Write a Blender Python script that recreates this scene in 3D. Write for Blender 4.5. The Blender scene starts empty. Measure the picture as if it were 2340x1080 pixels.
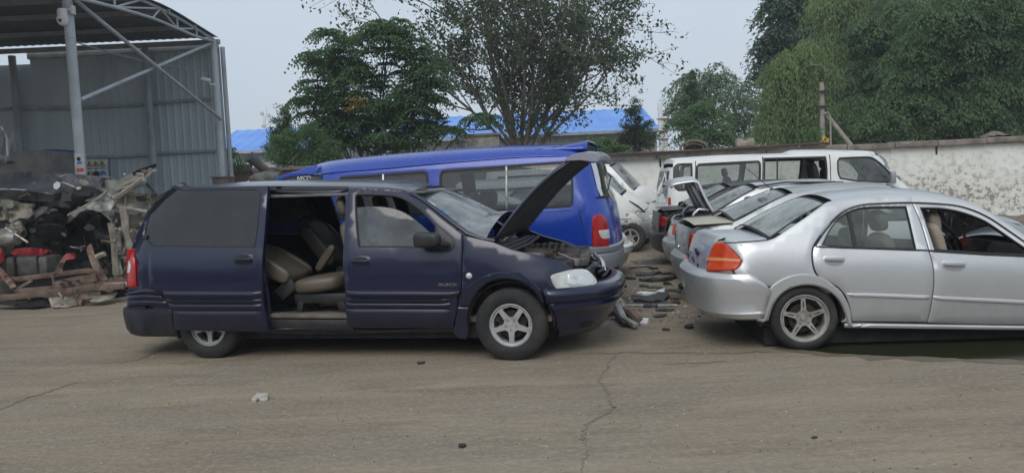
import bpy, bmesh, math, random
import numpy as np
from mathutils import Vector, Matrix, noise
from mathutils.geometry import delaunay_2d_cdt
R = math.radians
rnd = random.Random(7)
scene = bpy.context.scene
COL = scene.collection

# ------------------------------------------------------------ camera, sky, sun, exposure
PW, PH, FPX = 2340.0, 1080.0, 1757.0
CAM_H, CAM_PITCH, CAM_ROLL = 1.62, 3.9, 2.6
cam_d = bpy.data.cameras.new('camera')
cam = bpy.data.objects.new('camera', cam_d)
COL.objects.link(cam)
cam_d.sensor_fit = 'HORIZONTAL'
cam_d.sensor_width = 36.0
cam_d.lens = FPX / PW * 36.0
cam_d.clip_start, cam_d.clip_end = 0.1, 2000.0
CAM_M = Matrix.Rotation(R(90 - CAM_PITCH), 3, 'X') @ Matrix.Rotation(R(-CAM_ROLL), 3, 'Z')
cam.matrix_world = Matrix.Translation((0, 0, CAM_H)) @ CAM_M.to_4x4()
scene.camera = cam
scene.render.engine = 'CYCLES'
scene.cycles.use_denoising = True
scene.cycles.max_bounces = 8
scene.cycles.transparent_max_bounces = 16
scene.view_settings.view_transform = 'Standard'
scene.view_settings.look = 'None'
scene.view_settings.exposure = 0.0
scene.view_settings.gamma = 1.0

SUN_EL, SUN_AZ = 47.0, 195.0
world = bpy.data.worlds.new('World')
scene.world = world
world.use_nodes = True
wn, wl = world.node_tree.nodes, world.node_tree.links
bg = wn['Background']
sky = wn.new('ShaderNodeTexSky')
sky.sky_type = 'NISHITA'
sky.sun_disc = False
sky.sun_elevation = R(SUN_EL)
sky.sun_rotation = R(SUN_AZ)
sky.air_density, sky.dust_density, sky.ozone_density = 1.0, 4.0, 1.0
hsv = wn.new('ShaderNodeHueSaturation')
hsv.inputs['Saturation'].default_value = 0.40
wl.new(sky.outputs[0], hsv.inputs['Color'])
# an even overcast layer over the clear sky, with a soft cloud texture in the sky's own direction
cl_mix = wn.new('ShaderNodeMixRGB')
cl_mix.inputs['Fac'].default_value = 0.80
tc = wn.new('ShaderNodeTexCoord')
cn = wn.new('ShaderNodeTexNoise')
cn.inputs['Scale'].default_value = 1.7
cn.inputs['Detail'].default_value = 3.0
wl.new(tc.outputs['Generated'], cn.inputs['Vector'])
cr = wn.new('ShaderNodeValToRGB')
cr.color_ramp.elements[0].position = 0.3
cr.color_ramp.elements[0].color = (3.95, 4.7, 5.5, 1)
cr.color_ramp.elements[1].position = 0.7
cr.color_ramp.elements[1].color = (5.0, 5.7, 6.4, 1)
wl.new(cn.outputs['Fac'], cr.inputs['Fac'])
wl.new(hsv.outputs[0], cl_mix.inputs[1])
wl.new(cr.outputs[0], cl_mix.inputs[2])
wl.new(cl_mix.outputs[0], bg.inputs['Color'])
bg.inputs['Strength'].default_value = 0.143

sun_d = bpy.data.lights.new('sun', 'SUN')
sun_d.energy = 1.5
sun_d.angle = R(40)
sun_d.color = (1.0, 0.96, 0.9)
sun = bpy.data.objects.new('sun', sun_d)
COL.objects.link(sun)
_d = Vector((math.sin(R(SUN_AZ)) * math.cos(R(SUN_EL)), math.cos(R(SUN_AZ)) * math.cos(R(SUN_EL)), math.sin(R(SUN_EL))))
sun.rotation_euler = _d.to_track_quat('Z', 'Y').to_euler()

# ------------------------------------------------------------ from the photograph's pixels to places in the yard
CM = np.array(CAM_M)
CO = np.array([0, 0, CAM_H])
CROPS = {'A': (260, 400, 2.4), 'B': (780, 400, 2.4), 'C': (1380, 330, 2.16), 'D': (1740, 330, 2.16),
         'E': (0, 280, 2.455), 'F': (0, 0, 2.4), 'G': (500, 200, 4.32), 'H': (600, 300, 2.7857),
         'I': (900, 0, 2.842), 'J': (1500, 0, 2.7857), 'K': (1360, 320, 3.857), 'L': (1340, 560, 4.91),
         'M': (0, 680, 2.0), 'N': (1170, 680, 2.0), 'O': (580, 420, 3.175), 'Q': (1080, 420, 3.857), '0': (0, 0, 1.0)}
def cp(c, pts):
    x0, y0, s = CROPS[c]
    return [(x0 + x / s, y0 + y / s) for x, y in pts]
def ray(px, py):
    return CM @ np.array([(px - PW / 2) / FPX, -(py - PH / 2) / FPX, -1.0])
def on_ground(px, py, z=0.0):
    d = ray(px, py)
    return CO + d * ((z - CO[2]) / d[2])
def at_depth(px, py, Y):
    d = ray(px, py)
    return CO + d * (Y / d[1])
def at_x(px, py, X):
    d = ray(px, py)
    return CO + d * (X / d[0])

# ------------------------------------------------------------ object helpers
def tag(o, label=None, cat=None, group=None, kind=None):
    if label: o['label'] = label
    if cat: o['category'] = cat
    if group: o['group'] = group
    if kind: o['kind'] = kind
    return o
def empty(name, loc=(0, 0, 0), rz=0.0, label=None, cat=None, group=None):
    o = bpy.data.objects.new(name, None)
    o.empty_display_size = 0.2
    COL.objects.link(o)
    o.location = loc
    o.rotation_euler = (0, 0, rz)
    return tag(o, label, cat, group)
def copy_tree(o, parent=None):
    c = o.copy()
    COL.objects.link(c)
    c.parent = parent
    for ch in list(o.children):
        copy_tree(ch, c)
    return c
def link_mesh(name, verts, faces, mats, parent=None, smooth=True, sharp=38, midx=None):
    me = bpy.data.meshes.new(name)
    me.from_pydata([tuple(map(float, v)) for v in verts], [], faces)
    if not isinstance(mats, (list, tuple)): mats = [mats]
    for m in mats: me.materials.append(m)
    if midx is not None: me.polygons.foreach_set('material_index', midx)
    if smooth:
        me.polygons.foreach_set('use_smooth', [True] * len(me.polygons))
        if sharp: me.set_sharp_from_angle(angle=R(sharp))
    me.update()
    o = bpy.data.objects.new(name, me)
    COL.objects.link(o)
    o.parent = parent
    return o

class MB:
    """collects simple shapes into one mesh"""
    def __init__(s): s.v, s.f, s.m, s.k = [], [], [], 0
    def add(s, vs, fs):
        b = len(s.v)
        s.v.extend([tuple(map(float, p)) for p in vs])
        s.f.extend([[b + i for i in f] for f in fs])
        s.m.extend([s.k] * len(fs))
        return s
    def box(s, c, size, rot=None, bev=0.0):
        bm = bmesh.new()
        bmesh.ops.create_cube(bm, size=1.0)
        bmesh.ops.scale(bm, vec=size, verts=bm.verts)
        if bev > 0:
            bmesh.ops.bevel(bm, geom=list(bm.edges), offset=min(bev, min(size) * .45), segments=2, affect='EDGES', profile=.5)
        M = Matrix.Translation(c)
        if rot is not None:
            M = M @ (rot.to_4x4() if isinstance(rot, Matrix) else Matrix.Rotation(rot[2], 4, 'Z') @ Matrix.Rotation(rot[1], 4, 'Y') @ Matrix.Rotation(rot[0], 4, 'X'))
        bm.transform(M)
        bm.verts.index_update()
        s.add([v.co[:] for v in bm.verts], [[v.index for v in f.verts] for f in bm.faces])
        bm.free()
        return s
    def bar(s, a, b, w, h, bev=0.0, up=(0, 0, 1)):
        a, b = Vector(a), Vector(b)
        d = b - a
        x = d.normalized()
        u = Vector(up)
        if abs(x.dot(u)) > .98: u = Vector((0, 1, 0))
        y = u.cross(x).normalized()
        z = x.cross(y)
        return s.box((a + b) / 2, (d.length, w, h), Matrix((x, y, z)).transposed(), bev)
    def tube(s, pts, r, n=8, caps=True):
        pts = [Vector(p) for p in pts]
        rs = r if isinstance(r, (list, tuple)) else [r] * len(pts)
        vs, fs = [], []
        prev = None
        for i, p in enumerate(pts):
            t = (pts[min(i + 1, len(pts) - 1)] - pts[max(i - 1, 0)])
            t = t.normalized() if t.length > 1e-9 else Vector((0, 0, 1))
            if prev is None:
                a = Vector((0, 0, 1)) if abs(t.z) < .9 else Vector((1, 0, 0))
                x = t.cross(a).normalized()
            else:
                x = prev - t * prev.dot(t)
                x = x.normalized() if x.length > 1e-6 else t.orthogonal().normalized()
            prev = x
            y = t.cross(x)
            for k in range(n):
                g = 2 * math.pi * k / n
                vs.append(p + (x * math.cos(g) + y * math.sin(g)) * rs[i])
        for i in range(len(pts) - 1):
            for k in range(n):
                k2 = (k + 1) % n
                fs.append([i * n + k, i * n + k2, (i + 1) * n + k2, (i + 1) * n + k])
        if caps:
            fs.append(list(range(n))[::-1])
            fs.append([(len(pts) - 1) * n + k for k in range(n)])
        return s.add(vs, fs)
    def lathe(s, prof, c=(0, 0, 0), axis='y', n=40, closed=False):
        """prof: (radius, along-axis) pairs"""
        vs, fs = [], []
        for rr, a in prof:
            for k in range(n):
                g = 2 * math.pi * k / n
                x, z = rr * math.cos(g), rr * math.sin(g)
                p = (x, a, z) if axis == 'y' else ((x, z, a) if axis == 'z' else (a, x, z))
                vs.append((p[0] + c[0], p[1] + c[1], p[2] + c[2]))
        m = len(prof)
        for i in range(m if closed else m - 1):
            j = (i + 1) % m
            for k in range(n):
                k2 = (k + 1) % n
                fs.append([i * n + k, i * n + k2, j * n + k2, j * n + k])
        return s.add(vs, fs)
    def grid(s, rows):
        n = len(rows[0])
        vs = [p for r_ in rows for p in r_]
        fs = [[i * n + k, i * n + k + 1, (i + 1) * n + k + 1, (i + 1) * n + k] for i in range(len(rows) - 1) for k in range(n - 1)]
        return s.add(vs, fs)
    def build(s, name, mats, parent=None, smooth=True, sharp=38, label=None):
        o = link_mesh(name, s.v, s.f, mats, parent, smooth, sharp, s.m)
        if label: o['label'] = label
        return o

def solid(o, th, off=-1):
    m = o.modifiers.new('thickness', 'SOLIDIFY')
    m.thickness, m.offset = th, off
    m.use_even_offset = False
    return o
def cushion(name, size, loc, rot, mat, parent, bev=.3, sub=2, squash=None, lump=0.0):
    """a soft upholstered block"""
    bm = bmesh.new()
    bmesh.ops.create_cube(bm, size=1.0)
    bmesh.ops.subdivide_edges(bm, edges=list(bm.edges), cuts=3, use_grid_fill=True)
    for v in bm.verts:
        p = v.co.copy() * 2
        q = Vector([math.copysign(abs(c) ** 1.0, c) for c in p])
        n_ = (abs(q.x) ** 4 + abs(q.y) ** 4 + abs(q.z) ** 4) ** .25
        m_ = max(abs(q.x), abs(q.y), abs(q.z))
        q = q * ((1 - bev) + bev * (m_ / n_ if n_ else 1))
        v.co = q * .5
        if squash: v.co = squash(v.co)
    M = Matrix.Translation(loc) @ Matrix.Rotation(rot[2], 4, 'Z') @ Matrix.Rotation(rot[1], 4, 'Y') @ Matrix.Rotation(rot[0], 4, 'X') @ Matrix.Diagonal((*size, 1))
    bm.transform(M)
    me = bpy.data.meshes.new(name)
    bm.to_mesh(me)
    bm.free()
    me.materials.append(mat)
    me.polygons.foreach_set('use_smooth', [True] * len(me.polygons))
    o = bpy.data.objects.new(name, me)
    COL.objects.link(o)
    o.parent = parent
    ms = o.modifiers.new('soft', 'SUBSURF')
    ms.levels = ms.render_levels = sub - 1
    return o
def text(name, body, size, M, mat, parent, extrude=.002, shear=0.0, space=1.0):
    c = bpy.data.curves.new(name, 'FONT')
    c.body, c.size, c.extrude, c.shear, c.space_character = body, size, extrude, shear, space
    c.align_x, c.align_y = 'CENTER', 'CENTER'
    c.materials.append(mat)
    t = bpy.data.objects.new(name, c)
    COL.objects.link(t)
    dg = bpy.context.evaluated_depsgraph_get()
    me = bpy.data.meshes.new_from_object(t.evaluated_get(dg))
    bpy.data.objects.remove(t)
    bpy.data.curves.remove(c)
    me.transform(M)
    o = bpy.data.objects.new(name, me)
    if not me.materials: me.materials.append(mat)
    COL.objects.link(o)
    o.parent = parent
    return o

# ------------------------------------------------------------ flat outlines turned into curved sheets
def spl(poly, res=.05, closed=True, corner=48):
    """smooth a traced outline, keeping its sharp corners"""
    P = [np.array(p, float) for p in poly]
    n = len(P)
    def is_c(i):
        if not closed and (i == 0 or i == n - 1): return True
        a, b = P[i] - P[i - 1], P[(i + 1) % n] - P[i]
        c = np.dot(a, b) / (np.linalg.norm(a) * np.linalg.norm(b) + 1e-12)
        return math.degrees(math.acos(max(-1, min(1, c)))) > corner
    cs = [is_c(i) for i in range(n)]
    out = []
    for i in range(n if closed else n - 1):
        p1, p2 = P[i], P[(i + 1) % n]
        L = np.linalg.norm(p2 - p1)
        t1 = (p2 - p1) if cs[i] else (p2 - P[i - 1]) * .5 * min(1, L / (np.linalg.norm(p1 - P[i - 1]) + 1e-9)) 
        t2 = (p2 - p1) if cs[(i + 1) % n] else (P[(i + 2) % n] - p1) * .5 * min(1, L / (np.linalg.norm(P[(i + 2) % n] - p2) + 1e-9))
        k = max(1, int(math.ceil(L / res)))
        for j in range(k):
            t = j / k
            h1, h2, h3, h4 = 2*t**3 - 3*t**2 + 1, -2*t**3 + 3*t**2, t**3 - 2*t**2 + t, t**3 - t**2
            out.append(p1 * h1 + p2 * h2 + t1 * h3 + t2 * h4)
    if not closed: out.append(P[-1])
    return out
def area2(p):
    a = np.array(p)
    x, y = a[:, 0], a[:, 1]
    return float(np.dot(x, np.roll(y, -1)) - np.dot(y, np.roll(x, -1)))
def shrink(loop, d):
    """move a closed outline inwards by d"""
    a = np.array(loop)
    sgn = 1 if area2(loop) > 0 else -1
    e = np.roll(a, -1, 0) - a
    e /= (np.linalg.norm(e, axis=1)[:, None] + 1e-12)
    nr = np.stack([-e[:, 1], e[:, 0]], 1) * sgn
    m = nr + np.roll(nr, 1, 0)
    l = np.linalg.norm(m, axis=1)[:, None]
    m = m / np.maximum(l, .3)
    return [tuple(q) for q in a + m * d * np.minimum(1.6, 2 / np.maximum(l, .9))]
def inside(pts, loop):
    pts = np.asarray(pts, float)
    a = np.asarray(loop, float)
    b = np.roll(a, -1, 0)
    res = np.zeros(len(pts), bool)
    for (x1, y1), (x2, y2) in zip(a, b):
        if y1 == y2: continue
        c = ((y1 > pts[:, 1]) != (y2 > pts[:, 1])) & (pts[:, 0] < (x2 - x1) * (pts[:, 1] - y1) / (y2 - y1) + x1)
        res ^= c
    return res
def tri_mesh(outer, holes=(), res=.06, roll=.012):
    """triangulate an outline with holes and an even fill of points -> verts (2d), tris, edge flags"""
    loops = [outer] + list(holes)
    pts, edges, flag = [], [], []
    for lp in loops:
        b = len(pts)
        pts += [tuple(p) for p in lp]
        flag += [1] * len(lp)
        edges += [(b + i, b + (i + 1) % len(lp)) for i in range(len(lp))]
    if roll:
        inn = shrink(outer, roll)
        ok = inside(inn, outer)
        pts += [p for p, k in zip(inn, ok) if k]
        flag += [0] * int(ok.sum())
    a = np.array(outer)
    lo, hi = a.min(0), a.max(0)
    gx = np.arange(lo[0] + res * .5, hi[0], res)
    gy = np.arange(lo[1] + res * .5, hi[1], res)
    if len(gx) and len(gy):
        G = np.array([(x + (res * .5 if j % 2 else 0), y) for j, y in enumerate(gy) for x in gx])
        k = inside(G, outer)
        for h in holes: k &= ~inside(G, h)
        G = G[k]
        allp = np.concatenate([np.array(l) for l in loops])
        if len(G):
            dmin = np.min(np.linalg.norm(G[:, None, :] - allp[None], axis=2), axis=1)
            G = G[dmin > res * .55]
            pts += [tuple(p) for p in G]
            flag += [0] * len(G)
    vc, _, fc, ov, _, _ = delaunay_2d_cdt([Vector((float(p[0]), float(p[1]))) for p in pts], edges, [], 0, 1e-6)
    V = np.array([(p.x, p.y) for p in vc])
    cen = np.array([V[list(f)].mean(0) for f in fc])
    keep = inside(cen, outer)
    for h in holes: keep &= ~inside(cen, h)
    F = [list(f) for f, k in zip(fc, keep) if k]
    fl = [1 if any(i < len(flag) and flag[i] for i in o) else 0 for o in ov]
    used = sorted({i for f in F for i in f})
    mp = {o: i for i, o in enumerate(used)}
    return [V[i] for i in used], [[mp[i] for i in f] for f in F], [fl[i] for i in used]
def panel(name, parent, mat, poly, pos, off=0.0, thick=.02, holes=(), res=.07, roll=.005, smooth=True, label=None, flip=False, wob=0.0, corner=48, seed=0):
    """a sheet of given outline laid on the surface pos(a, b) -> (point, outward normal)"""
    outer = spl(poly, res, corner=corner) if smooth else poly
    if area2(outer) < 0: outer = outer[::-1]
    hs = [spl(h, res, corner=corner) if smooth else h for h in holes]
    V, F, fl = tri_mesh(outer, hs, res, .011 if roll else 0)
    P, N = [], []
    for (a, b), k in zip(V, fl):
        p, n = pos(a, b)
        d = off - (roll if k else 0)
        if wob: d += wob * noise.noise(Vector((a * 2.1 + seed, b * 2.1, seed * .7)))
        P.append(p + n * d)
        N.append(n)
    Fs = []
    for f in F:
        a, b, c = P[f[0]], P[f[1]], P[f[2]]
        nn = np.cross(b - a, c - a)
        Fs.append(f if np.dot(nn, N[f[0]]) > 0 else f[::-1])
    if thick:
        ec = {}
        for f in Fs:
            for i in range(3):
                e = (f[i], f[(i + 1) % 3])
                ec[e] = 1
        bd = [e for e in ec if (e[1], e[0]) not in ec]
        ids, nP = {}, list(P)
        for e in bd:
            for i in e:
                if i not in ids:
                    ids[i] = len(nP)
                    nP.append(P[i] - N[i] * thick)
        for a, b in bd: Fs.append([b, a, ids[a], ids[b]])
        P = nP
    o = link_mesh(name, P, Fs, mat, parent, True, 35)
    if label: o['label'] = label
    return o

class Frame:
    """a standing place for a vehicle: x along it to the right, y away from the camera, z up"""
    def __init__(s, px, py, yaw, z=0.0, P=None):
        s.A = on_ground(px, py, z) if P is None else np.array(P, float)
        s.A = np.array([s.A[0], s.A[1], 0.0])
        s.yaw = R(yaw)
        c, n = math.cos(s.yaw), math.sin(s.yaw)
        s.u, s.v = np.array([c, -n, 0]), np.array([n, c, 0])
    def loc(s, px, py, v=0.0):
        d = ray(px, py)
        Q = s.A + s.v * v
        t = np.dot(Q - CO, s.v) / np.dot(d, s.v)
        P = CO + d * t - s.A
        return np.array([np.dot(P, s.u), P[2]])
    def root(s, name, label, cat, group=None):
        return empty(name, s.A, -s.yaw, label, cat, group)

class Body:
    """the curved flank of a vehicle: how far its skin lies inside its widest plane at any (u, z)"""
    def __init__(s, fr, W, inset, uF, uR, LF=.9, nF=2.6, LR=.5, nR=3.0, tilt=0.0):
        s.fr, s.W, s.tilt = fr, W, tilt
        z = np.linspace(-.2, 3.2, 341)
        t = np.interp(z, [p[0] for p in inset], [p[1] for p in inset])
        k = np.ones(13) / 13
        s.z, s.t = z, np.convolve(np.pad(t, 6, 'edge'), k, 'valid')
        s.uF = lambda q: float(np.interp(q, [p[0] for p in uF], [p[1] for p in uF]))
        s.uR = lambda q: float(np.interp(q, [p[0] for p in uR], [p[1] for p in uR]))
        s.LF, s.nF, s.LR, s.nR = LF, nF, LR, nR
    def inset(s, u, z):
        q = z + s.tilt * u
        base = float(np.interp(q, s.z, s.t))
        hw = s.W / 2 - base
        e = 0.0
        for end, L, n, sg in ((s.uF(z), s.LF, s.nF, 1), (s.uR(z), s.LR, s.nR, -1)):
            x = (L - sg * (end - u)) / L
            if x > 0: e = max(e, hw * (1 - (1 - min(x, .9995) ** n) ** (1 / n)))
        return base + e
    def near(s, a, b):
        f = s.inset
        h = .004
        p = np.array([a, f(a, b), b])
        n = np.array([(f(a + h, b) - f(a - h, b)) / (2 * h), -1.0, (f(a, b + h) - f(a, b - h)) / (2 * h)])
        return p, n / np.linalg.norm(n)
    def far(s, a, b):
        p, n = s.near(a, b)
        return np.array([p[0], s.W - p[1], p[2]]), np.array([n[0], -n[1], n[2]])
    def hit(s, px, py, off=0.0):
        v = 0.0
        for _ in range(30):
            u, z = s.fr.loc(px, py, v)
            v += .6 * (min(s.inset(u, z), s.W * .45) - off - v)
        return s.fr.loc(px, py, v)
    def tr(s, crop, pts, off=0.0):
        return [s.hit(x, y, off) for x, y in cp(crop, pts)]
    def end_line(s, end, z, push=0.0, u0=None, n=14, z_drop=None):
        """plan curve of one end at height z, from the near flank round to the far flank"""
        base = float(np.interp(z, s.z, s.t))
        hw = s.W / 2 - base
        uE, L, e, sg = (s.uF(z), s.LF, s.nF, 1) if end == 'F' else (s.uR(z), s.LR, s.nR, -1)
        if u0 is not None and sg * (uE - u0) < .08: u0 = uE - sg * .08
        pts = []
        th = np.linspace(0, math.pi / 2, n)
        for g in th:
            pts.append((uE - sg * (L - L * math.sin(g) ** (2 / e)), base + hw * (1 - math.cos(g) ** (2 / e))))
        if u0 is not None and sg * (pts[0][0] - u0) > 0.01:
            pts = [(u0 + (pts[0][0] - u0) * j / 6, base) for j in range(6)] + pts
        elif u0 is not None:
            keep = [p for p in pts if sg * (p[0] - u0) > 0]
            pts = [(u0, s.inset(u0, z))] + keep
        m = np.array(pts + [(p[0], s.W - p[1]) for p in pts[::-1][1:]])
        # push outwards
        t = np.gradient(m, axis=0)
        t /= np.linalg.norm(t, axis=1)[:, None] + 1e-9
        nr = np.stack([t[:, 1], -t[:, 0]], 1)
        if end == 'R': nr = -nr
        m = m + nr * push
        return [(p[0], p[1], z) for p in m]

def resample(pts, n):
    a = np.array(pts, float)
    d = np.concatenate([[0], np.cumsum(np.linalg.norm(np.diff(a, axis=0), axis=1))])
    q = np.linspace(0, d[-1], n)
    return [np.array([np.interp(x, d, a[:, k]) for k in range(a.shape[1])]) for x in q]
def end_shell(name, parent, mat, body, end, levels, u0=None, th=.015, n=47, label=None):
    """a bumper: plan curves stacked over (z, push) levels; u0 is its rear edge on the flank, a number or a function of z"""
    rows = []
    for z, push in levels:
        uu = u0(z) if callable(u0) else u0
        rows.append(resample(body.end_line(end, z, push, uu), n))
    mb = MB()
    mb.grid(rows)
    if end == 'F': mb.f = [f[::-1] for f in mb.f]
    o = mb.build(name, mat, parent, True, 32)
    if th: solid(o, th, -1 if end == 'R' else -1)
    if label: o['label'] = label
    return o
def top_sheet(name, parent, mat, line, y0, W, crown=.05, edge=.02, ny=17, th=.0, res=.08, label=None, up=1, ew=.12, part=None, bow=0.0, rim=None):
    """a sheet right across a vehicle, following the side line (u, z); y0 = inset at each end of the line (number or list)"""
    pts = spl(line, res, closed=False, corner=60)
    src = np.array(line, float)
    d0 = np.concatenate([[0], np.cumsum(np.linalg.norm(np.diff(src, axis=0), axis=1))])
    d1 = np.concatenate([[0], np.cumsum([np.linalg.norm(pts[i + 1] - pts[i]) for i in range(len(pts) - 1)])])
    d1 *= d0[-1] / d1[-1]
    ys = np.interp(d1, d0, y0) if isinstance(y0, (list, tuple)) else [y0] * len(pts)
    cs = np.interp(d1, d0, crown) if isinstance(crown, (list, tuple)) else [crown] * len(pts)
    rows = []
    for i, p in enumerate(pts):
        if part and not (part[0] - 1e-6 <= np.interp(d1[i], d0, range(len(d0))) <= part[1] + 1e-6): continue
        t = pts[min(i + 1, len(pts) - 1)] - pts[max(i - 1, 0)]
        t = t / (np.linalg.norm(t) + 1e-9)
        nrm = np.array([-t[1], t[0]]) * up
        row = []
        for k in range(ny):
            s_ = -1 + 2 * k / (ny - 1)
            s_ = math.copysign(abs(s_) ** .8, s_)
            y = W / 2 + s_ * (W / 2 - ys[i])
            q = max(0, (abs(s_) - (1 - ew)) / ew)
            dd = cs[i] * (1 - s_ * s_) - edge * q * q
            row.append((p[0] + nrm[0] * dd + bow * (1 - s_ * s_), y, p[1] + nrm[1] * dd))
        rows.append(row)
    mb = MB()
    mb.grid(rows)
    if rim:
        nr = len(rows) - 1
        k = [i for i in range(len(mb.f)) if (i % (ny - 1)) < rim[0] or (i % (ny - 1)) >= ny - 1 - rim[0] or i // (ny - 1) < rim[1] or i // (ny - 1) >= nr - rim[1]]
        mb.f = [mb.f[i] for i in k]
        mb.m = [mb.m[i] for i in k]
    if up > 0: mb.f = [f[::-1] for f in mb.f]
    o = mb.build(name, mat, parent, True, 40)
    if th: solid(o, th, 1)
    if label: o['label'] = label
    return o

def ridge(name, parent, mat, body, c, top, bot, off=0.0, h=.02, pos=None, n=26, flip=False):
    """a raised moulding strip with rounded edges, between two traced lines"""
    tp, bt = resample(body.tr(c, top, off), n), resample(body.tr(c, bot, off), n)
    pos = pos or body.near
    prof = [(0, -.004), (.06, h * .25), (.20, h * .75), (.34, h), (.80, h * .95), (.94, h * .4), (1, -.004)]
    rows = []
    for i, (a, b) in enumerate(zip(tp, bt)):
        row = []
        e = 1.0 if 0 < i < n - 1 else .0
        for q, hh in prof:
            p, nr = pos(*(a + (b - a) * q))
            row.append(p + nr * (off + hh * e))
        rows.append(row)
    mb = MB()
    mb.grid(rows)
    o = mb.build(name, mat, parent, True, 50)
    return o
# ------------------------------------------------------------ materials
def srgb(r, g, b):
    f = lambda c: (c / 255 / 12.92) if c <= 10 else ((c / 255 + .055) / 1.055) ** 2.4
    return (f(r), f(g), f(b), 1.0)
def nn(m, t, **kw):
    n = m.node_tree.nodes.new(t)
    for k, v in kw.items():
        if k in n.inputs: n.inputs[k].default_value = v
        else: setattr(n, k, v)
    return n
def base_mat(name):
    m = bpy.data.materials.new(name)
    m.use_nodes = True
    return m, m.node_tree.nodes['Principled BSDF'], m.node_tree.links
def noise_fac(m, scale, lo=.4, hi=.6, detail=5, coord='Object', stretch=None, rough=.6):
    L = m.node_tree.links
    tcn = nn(m, 'ShaderNodeTexCoord')
    src = tcn.outputs[coord]
    if stretch:
        mp = nn(m, 'ShaderNodeMapping')
        mp.inputs['Scale'].default_value = stretch
        L.new(src, mp.inputs[0])
        src = mp.outputs[0]
    n = nn(m, 'ShaderNodeTexNoise', Scale=scale, Detail=detail, Roughness=rough)
    L.new(src, n.inputs['Vector'])
    r_ = nn(m, 'ShaderNodeMapRange')
    r_.inputs['From Min'].default_value, r_.inputs['From Max'].default_value = lo, hi
    L.new(n.outputs['Fac'], r_.inputs['Value'])
    return r_.outputs[0]
def mixc(m, fac, a, b):
    L = m.node_tree.links
    x = nn(m, 'ShaderNodeMixRGB')
    for i, s_ in ((0, fac), (1, a), (2, b)):
        if isinstance(s_, (int, float)): x.inputs[i].default_value = s_
        elif isinstance(s_, tuple): x.inputs[i].default_value = s_
        else: L.new(s_, x.inputs[i])
    return x.outputs[0]
def mathn(m, op, a, b):
    L = m.node_tree.links
    x = nn(m, 'ShaderNodeMath', operation=op)
    for i, s_ in ((0, a), (1, b)):
        if isinstance(s_, (int, float)): x.inputs[i].default_value = s_
        else: L.new(s_, x.inputs[i])
    return x.outputs[0]
def bump(m, p, h, strength=.3, dist=.02):
    b = nn(m, 'ShaderNodeBump', Strength=strength, Distance=dist)
    m.node_tree.links.new(h, b.inputs['Height'])
    m.node_tree.links.new(b.outputs[0], p.inputs['Normal'])
def rough_mat(name, col, rough=.8, metal=0.0, col2=None, scale=6.0, lo=.4, hi=.62, bumps=0.0, bscale=None, bdist=.02, stretch=None, spec=None):
    """plain surface with blotches of a second colour and an optional grain"""
    m, p, L = base_mat(name)
    p.inputs['Roughness'].default_value, p.inputs['Metallic'].default_value = rough, metal
    if spec is not None: p.inputs['Specular IOR Level'].default_value = spec
    if col2:
        L.new(mixc(m, noise_fac(m, scale, lo, hi, stretch=stretch), col, col2), p.inputs['Base Color'])
    else: p.inputs['Base Color'].default_value = col
    if bumps: bump(m, p, noise_fac(m, bscale or scale * 3, .2, .8), bumps, bdist)
    return m
def paint(name, col, metal=.0, rough=.32, coat=.6, dust=.25, dustcol=(.26, .235, .2, 1), flake=None, wave=.015, splash=.42):
    """old car paint: gloss under a film of dust that lies thicker on what faces up, faint dents in the sheet"""
    m, p, L = base_mat(name)
    geo = nn(m, 'ShaderNodeNewGeometry')
    sx = nn(m, 'ShaderNodeSeparateXYZ')
    L.new(geo.outputs['Normal'], sx.inputs[0])
    up = nn(m, 'ShaderNodeMapRange')
    up.inputs['From Min'].default_value, up.inputs['From Max'].default_value = .05, 1.0
    up.inputs['To Min'].default_value, up.inputs['To Max'].default_value = .22, 1.0
    L.new(sx.outputs['Z'], up.inputs['Value'])
    n1 = noise_fac(m, 3.0, .3, .75, 6)
    n2 = noise_fac(m, 60.0, .35, .7, 3)
    d = mathn(m, 'MULTIPLY', up.outputs[0], mathn(m, 'ADD', mathn(m, 'MULTIPLY', n1, .8), mathn(m, 'MULTIPLY', n2, .35)))
    d = mathn(m, 'MULTIPLY', d, dust)
    # splashed dirt on the lower flanks
    tco = nn(m, 'ShaderNodeTexCoord'); sz = nn(m, 'ShaderNodeSeparateXYZ'); L.new(tco.outputs['Object'], sz.inputs[0])
    lo_ = nn(m, 'ShaderNodeMapRange')
    lo_.inputs['From Min'].default_value, lo_.inputs['From Max'].default_value = .62, .18
    L.new(sz.outputs['Z'], lo_.inputs['Value'])
    n3 = noise_fac(m, 7.0, .38, .72, 6, stretch=(1, 1, .45))
    d = mathn(m, 'ADD', d, mathn(m, 'MULTIPLY', mathn(m, 'MULTIPLY', lo_.outputs[0], n3), splash))
    spots = noise_fac(m, 34.0, .66, .72, 2, stretch=(1, 1, .5))
    d = mathn(m, 'MINIMUM', mathn(m, 'ADD', d, mathn(m, 'MULTIPLY', spots, splash * .7)), .9)
    base = mixc(m, noise_fac(m, 1.3, .3, .7), col, tuple(c * .86 for c in col[:3]) + (1,))
    L.new(mixc(m, d, base, dustcol), p.inputs['Base Color'])
    p.inputs['Metallic'].default_value = metal
    rr = mathn(m, 'ADD', mathn(m, 'MULTIPLY', d, .55), rough)
    L.new(rr, p.inputs['Roughness'])
    p.inputs['Coat Weight'].default_value = coat
    L.new(mathn(m, 'ADD', mathn(m, 'MULTIPLY', d, .7), .09), p.inputs['Coat Roughness'])
    if wave:
        bump(m, p, noise_fac(m, 2.6, 0, 1, 1.5), wave * 6, .01)
    return m
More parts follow.
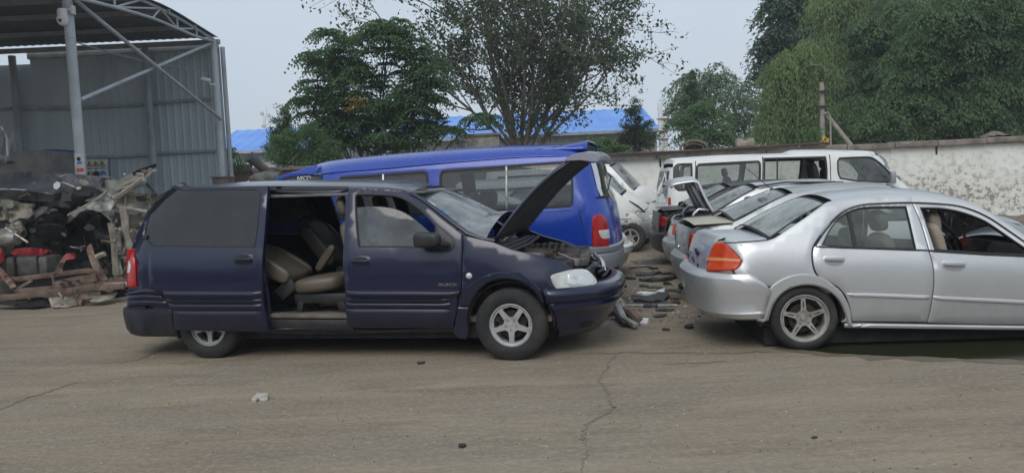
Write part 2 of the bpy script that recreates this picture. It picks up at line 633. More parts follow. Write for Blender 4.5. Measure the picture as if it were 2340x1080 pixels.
def glass(name, tint, refl=.9, dust=.06, dustcol=(.35, .36, .36, 1), ior=1.5, rough=.03, dscale=5):
    m = bpy.data.materials.new(name)
    m.use_nodes = True
    nt = m.node_tree
    L = nt.links
    nt.nodes.clear()
    out = nn(m, 'ShaderNodeOutputMaterial')
    tr = nn(m, 'ShaderNodeBsdfTransparent')
    tr.inputs[0].default_value = tint
    gl = nn(m, 'ShaderNodeBsdfGlossy', Roughness=rough)
    gl.inputs['Color'].default_value = (refl, refl, refl, 1)
    df = nn(m, 'ShaderNodeBsdfDiffuse')
    df.inputs['Color'].default_value = dustcol
    fr = nn(m, 'ShaderNodeFresnel', IOR=ior)
    m1 = nn(m, 'ShaderNodeMixShader')
    L.new(fr.outputs[0], m1.inputs[0]); L.new(tr.outputs[0], m1.inputs[1]); L.new(gl.outputs[0], m1.inputs[2])
    m2 = nn(m, 'ShaderNodeMixShader')
    f = mathn(m, 'MULTIPLY', noise_fac(m, dscale, .2, .8, 5), dust * 2)  # film of dust; on the screens also painted sky reflection
    L.new(f, m2.inputs[0]); L.new(m1.outputs[0], m2.inputs[1]); L.new(df.outputs[0], m2.inputs[2])
    L.new(m2.outputs[0], out.inputs[0])
    return m
def leaf_mat(name, c1, c2, c3=None, trans=.35, rough=.55):
    """leaves differ from one another; light passes through them"""
    m, p, L = base_mat(name)
    geo = nn(m, 'ShaderNodeNewGeometry')
    ramp = nn(m, 'ShaderNodeValToRGB')
    e = ramp.color_ramp.elements
    e[0].color, e[1].color = c1, c2
    if c3:
        k = e.new(.93); k.color = c2
        e[-1].color = c3
    L.new(geo.outputs['Random Per Island'], ramp.inputs[0])
    L.new(ramp.outputs[0], p.inputs['Base Color'])
    p.inputs['Roughness'].default_value = rough
    p.inputs['Specular IOR Level'].default_value = .3
    t = nn(m, 'ShaderNodeBsdfTranslucent')
    L.new(ramp.outputs[0], t.inputs[0])
    mx = nn(m, 'ShaderNodeMixShader')
    mx.inputs[0].default_value = trans
    L.new(p.outputs[0], mx.inputs[1]); L.new(t.outputs[0], mx.inputs[2])
    L.new(mx.outputs[0], m.node_tree.nodes['Material Output'].inputs[0])
    return m

NAVY = paint('navy car paint', (.0040, .0072, .036, 1), metal=.1, rough=.28, coat=.55, dust=.025, dustcol=(.12, .13, .16, 1), splash=.10)
NAVY2 = paint('navy moulding paint', (.0042, .0068, .028, 1), metal=.1, rough=.32, coat=.45, dust=.03, dustcol=(.12, .13, .16, 1), splash=.12)
BLUE = paint('royal blue van paint', (.006, .046, .36, 1), metal=.1, rough=.26, coat=.5, dust=.05, splash=.2, dustcol=(.16, .2, .35, 1))
SILVER = paint('silver car paint', (.575, .595, .615, 1), metal=.55, rough=.36, coat=.5, dust=.22, dustcol=(.34, .31, .27, 1))
SILVER2 = paint('grey silver car paint', (.40, .43, .44, 1), metal=.5, rough=.4, coat=.4, dust=.3, dustcol=(.32, .3, .26, 1))
KHAKI = paint('khaki primer on a boot lid', (.42, .41, .30, 1), metal=.0, rough=.5, coat=.2, dust=.3)
BLACKP = paint('black car paint', (.008, .008, .012, 1), metal=.0, rough=.5, coat=.12, dust=.06)
WHITE = paint('white van paint', (.74, .75, .74, 1), metal=.0, rough=.4, coat=.4, dust=.28, dustcol=(.4, .37, .32, 1))
GREYP = paint('grey bumper plastic', (.30, .31, .32, 1), rough=.5, coat=.1, dust=.3)
GREYB = paint('bare grey painted bumper', (.33, .35, .38, 1), metal=.3, rough=.45, coat=.2, dust=.3)
TRIMSHEEN = paint('pale grey trim and painted lip sheen', (.30, .32, .38, 1), metal=.2, rough=.42, coat=.2, dust=.25)
RUBBER = rough_mat('tyre rubber', (.016, .016, .017, 1), .78, 0, (.05, .047, .042, 1), 5, .45, .75, .25, 40, .004)
BLACKPL = rough_mat('black plastic trim', (.014, .014, .016, 1), .5, 0, (.03, .03, .03, 1), 7)
DARKIN = rough_mat('dark inner body', (.012, .012, .013, 1), .85, 0, (.03, .028, .025, 1), 5)
SEAL = rough_mat('black window seal', (.008, .008, .009, 1), .6)
ALLOY = rough_mat('alloy wheel', (.50, .51, .52, 1), .38, .55, (.30, .28, .25, 1), 14, .5, .75)
ALLOYD = rough_mat('dusty alloy wheel', (.40, .39, .37, 1), .45, .45, (.24, .22, .19, 1), 10, .45, .7)
BRAKE = rough_mat('brake disc', (.022, .02, .018, 1), .7, .2, (.04, .028, .02, 1), 9)
STEEL = rough_mat('bare steel', (.36, .36, .36, 1), .42, .7, (.2, .16, .13, 1), 12)
CHROME = rough_mat('chrome', (.62, .63, .65, 1), .18, .95)
LEATHER = rough_mat('grey beige leather', (.118, .098, .076, 1), .46, 0, (.07, .06, .048, 1), 5, .35, .7, .15, 30, .004)
LEATHERD = rough_mat('taupe leather', (.085, .076, .066, 1), .48, 0, (.055, .05, .044, 1), 5, .35, .7, .15, 30, .004)
CARPET = rough_mat('worn beige carpet', (.24, .20, .15, 1), .95, 0, (.12, .10, .075, 1), 7, .4, .65, .5, 90, .01)
INTGREY = rough_mat('grey cabin plastic', (.16, .155, .15, 1), .65, 0, (.1, .1, .1, 1), 6)
TRIMBG = rough_mat('beige cabin lining', (.15, .135, .115, 1), .85, 0, (.09, .08, .07, 1), 5)
PRIVACY = glass('dark privacy glass', (.030, .032, .034, 1), .9, .22, (.078, .087, .10, 1), 1.7, .02, 3)
GLASS = glass('dusty clear glass', (.72, .76, .74, 1), .9, .16, (.30, .33, .32, 1), 1.6)
GLASSG = glass('dusty grey side glass', (.34, .38, .38, 1), .9, .32, (.20, .225, .235, 1), 1.7)
SHIELD = glass('windscreen glass', (.42, .48, .48, 1), .95, .34, (.44, .48, .49, 1), 2.1)  # diffuse film brightens the screen in place of reflected sky
LENSC = rough_mat('clear lamp lens', (.62, .64, .62, 1), .16, .1, (.45, .46, .44, 1), 7)
LENSR = rough_mat('red lamp lens', (.42, .012, .015, 1), .22, 0, (.28, .008, .01, 1), 9)
LENSO = rough_mat('orange red lamp lens', (.62, .075, .02, 1), .22, 0, (.45, .04, .012, 1), 9)
LENSA = rough_mat('amber lamp band', (.66, .30, .12, 1), .25)
REFL = rough_mat('lamp reflector', (.66, .68, .68, 1), .22, .6)
# ------------------------------------------------------------ ground
def ground_mat():
    m, p, L = base_mat('dusty concrete yard')
    a = noise_fac(m, .35, .35, .65, 6)
    b = noise_fac(m, 1.6, .36, .66, 8, stretch=(.45, 2.4, 1))
    band = noise_fac(m, .9, .38, .62, 4, stretch=(.06, 1.5, 1))
    c = noise_fac(m, 22.0, .42, .66, 6)
    d = noise_fac(m, 90.0, .55, .75, 3)
    fleck = noise_fac(m, 6.0, .55, .68, 8, stretch=(.7, 1.6, 1), rough=.75)
    x = mixc(m, a, (.275, .222, .158, 1), (.33, .275, .20, 1))
    x = mixc(m, mathn(m, 'MULTIPLY', noise_fac(m, .8, .46, .58, 7, stretch=(.7, 1.8, 1)), .6), x, (.235, .215, .168, 1))
    x = mixc(m, mathn(m, 'MULTIPLY', noise_fac(m, 1.3, .49, .63, 8, stretch=(.55, 2.0, 1), rough=.72), .7), x, (.150, .116, .080, 1))
    x = mixc(m, mathn(m, 'MULTIPLY', band, .6), x, (.20, .165, .122, 1))
    x = mixc(m, mathn(m, 'MULTIPLY', b, .5), x, (.19, .160, .122, 1))
    x = mixc(m, mathn(m, 'MULTIPLY', c, .42), x, (.36, .325, .27, 1))
    x = mixc(m, mathn(m, 'MULTIPLY', d, .3), x, (.11, .096, .076, 1))
    x = mixc(m, mathn(m, 'MULTIPLY', mathn(m, 'MULTIPLY', fleck, a), .6), x, (.40, .365, .31, 1))
    x = mixc(m, mathn(m, 'MULTIPLY', noise_fac(m, .55, .585, .68, 9, stretch=(.8, 1.4, 1), rough=.68), .6), x, (.105, .085, .064, 1))
    L.new(x, p.inputs['Base Color'])
    p.inputs['Roughness'].default_value = .92
    p.inputs['Specular IOR Level'].default_value = .25
    h = mathn(m, 'ADD', mathn(m, 'MULTIPLY', c, .6), mathn(m, 'ADD', mathn(m, 'MULTIPLY', b, .8), mathn(m, 'MULTIPLY', d, -.35)))
    bump(m, p, h, .55, .02)
    return m
GROUND = ground_mat()
g = MB()
S = 600
g.add([(-S, -S, 0), (S, -S, 0), (S, S, 0), (-S, S, 0)], [[0, 1, 2, 3]])
tag(g.build('ground', GROUND, smooth=False), 'dusty grey brown concrete yard floor with packed dirt', kind='structure')

def stain_mat(name, col, rough=.9, scale=9):
    m, p, L = base_mat(name)
    p.inputs['Base Color'].default_value = col
    L.new(mixc(m, noise_fac(m, scale, .35, .7), col, tuple(c * 1.5 for c in col[:3]) + (1,)), p.inputs['Base Color'])
    p.inputs['Roughness'].default_value = rough
    return m
CRACK = stain_mat('dirt filled crack', (.155, .132, .10, 1))
def ribbon(pts, w, seed, z=.004, sub=7, jag=.5):
    q = random.Random(seed)
    P = [on_ground(x, y) for x, y in pts]
    L_, R_ = [], []
    n = len(P)
    fine = []
    for i in range(n - 1):
        for k in range(sub):
            t = k / sub
            p = P[i] + (P[i + 1] - P[i]) * t
            j = np.array([q.uniform(-1, 1), q.uniform(-1, 1), 0]) * w * jag
            fine.append(p + j)
    fine.append(P[-1])
    g = MB()
    rows = []
    for i, p in enumerate(fine):
        t = fine[min(i + 1, len(fine) - 1)] - fine[max(i - 1, 0)]
        t = t / (np.linalg.norm(t) + 1e-9)
        s_ = np.array([-t[1], t[0], 0])
        ww = w * (.25 + q.random() * .9) * min(1, .15 + 4 * min(i, len(fine) - 1 - i) / len(fine))
        rows.append([tuple(p + s_ * ww * .5 + np.array([0, 0, z])), tuple(p - s_ * ww * .5 + np.array([0, 0, z]))])
    g.grid(rows)
    return g
for pts, w, sd in ((cp('M', [(-40, 530), (60, 485), (130, 455), (200, 436), (270, 412), (320, 396), (370, 380)]), .035, 1),
                   (cp('M', [(400, 300), (480, 298), (560, 295), (620, 285), (660, 270), (700, 250), (760, 236), (805, 224)]), .045, 2),
                   (cp('N', [(500, 246), (455, 280), (436, 300), (440, 322), (402, 350), (398, 384), (432, 412), (440, 440), (448, 480), (470, 500), (440, 522), (380, 552), (340, 580), (322, 640), (345, 700), (330, 740), (318, 800)]), .03, 3),
                   (cp('N', [(240, 262), (340, 256), (470, 254), (520, 246), (640, 252), (760, 250), (900, 256), (1050, 250), (1120, 246), (1240, 250)]), .045, 4),
                   (cp('N', [(640, 305), (760, 300), (900, 296), (1000, 290)]), .03, 5)):
    g = ribbon(pts, w, sd)
    tag(g.build('ground_crack', CRACK, smooth=False), 'jagged dirt filled crack in the concrete yard', kind='structure')
def patch(name, label, outline, mat, z, seed=0, kind='structure'):
    o = spl([tuple(on_ground(x, y)[:2]) for x, y in outline], .06)
    q = random.Random(seed)
    o = [(x + .09 * noise.noise(Vector((x * 3.1, y * 3.1, seed))) + q.uniform(-.02, .02), y + .07 * noise.noise(Vector((x * 3.1, y * 3.1, seed + 5))) + .04 * noise.noise(Vector((x * 9, y * 9, seed + 5)))) for x, y in o]
    V, F, fl = tri_mesh(o, (), .5, 0)
    F = [f if (V[f[1]][0] - V[f[0]][0]) * (V[f[2]][1] - V[f[0]][1]) - (V[f[1]][1] - V[f[0]][1]) * (V[f[2]][0] - V[f[0]][0]) > 0 else f[::-1] for f in F]
    return tag(link_mesh(name, [(a, b, z) for a, b in V], F, mat, None, False), label, kind=kind)
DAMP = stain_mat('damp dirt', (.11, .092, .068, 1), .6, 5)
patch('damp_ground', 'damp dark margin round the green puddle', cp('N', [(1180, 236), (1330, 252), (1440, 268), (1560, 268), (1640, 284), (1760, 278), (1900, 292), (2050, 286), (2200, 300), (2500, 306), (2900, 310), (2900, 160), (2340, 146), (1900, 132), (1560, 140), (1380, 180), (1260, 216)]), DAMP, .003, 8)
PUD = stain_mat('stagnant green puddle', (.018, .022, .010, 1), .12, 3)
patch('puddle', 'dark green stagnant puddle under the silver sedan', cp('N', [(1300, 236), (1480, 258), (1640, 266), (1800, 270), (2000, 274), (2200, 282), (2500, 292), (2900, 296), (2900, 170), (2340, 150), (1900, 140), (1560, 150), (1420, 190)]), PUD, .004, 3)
OIL = stain_mat('oil soaked dirt', (.055, .048, .040, 1), .75, 6)
patch('oil_stain', 'dark oil soaked patch of ground between the cars', cp('L', [(380, 600), (500, 560), (700, 540), (900, 560), (980, 600), (900, 650), (720, 690), (500, 680), (390, 650)]), OIL, .004, 5)
patch('oil_stain', 'dark oil soaked patch of ground between the cars', cp('L', [(480, 180), (700, 160), (1000, 160), (1040, 200), (820, 220), (560, 220)]), OIL, .004, 6)

DIRTSHADE = stain_mat('packed brown dirt with painted shade', (.165, .135, .10, 1), .95, 4)  # tone mixes brown dirt with the shade between the cars, painted in
patch('dirt_with_shade', 'darker packed brown dirt with painted shade in the gap between the cars', cp('L', [(40, 640), (230, 300), (380, 160), (520, 60), (760, 20), (1000, 20), (1120, 200), (1160, 420), (1240, 640), (1300, 760), (1050, 790), (820, 850), (520, 880), (260, 850)]), DIRTSHADE, .0025, 12)
# ------------------------------------------------------------ wheels
def tyre_prof(Rt, w, rim):
    s = w / 2
    return [(rim, -s * .80), (rim + .012, -s * .96), (rim + (Rt - rim) * .45, -s * 1.03), (Rt - .028, -s * .93), (Rt - .008, -s * .78), (Rt, -s * .55),
            (Rt, -s * .52), (Rt - .007, -s * .50), (Rt - .007, -s * .44), (Rt, -s * .42), (Rt + .001, -s * .12), (Rt - .007, -s * .1), (Rt - .007, -s * .02),
            (Rt + .001, 0), (Rt + .001, s * .4), (Rt - .007, s * .43), (Rt - .007, s * .5), (Rt, s * .53), (Rt - .008, s * .78), (Rt - .028, s * .93), (rim + (Rt - rim) * .45, s * 1.03), (rim + .01, s * .95), (rim, s * .8)]
def spoke_wheel(parent, u, z, y, Rt, w, rim, style='star', steer=0.0, rot=90, mat=None, far=False, lean=0.0):
    """tyre, rim with spokes, hub and brake; y = outer face of the tyre, the wheel reaches inwards (+y)"""
    mat = mat or ALLOY
    c = y + (w / 2 if not far else -w / 2)
    hub = MB()
    hub.lathe([(0.0, -.02), (.13, -.02), (.135, .03), (0, .03)], n=32)
    hub.lathe([(.06, -w * .3), (.062, -.02)], n=24)
    h = hub.build('wheel', BRAKE, parent)
    t = MB()
    t.lathe(tyre_prof(Rt, w, rim), n=64, closed=True)
    t.build('tyre', RUBBER, h, sharp=50)
    r = MB()
    yo = -w * .40
    r.lathe([(rim + .006, yo - .006), (rim + .008, yo + .004), (rim - .004, yo + .012), (rim - .012, yo + .03), (rim - .03, .06), (rim - .03, w * .4), (rim + .004, w * .42)], n=56)
    r.lathe([(rim + .008, yo + .004), (rim + .006, yo - .006), (rim - .005, yo - .008), (rim - .014, yo + .006), (rim - .02, yo + .012)], n=56)
    # spoke face with openings
    ro = rim - .013
    out = [(ro * math.cos(2 * math.pi * k / 60), ro * math.sin(2 * math.pi * k / 60)) for k in range(60)]
    holes = []
    for k in range(5):
        a0 = R(rot) + 2 * math.pi * (k + .5) / 5
        if style == 'star':      # broad tapering spokes
            tri = [(.40, -.24), (.40, .24), (.60, .40), (.84, .49), (.905, .44), (.93, 0), (.905, -.44), (.84, -.49), (.60, -.40)]
        else:                    # slimmer split spokes
            tri = [(.36, -.26), (.36, .26), (.60, .45), (.86, .52), (.91, .48), (.935, 0), (.91, -.48), (.86, -.52), (.60, -.45)]
        holes.append([(ro * q * math.cos(a0 + g), ro * q * math.sin(a0 + g)) for q, g in tri])
        b0 = R(rot) + 2 * math.pi * k / 5
        lug = .285 if style == 'star' else .29
        bb = (ro * lug * math.cos(b0), ro * lug * math.sin(b0))
        holes.append([(bb[0] + ro * .062 * math.cos(q), bb[1] + ro * .062 * math.sin(q)) for q in np.linspace(0, 2 * math.pi, 9)[:-1]])
        if style != 'star':
            for q in (.60,):
                e = [(q - .13, -.028), (q - .13, .028), (q + .16, .022), (q + .16, -.022)]
                holes.append([(ro * a * math.cos(b0 + g / a), ro * a * math.sin(b0 + g / a)) for a, g in e])
    V, F, fl = tri_mesh(out, holes, rim * .12, .006)
    def dish(x, zz):
        q = math.hypot(x, zz) / ro
        return yo + .012 + .02 * (1 - q) ** 2 - .012 * max(0, .36 - q) - (.010 * (1 - q) if style == 'star' else 0)
    vs, fs = [(a, dish(a, b), b) for a, b in V], [list(f) for f in F]
    ec = {(f[i], f[(i + 1) % 3]) for f in fs for i in range(3)}
    ids = {}
    n0 = list(vs)
    for a, b in [e for e in ec if (e[1], e[0]) not in ec]:
        for i in (a, b):
            if i not in ids:
                ids[i] = len(n0)
                n0.append((vs[i][0] * .985, vs[i][1] + .028, vs[i][2] * .985))
        fs.append([b, a, ids[a], ids[b]])
    r.add(n0, fs)
    r.lathe([(0, yo + .012), (ro * .13, yo + .014), (ro * .15, yo + .024)], n=20)
    for k in range(5):
        b0 = R(rot) + 2 * math.pi * k / 5
        r.lathe([(0, yo + .022), (.009, yo + .022), (.0095, yo + .05)], (ro * .286 * math.cos(b0), 0, ro * .286 * math.sin(b0)), n=6)
    r.build('rim', mat, h, sharp=40)
    h.location = (u, c, z)
    h.rotation_euler = (0, lean, (math.pi if far else 0) + steer)
    return h
def steel_wheel(parent, u, z, y, Rt, w, rim, far=False, mat=None):
    c = y + (w / 2 if not far else -w / 2)
    d = MB()
    yo = -w * .36
    d.lathe([(0, yo + .01), (.03, yo), (.06, yo + .012), (.07, yo + .05), (rim * .6, yo + .055), (rim * .78, yo + .03), (rim * .92, yo + .06), (rim * .95, w * .3)], n=36)
    d.lathe([(rim * .95, yo + .05), (rim, yo + .01), (rim + .008, yo - .004), (rim + .004, yo + .01)], n=36)
    h = d.build('wheel', mat or ALLOYD, parent)
    t = MB()
    t.lathe(tyre_prof(Rt, w, rim), n=48, closed=True)
    t.build('tyre', RUBBER, h, sharp=50)
    h.location = (u, c, z)
    h.rotation_euler = (0, 0, math.pi if far else 0)
    return h
# ------------------------------------------------------------ the navy minivan with its sliding door and bonnet open
_r, _f = on_ground(475, 821), on_ground(1168, 824)
MV = Frame(475, 821, math.degrees(math.atan2(_r[1] - _f[1], _f[0] - _r[0])))
WB = float(np.linalg.norm(_f - _r))
MVW = 1.84
_rs = cp('A', [(300, 85), (245, 112), (200, 170), (150, 262), (110, 345), (92, 400), (76, 450), (72, 560), (68, 630), (58, 720), (62, 800)])
_uR = sorted((float(MV.loc(x, y, .12)[1]), float(MV.loc(x, y, .12)[0]) - .10) for x, y in _rs)
_fu = float(MV.loc(1412, 655, .75)[0])
_uF = [(.2, _fu - .14), (.35, _fu - .07), (.5, _fu - .01), (.66, _fu), (.76, _fu - .05), (.84, _fu - .14), (1.0, _fu - .22), (1.2, _fu - .3)]
MB_ = Body(MV, MVW, [(.15, .06), (.3, .03), (.55, .0), (.8, .0), (1.0, .022), (1.13, .05), (1.3, .10), (1.45, .155), (1.6, .225), (1.7, .29)], _uF, _uR, 1.0, 2.7, .42, 3.0, .0155)
mv = MV.root('minivan', 'dark navy minivan with its sliding door slid open and bonnet raised', 'minivan')
n_ = MB_.near
f_ = MB_.far
T = MB_.tr

NAVYB = paint('faded dark navy bumper', (.006, .008, .018, 1), rough=.5, coat=.12, dust=.10, dustcol=(.12, .12, .13, 1))
# front door
door = T('B', [(36, 78), (160, 80), (330, 92), (395, 118), (470, 172), (560, 245), (661, 324), (659, 480), (657, 625), (640, 640), (634, 720), (618, 790), (612, 838), (30, 838), (26, 640), (17, 400), (22, 250), (34, 140)])
win = T('B', [(72, 108), (84, 98), (200, 100), (300, 108), (375, 138), (450, 195), (520, 272), (600, 345), (615, 378), (604, 398), (400, 398), (90, 396), (82, 330), (72, 180)])
fd = panel('front_door', mv, NAVY, door, n_, .0, .045, [win], roll=.006)
seal = T('B', [(78, 118), (90, 106), (200, 108), (298, 116), (370, 146), (444, 202), (514, 280), (520, 302), (500, 388), (400, 388), (98, 387), (90, 330), (80, 180)])
panel('window_frame', fd, SEAL, [tuple(p) for p in win], n_, -.006, .03, [seal], roll=0)
gl = T('B', [(80, 172), (150, 168), (240, 172), (320, 192), (400, 240), (475, 305), (520, 350), (512, 394), (300, 394), (92, 392), (86, 300)])
panel('window_pane', fd, GLASSG, gl, n_, -.022, .004, roll=0)
sail = T('B', [(520, 270), (604, 345), (620, 378), (606, 408), (545, 410), (520, 380), (512, 320)])
panel('mirror_sail', fd, BLACKPL, sail, n_, .008, .03)
# door mirror
mpos, mnor = n_(*MB_.hit(*cp('B', [(470, 350)])[0], off=.12))
m0 = MB_.fr.loc(*cp('B', [(392, 350)])[0], -.10)
m1 = MB_.fr.loc(*cp('B', [(545, 350)])[0], -.10)
mz = MB_.fr.loc(*cp('B', [(460, 308)])[0], -.10)[1], MB_.fr.loc(*cp('B', [(460, 403)])[0], -.10)[1]
def _msq(v):
    v = v.copy()
    k = .80 + .20 * (0.5 - v.x)
    v.z *= k
    return v
mir = cushion('door_mirror', (m1[0] - m0[0], .13, mz[0] - mz[1]), ((m0[0] + m1[0]) / 2, -.09, (mz[0] + mz[1]) / 2), (0, 0, R(-8)), BLACKPL, fd, .9, 2, _msq)
ms = MB()
a = MB_.fr.loc(*cp('B', [(535, 375)])[0], -.05); b = MB_.fr.loc(*cp('B', [(590, 385)])[0], .03)
ms.bar((a[0], -.06, a[1]), (b[0], .05, b[1]), .06, .05, .02)
ms.build('mirror_arm', BLACKPL, fd)
def door_handle(c, crop, x0, y0, x1, y1, body, parent, off=0.0, matp=None, key=False):
    """a recessed pull handle: dished cup, bar across it"""
    cup = body.tr(c, [(x0, (y0 + y1) / 2), (x0 + (x1 - x0) * .08, y0 + (y1 - y0) * .12), ((x0 + x1) / 2, y0), (x1 - (x1 - x0) * .08, y0 + (y1 - y0) * .12), (x1, (y0 + y1) / 2),
                      (x1 - (x1 - x0) * .08, y1 - (y1 - y0) * .12), ((x0 + x1) / 2, y1), (x0 + (x1 - x0) * .08, y1 - (y1 - y0) * .12)], off)
    h = panel('door_handle', parent, matp or NAVY2, cup, body.near, off + .006, .012, roll=.004)
    hole = body.tr(c, [(x0 + (x1 - x0) * .2, y0 + (y1 - y0) * .45), (x0 + (x1 - x0) * .25, y0 + (y1 - y0) * .12), (x1 - (x1 - x0) * .25, y0 + (y1 - y0) * .12), (x1 - (x1 - x0) * .2, y0 + (y1 - y0) * .45)], off)
    panel('handle_cup', h, SEAL, hole, body.near, off + .009, .004, roll=0)
    p0, q0 = body.near(*body.hit(*cp(c, [(x0 + (x1 - x0) * .1, y0 + (y1 - y0) * .55)])[0], off))
    p1, q1 = body.near(*body.hit(*cp(c, [(x1 - (x1 - x0) * .1, y0 + (y1 - y0) * .55)])[0], off))
    g = MB()
    g.bar(p0 + q0 * (off + .024), p1 + q1 * (off + .024), .018, .028, .008)
    g.build('handle_bar', matp or NAVY2, h)
    return h
door_handle('B', 'B', 48, 442, 164, 500, MB_, fd)
def strip(parent, body, c, top, bot, off, mat, name='side_moulding', base=0.0):
    return ridge(name, parent, mat, body, c, top, bot, base, off)
for (y0, y1, off) in ((630, 665, .030), (670, 692, .026), (696, 730, .018), (732, 836, .016)):
    x1 = 655 if y0 < 660 else (603 if y0 < 725 else 612)
    strip(fd, MB_, 'B', [(27, y0), (300, y0 + 1), (x1 - 6, y0 + 3)], [(30, y1), (300, y1 + 1), (x1 - 14, y1 + 2)], off, NAVY2)
pb, nb = n_(*MB_.hit(*cp('B', [(586, 600)])[0]))
_M = Matrix.Translation(pb + nb * .004) @ Matrix.Rotation(R(1.2), 4, 'Y') @ Matrix.Rotation(R(90), 4, 'X')
text('door_lettering', 'BUICK', .046, _M @ Matrix.Diagonal((1.45, .80, 1, 1)), STEEL, fd, .003)

# front wing
arch_in = [(706, 760), (716, 700), (742, 645), (790, 598), (850, 574), (910, 570), (965, 580), (1020, 607), (1066, 650), (1100, 705), (1122, 770)]
wing = T('B', [(667, 328), (740, 345), (832, 366), (880, 385), (950, 411), (1030, 425), (1110, 446), (1180, 466), (1240, 490), (1272, 514), (1200, 528), (1158, 540), (1142, 560), (1152, 596), (1172, 630), (1122, 634), (1104, 700)]) + \
    T('B', arch_in[9:1:-1]) + T('B', [(716, 700), (690, 745), (680, 860), (650, 880), (622, 862), (640, 720), (660, 625), (664, 470)])
fw = panel('front_wing', mv, NAVY, wing, n_, .0, .025, roll=.006)
fl_out = [(652, 720), (656, 652), (676, 618), (715, 592), (775, 555), (845, 534), (915, 533), (985, 549), (1045, 584), (1092, 630), (1112, 690)]
fl_in = [(1104, 712), (1078, 664), (1020, 607), (965, 580), (910, 570), (850, 574), (790, 598), (742, 645), (722, 680), (700, 720)]
panel('arch_flare', fw, NAVY2, T('B', fl_out + fl_in, .02), n_, .024, .05, roll=.012, res=.05)
panel('arch_skirt', fw, NAVY2, T('B', [(640, 722), (702, 722), (690, 790), (700, 850), (690, 896), (650, 892), (616, 862), (628, 800)]), n_, .014, .03, roll=.008)
pr, nr_ = n_(*MB_.hit(*cp('B', [(700, 552)])[0]))
rp = MB(); rp.lathe([(0, -.016), (.014, -.015), (.024, -.008), (.03, 0)], tuple(pr), n=20)
rp.build('side_repeater', LENSC, fw)

# front bumper, lamp, nose
bstart = lambda z: float(np.interp(z, [.2, .45, .66, .78], [3.30 + (WB - 3.12) + .27, 3.24 + (WB - 3.12) + .27, 3.16 + (WB - 3.12) + .27, 3.10 + (WB - 3.12) + .27]))
bp = end_shell('front_bumper', mv, NAVY, MB_, 'F', [(.20, -.05), (.26, -.01), (.36, .0), (.43, .004), (.455, .012), (.465, .028), (.48, .04), (.505, .036), (.515, .022), (.54, .022), (.55, .036), (.58, .046), (.61, .040), (.635, .02), (.65, -.02), (.655, -.08)], bstart, .02)
HL = T('Q', [(684, 820), (700, 800), (760, 782), (860, 756), (960, 748), (1010, 756), (1050, 790), (1085, 832), (1102, 872), (1095, 884), (1010, 915), (900, 932), (740, 936), (705, 880)])
hl = panel('headlight', mv, LENSC, HL, n_, .012, .05, roll=.012)
HLr = T('Q', [(838, 800), (880, 776), (960, 768), (1008, 790), (1080, 862), (1060, 882), (960, 905), (860, 916), (832, 870)])
panel('lamp_bowl', hl, REFL, HLr, n_, .015, .01, roll=.003)
for k in range(7):
    x = 716 + k * 17
    pA, nA = n_(*MB_.hit(*cp('Q', [(x - 8, 806 - k * 3)])[0])); pC, nC = n_(*MB_.hit(*cp('Q', [(x + 26, 928)])[0]))
    g = MB(); g.bar(pA + nA * .015, pC + nC * .015, .005, .005, .001)
    g.build('lens_rib', LENSC, hl)
panel('lamp_gasket', mv, SEAL, shrink(spl(HL, .07), -.012), n_, -.004, .05, roll=0, smooth=False)
def nose_line(z, push): return MB_.end_line('F', z, push, None)
for z_, p_ in ((.69, -.10), (.73, -.12), (.77, -.15)):
    g = MB()
    g.tube([p for p in nose_line(z_, p_) if .55 < p[1] < MVW - .4], .012, 6)
    g.build('grille_bar', BLACKPL, mv)
hd = MB()
c0, c1, c2 = MV.loc(1382, 621, .95), MV.loc(1376, 598, 1.2), MV.loc(1359, 581, 1.5)
hd.tube(spl([(c0[0], .95, c0[1]), (c1[0], 1.2, c1[1]), (c2[0], 1.5, c2[1])], .04, False), .022, 8)
hd.build('chrome_header', CHROME, mv)
ps = MB()
pts = [p for p in nose_line(.76, -.2) if .35 < p[1] < MVW - .3]
ps.grid([[(p[0], p[1], .60) for p in pts], [(p[0] - .02, p[1], .77) for p in pts]])
solid(ps.build('radiator_support', BLACKPL, mv), .03, 0)
# pale paint scrape, vent slot and fog recess on the bumper
def bump_patch(name, c, pts, off, mat): 
    return panel(name, bp, mat, T(c, pts, .03), n_, off, .004, roll=0, res=.03)
bump_patch('paint_scrape', 'Q', [(905, 962), (925, 950), (960, 952), (955, 968), (910, 975)], .056, WHITE)
bump_patch('bumper_slot', 'Q', [(1035, 962), (1060, 950), (1160, 918), (1162, 928), (1075, 968), (1042, 972)], .056, SEAL)
fog = MB_.tr('B', [(1303, 820), (1330, 800), (1375, 792), (1380, 802), (1350, 826), (1310, 832)], .0)
panel('fog_recess', bp, SEAL, fog, n_, .012, .01, roll=0, res=.03)

# centre pillar between the doors, roof rail, rocker, rear body
pil = T('A', [(1258, 85), (1285, 75), (1318, 78), (1308, 200), (1298, 330), (1296, 470), (1304, 700), (1308, 846), (1262, 846), (1268, 760), (1262, 600), (1252, 470), (1262, 300), (1268, 140)])
panel('door_pillar', mv, NAVY, pil, n_, -.014, .05, roll=.004)
rail = T('A', [(300, 82), (420, 77), (560, 72), (700, 69), (840, 67), (1000, 65), (1150, 64), (1285, 66)]) + T('B', [(80, 66), (200, 68), (330, 78), (420, 112), (500, 172), (600, 250), (662, 310), (700, 334), (662, 328), (560, 246), (470, 174), (395, 120), (330, 94), (160, 82), (40, 78)]) + T('A', [(1200, 98), (1000, 94), (840, 88), (560, 96), (320, 102)])
panel('roof_rail', mv, NAVY, rail, n_, -.006, .03, roll=.004, corner=60)
tr_ = T('A', [(740, 60), (1284, 64), (1282, 80), (840, 82), (735, 72)])
panel('door_track', mv, SEAL, tr_, n_, .004, .01, roll=0)
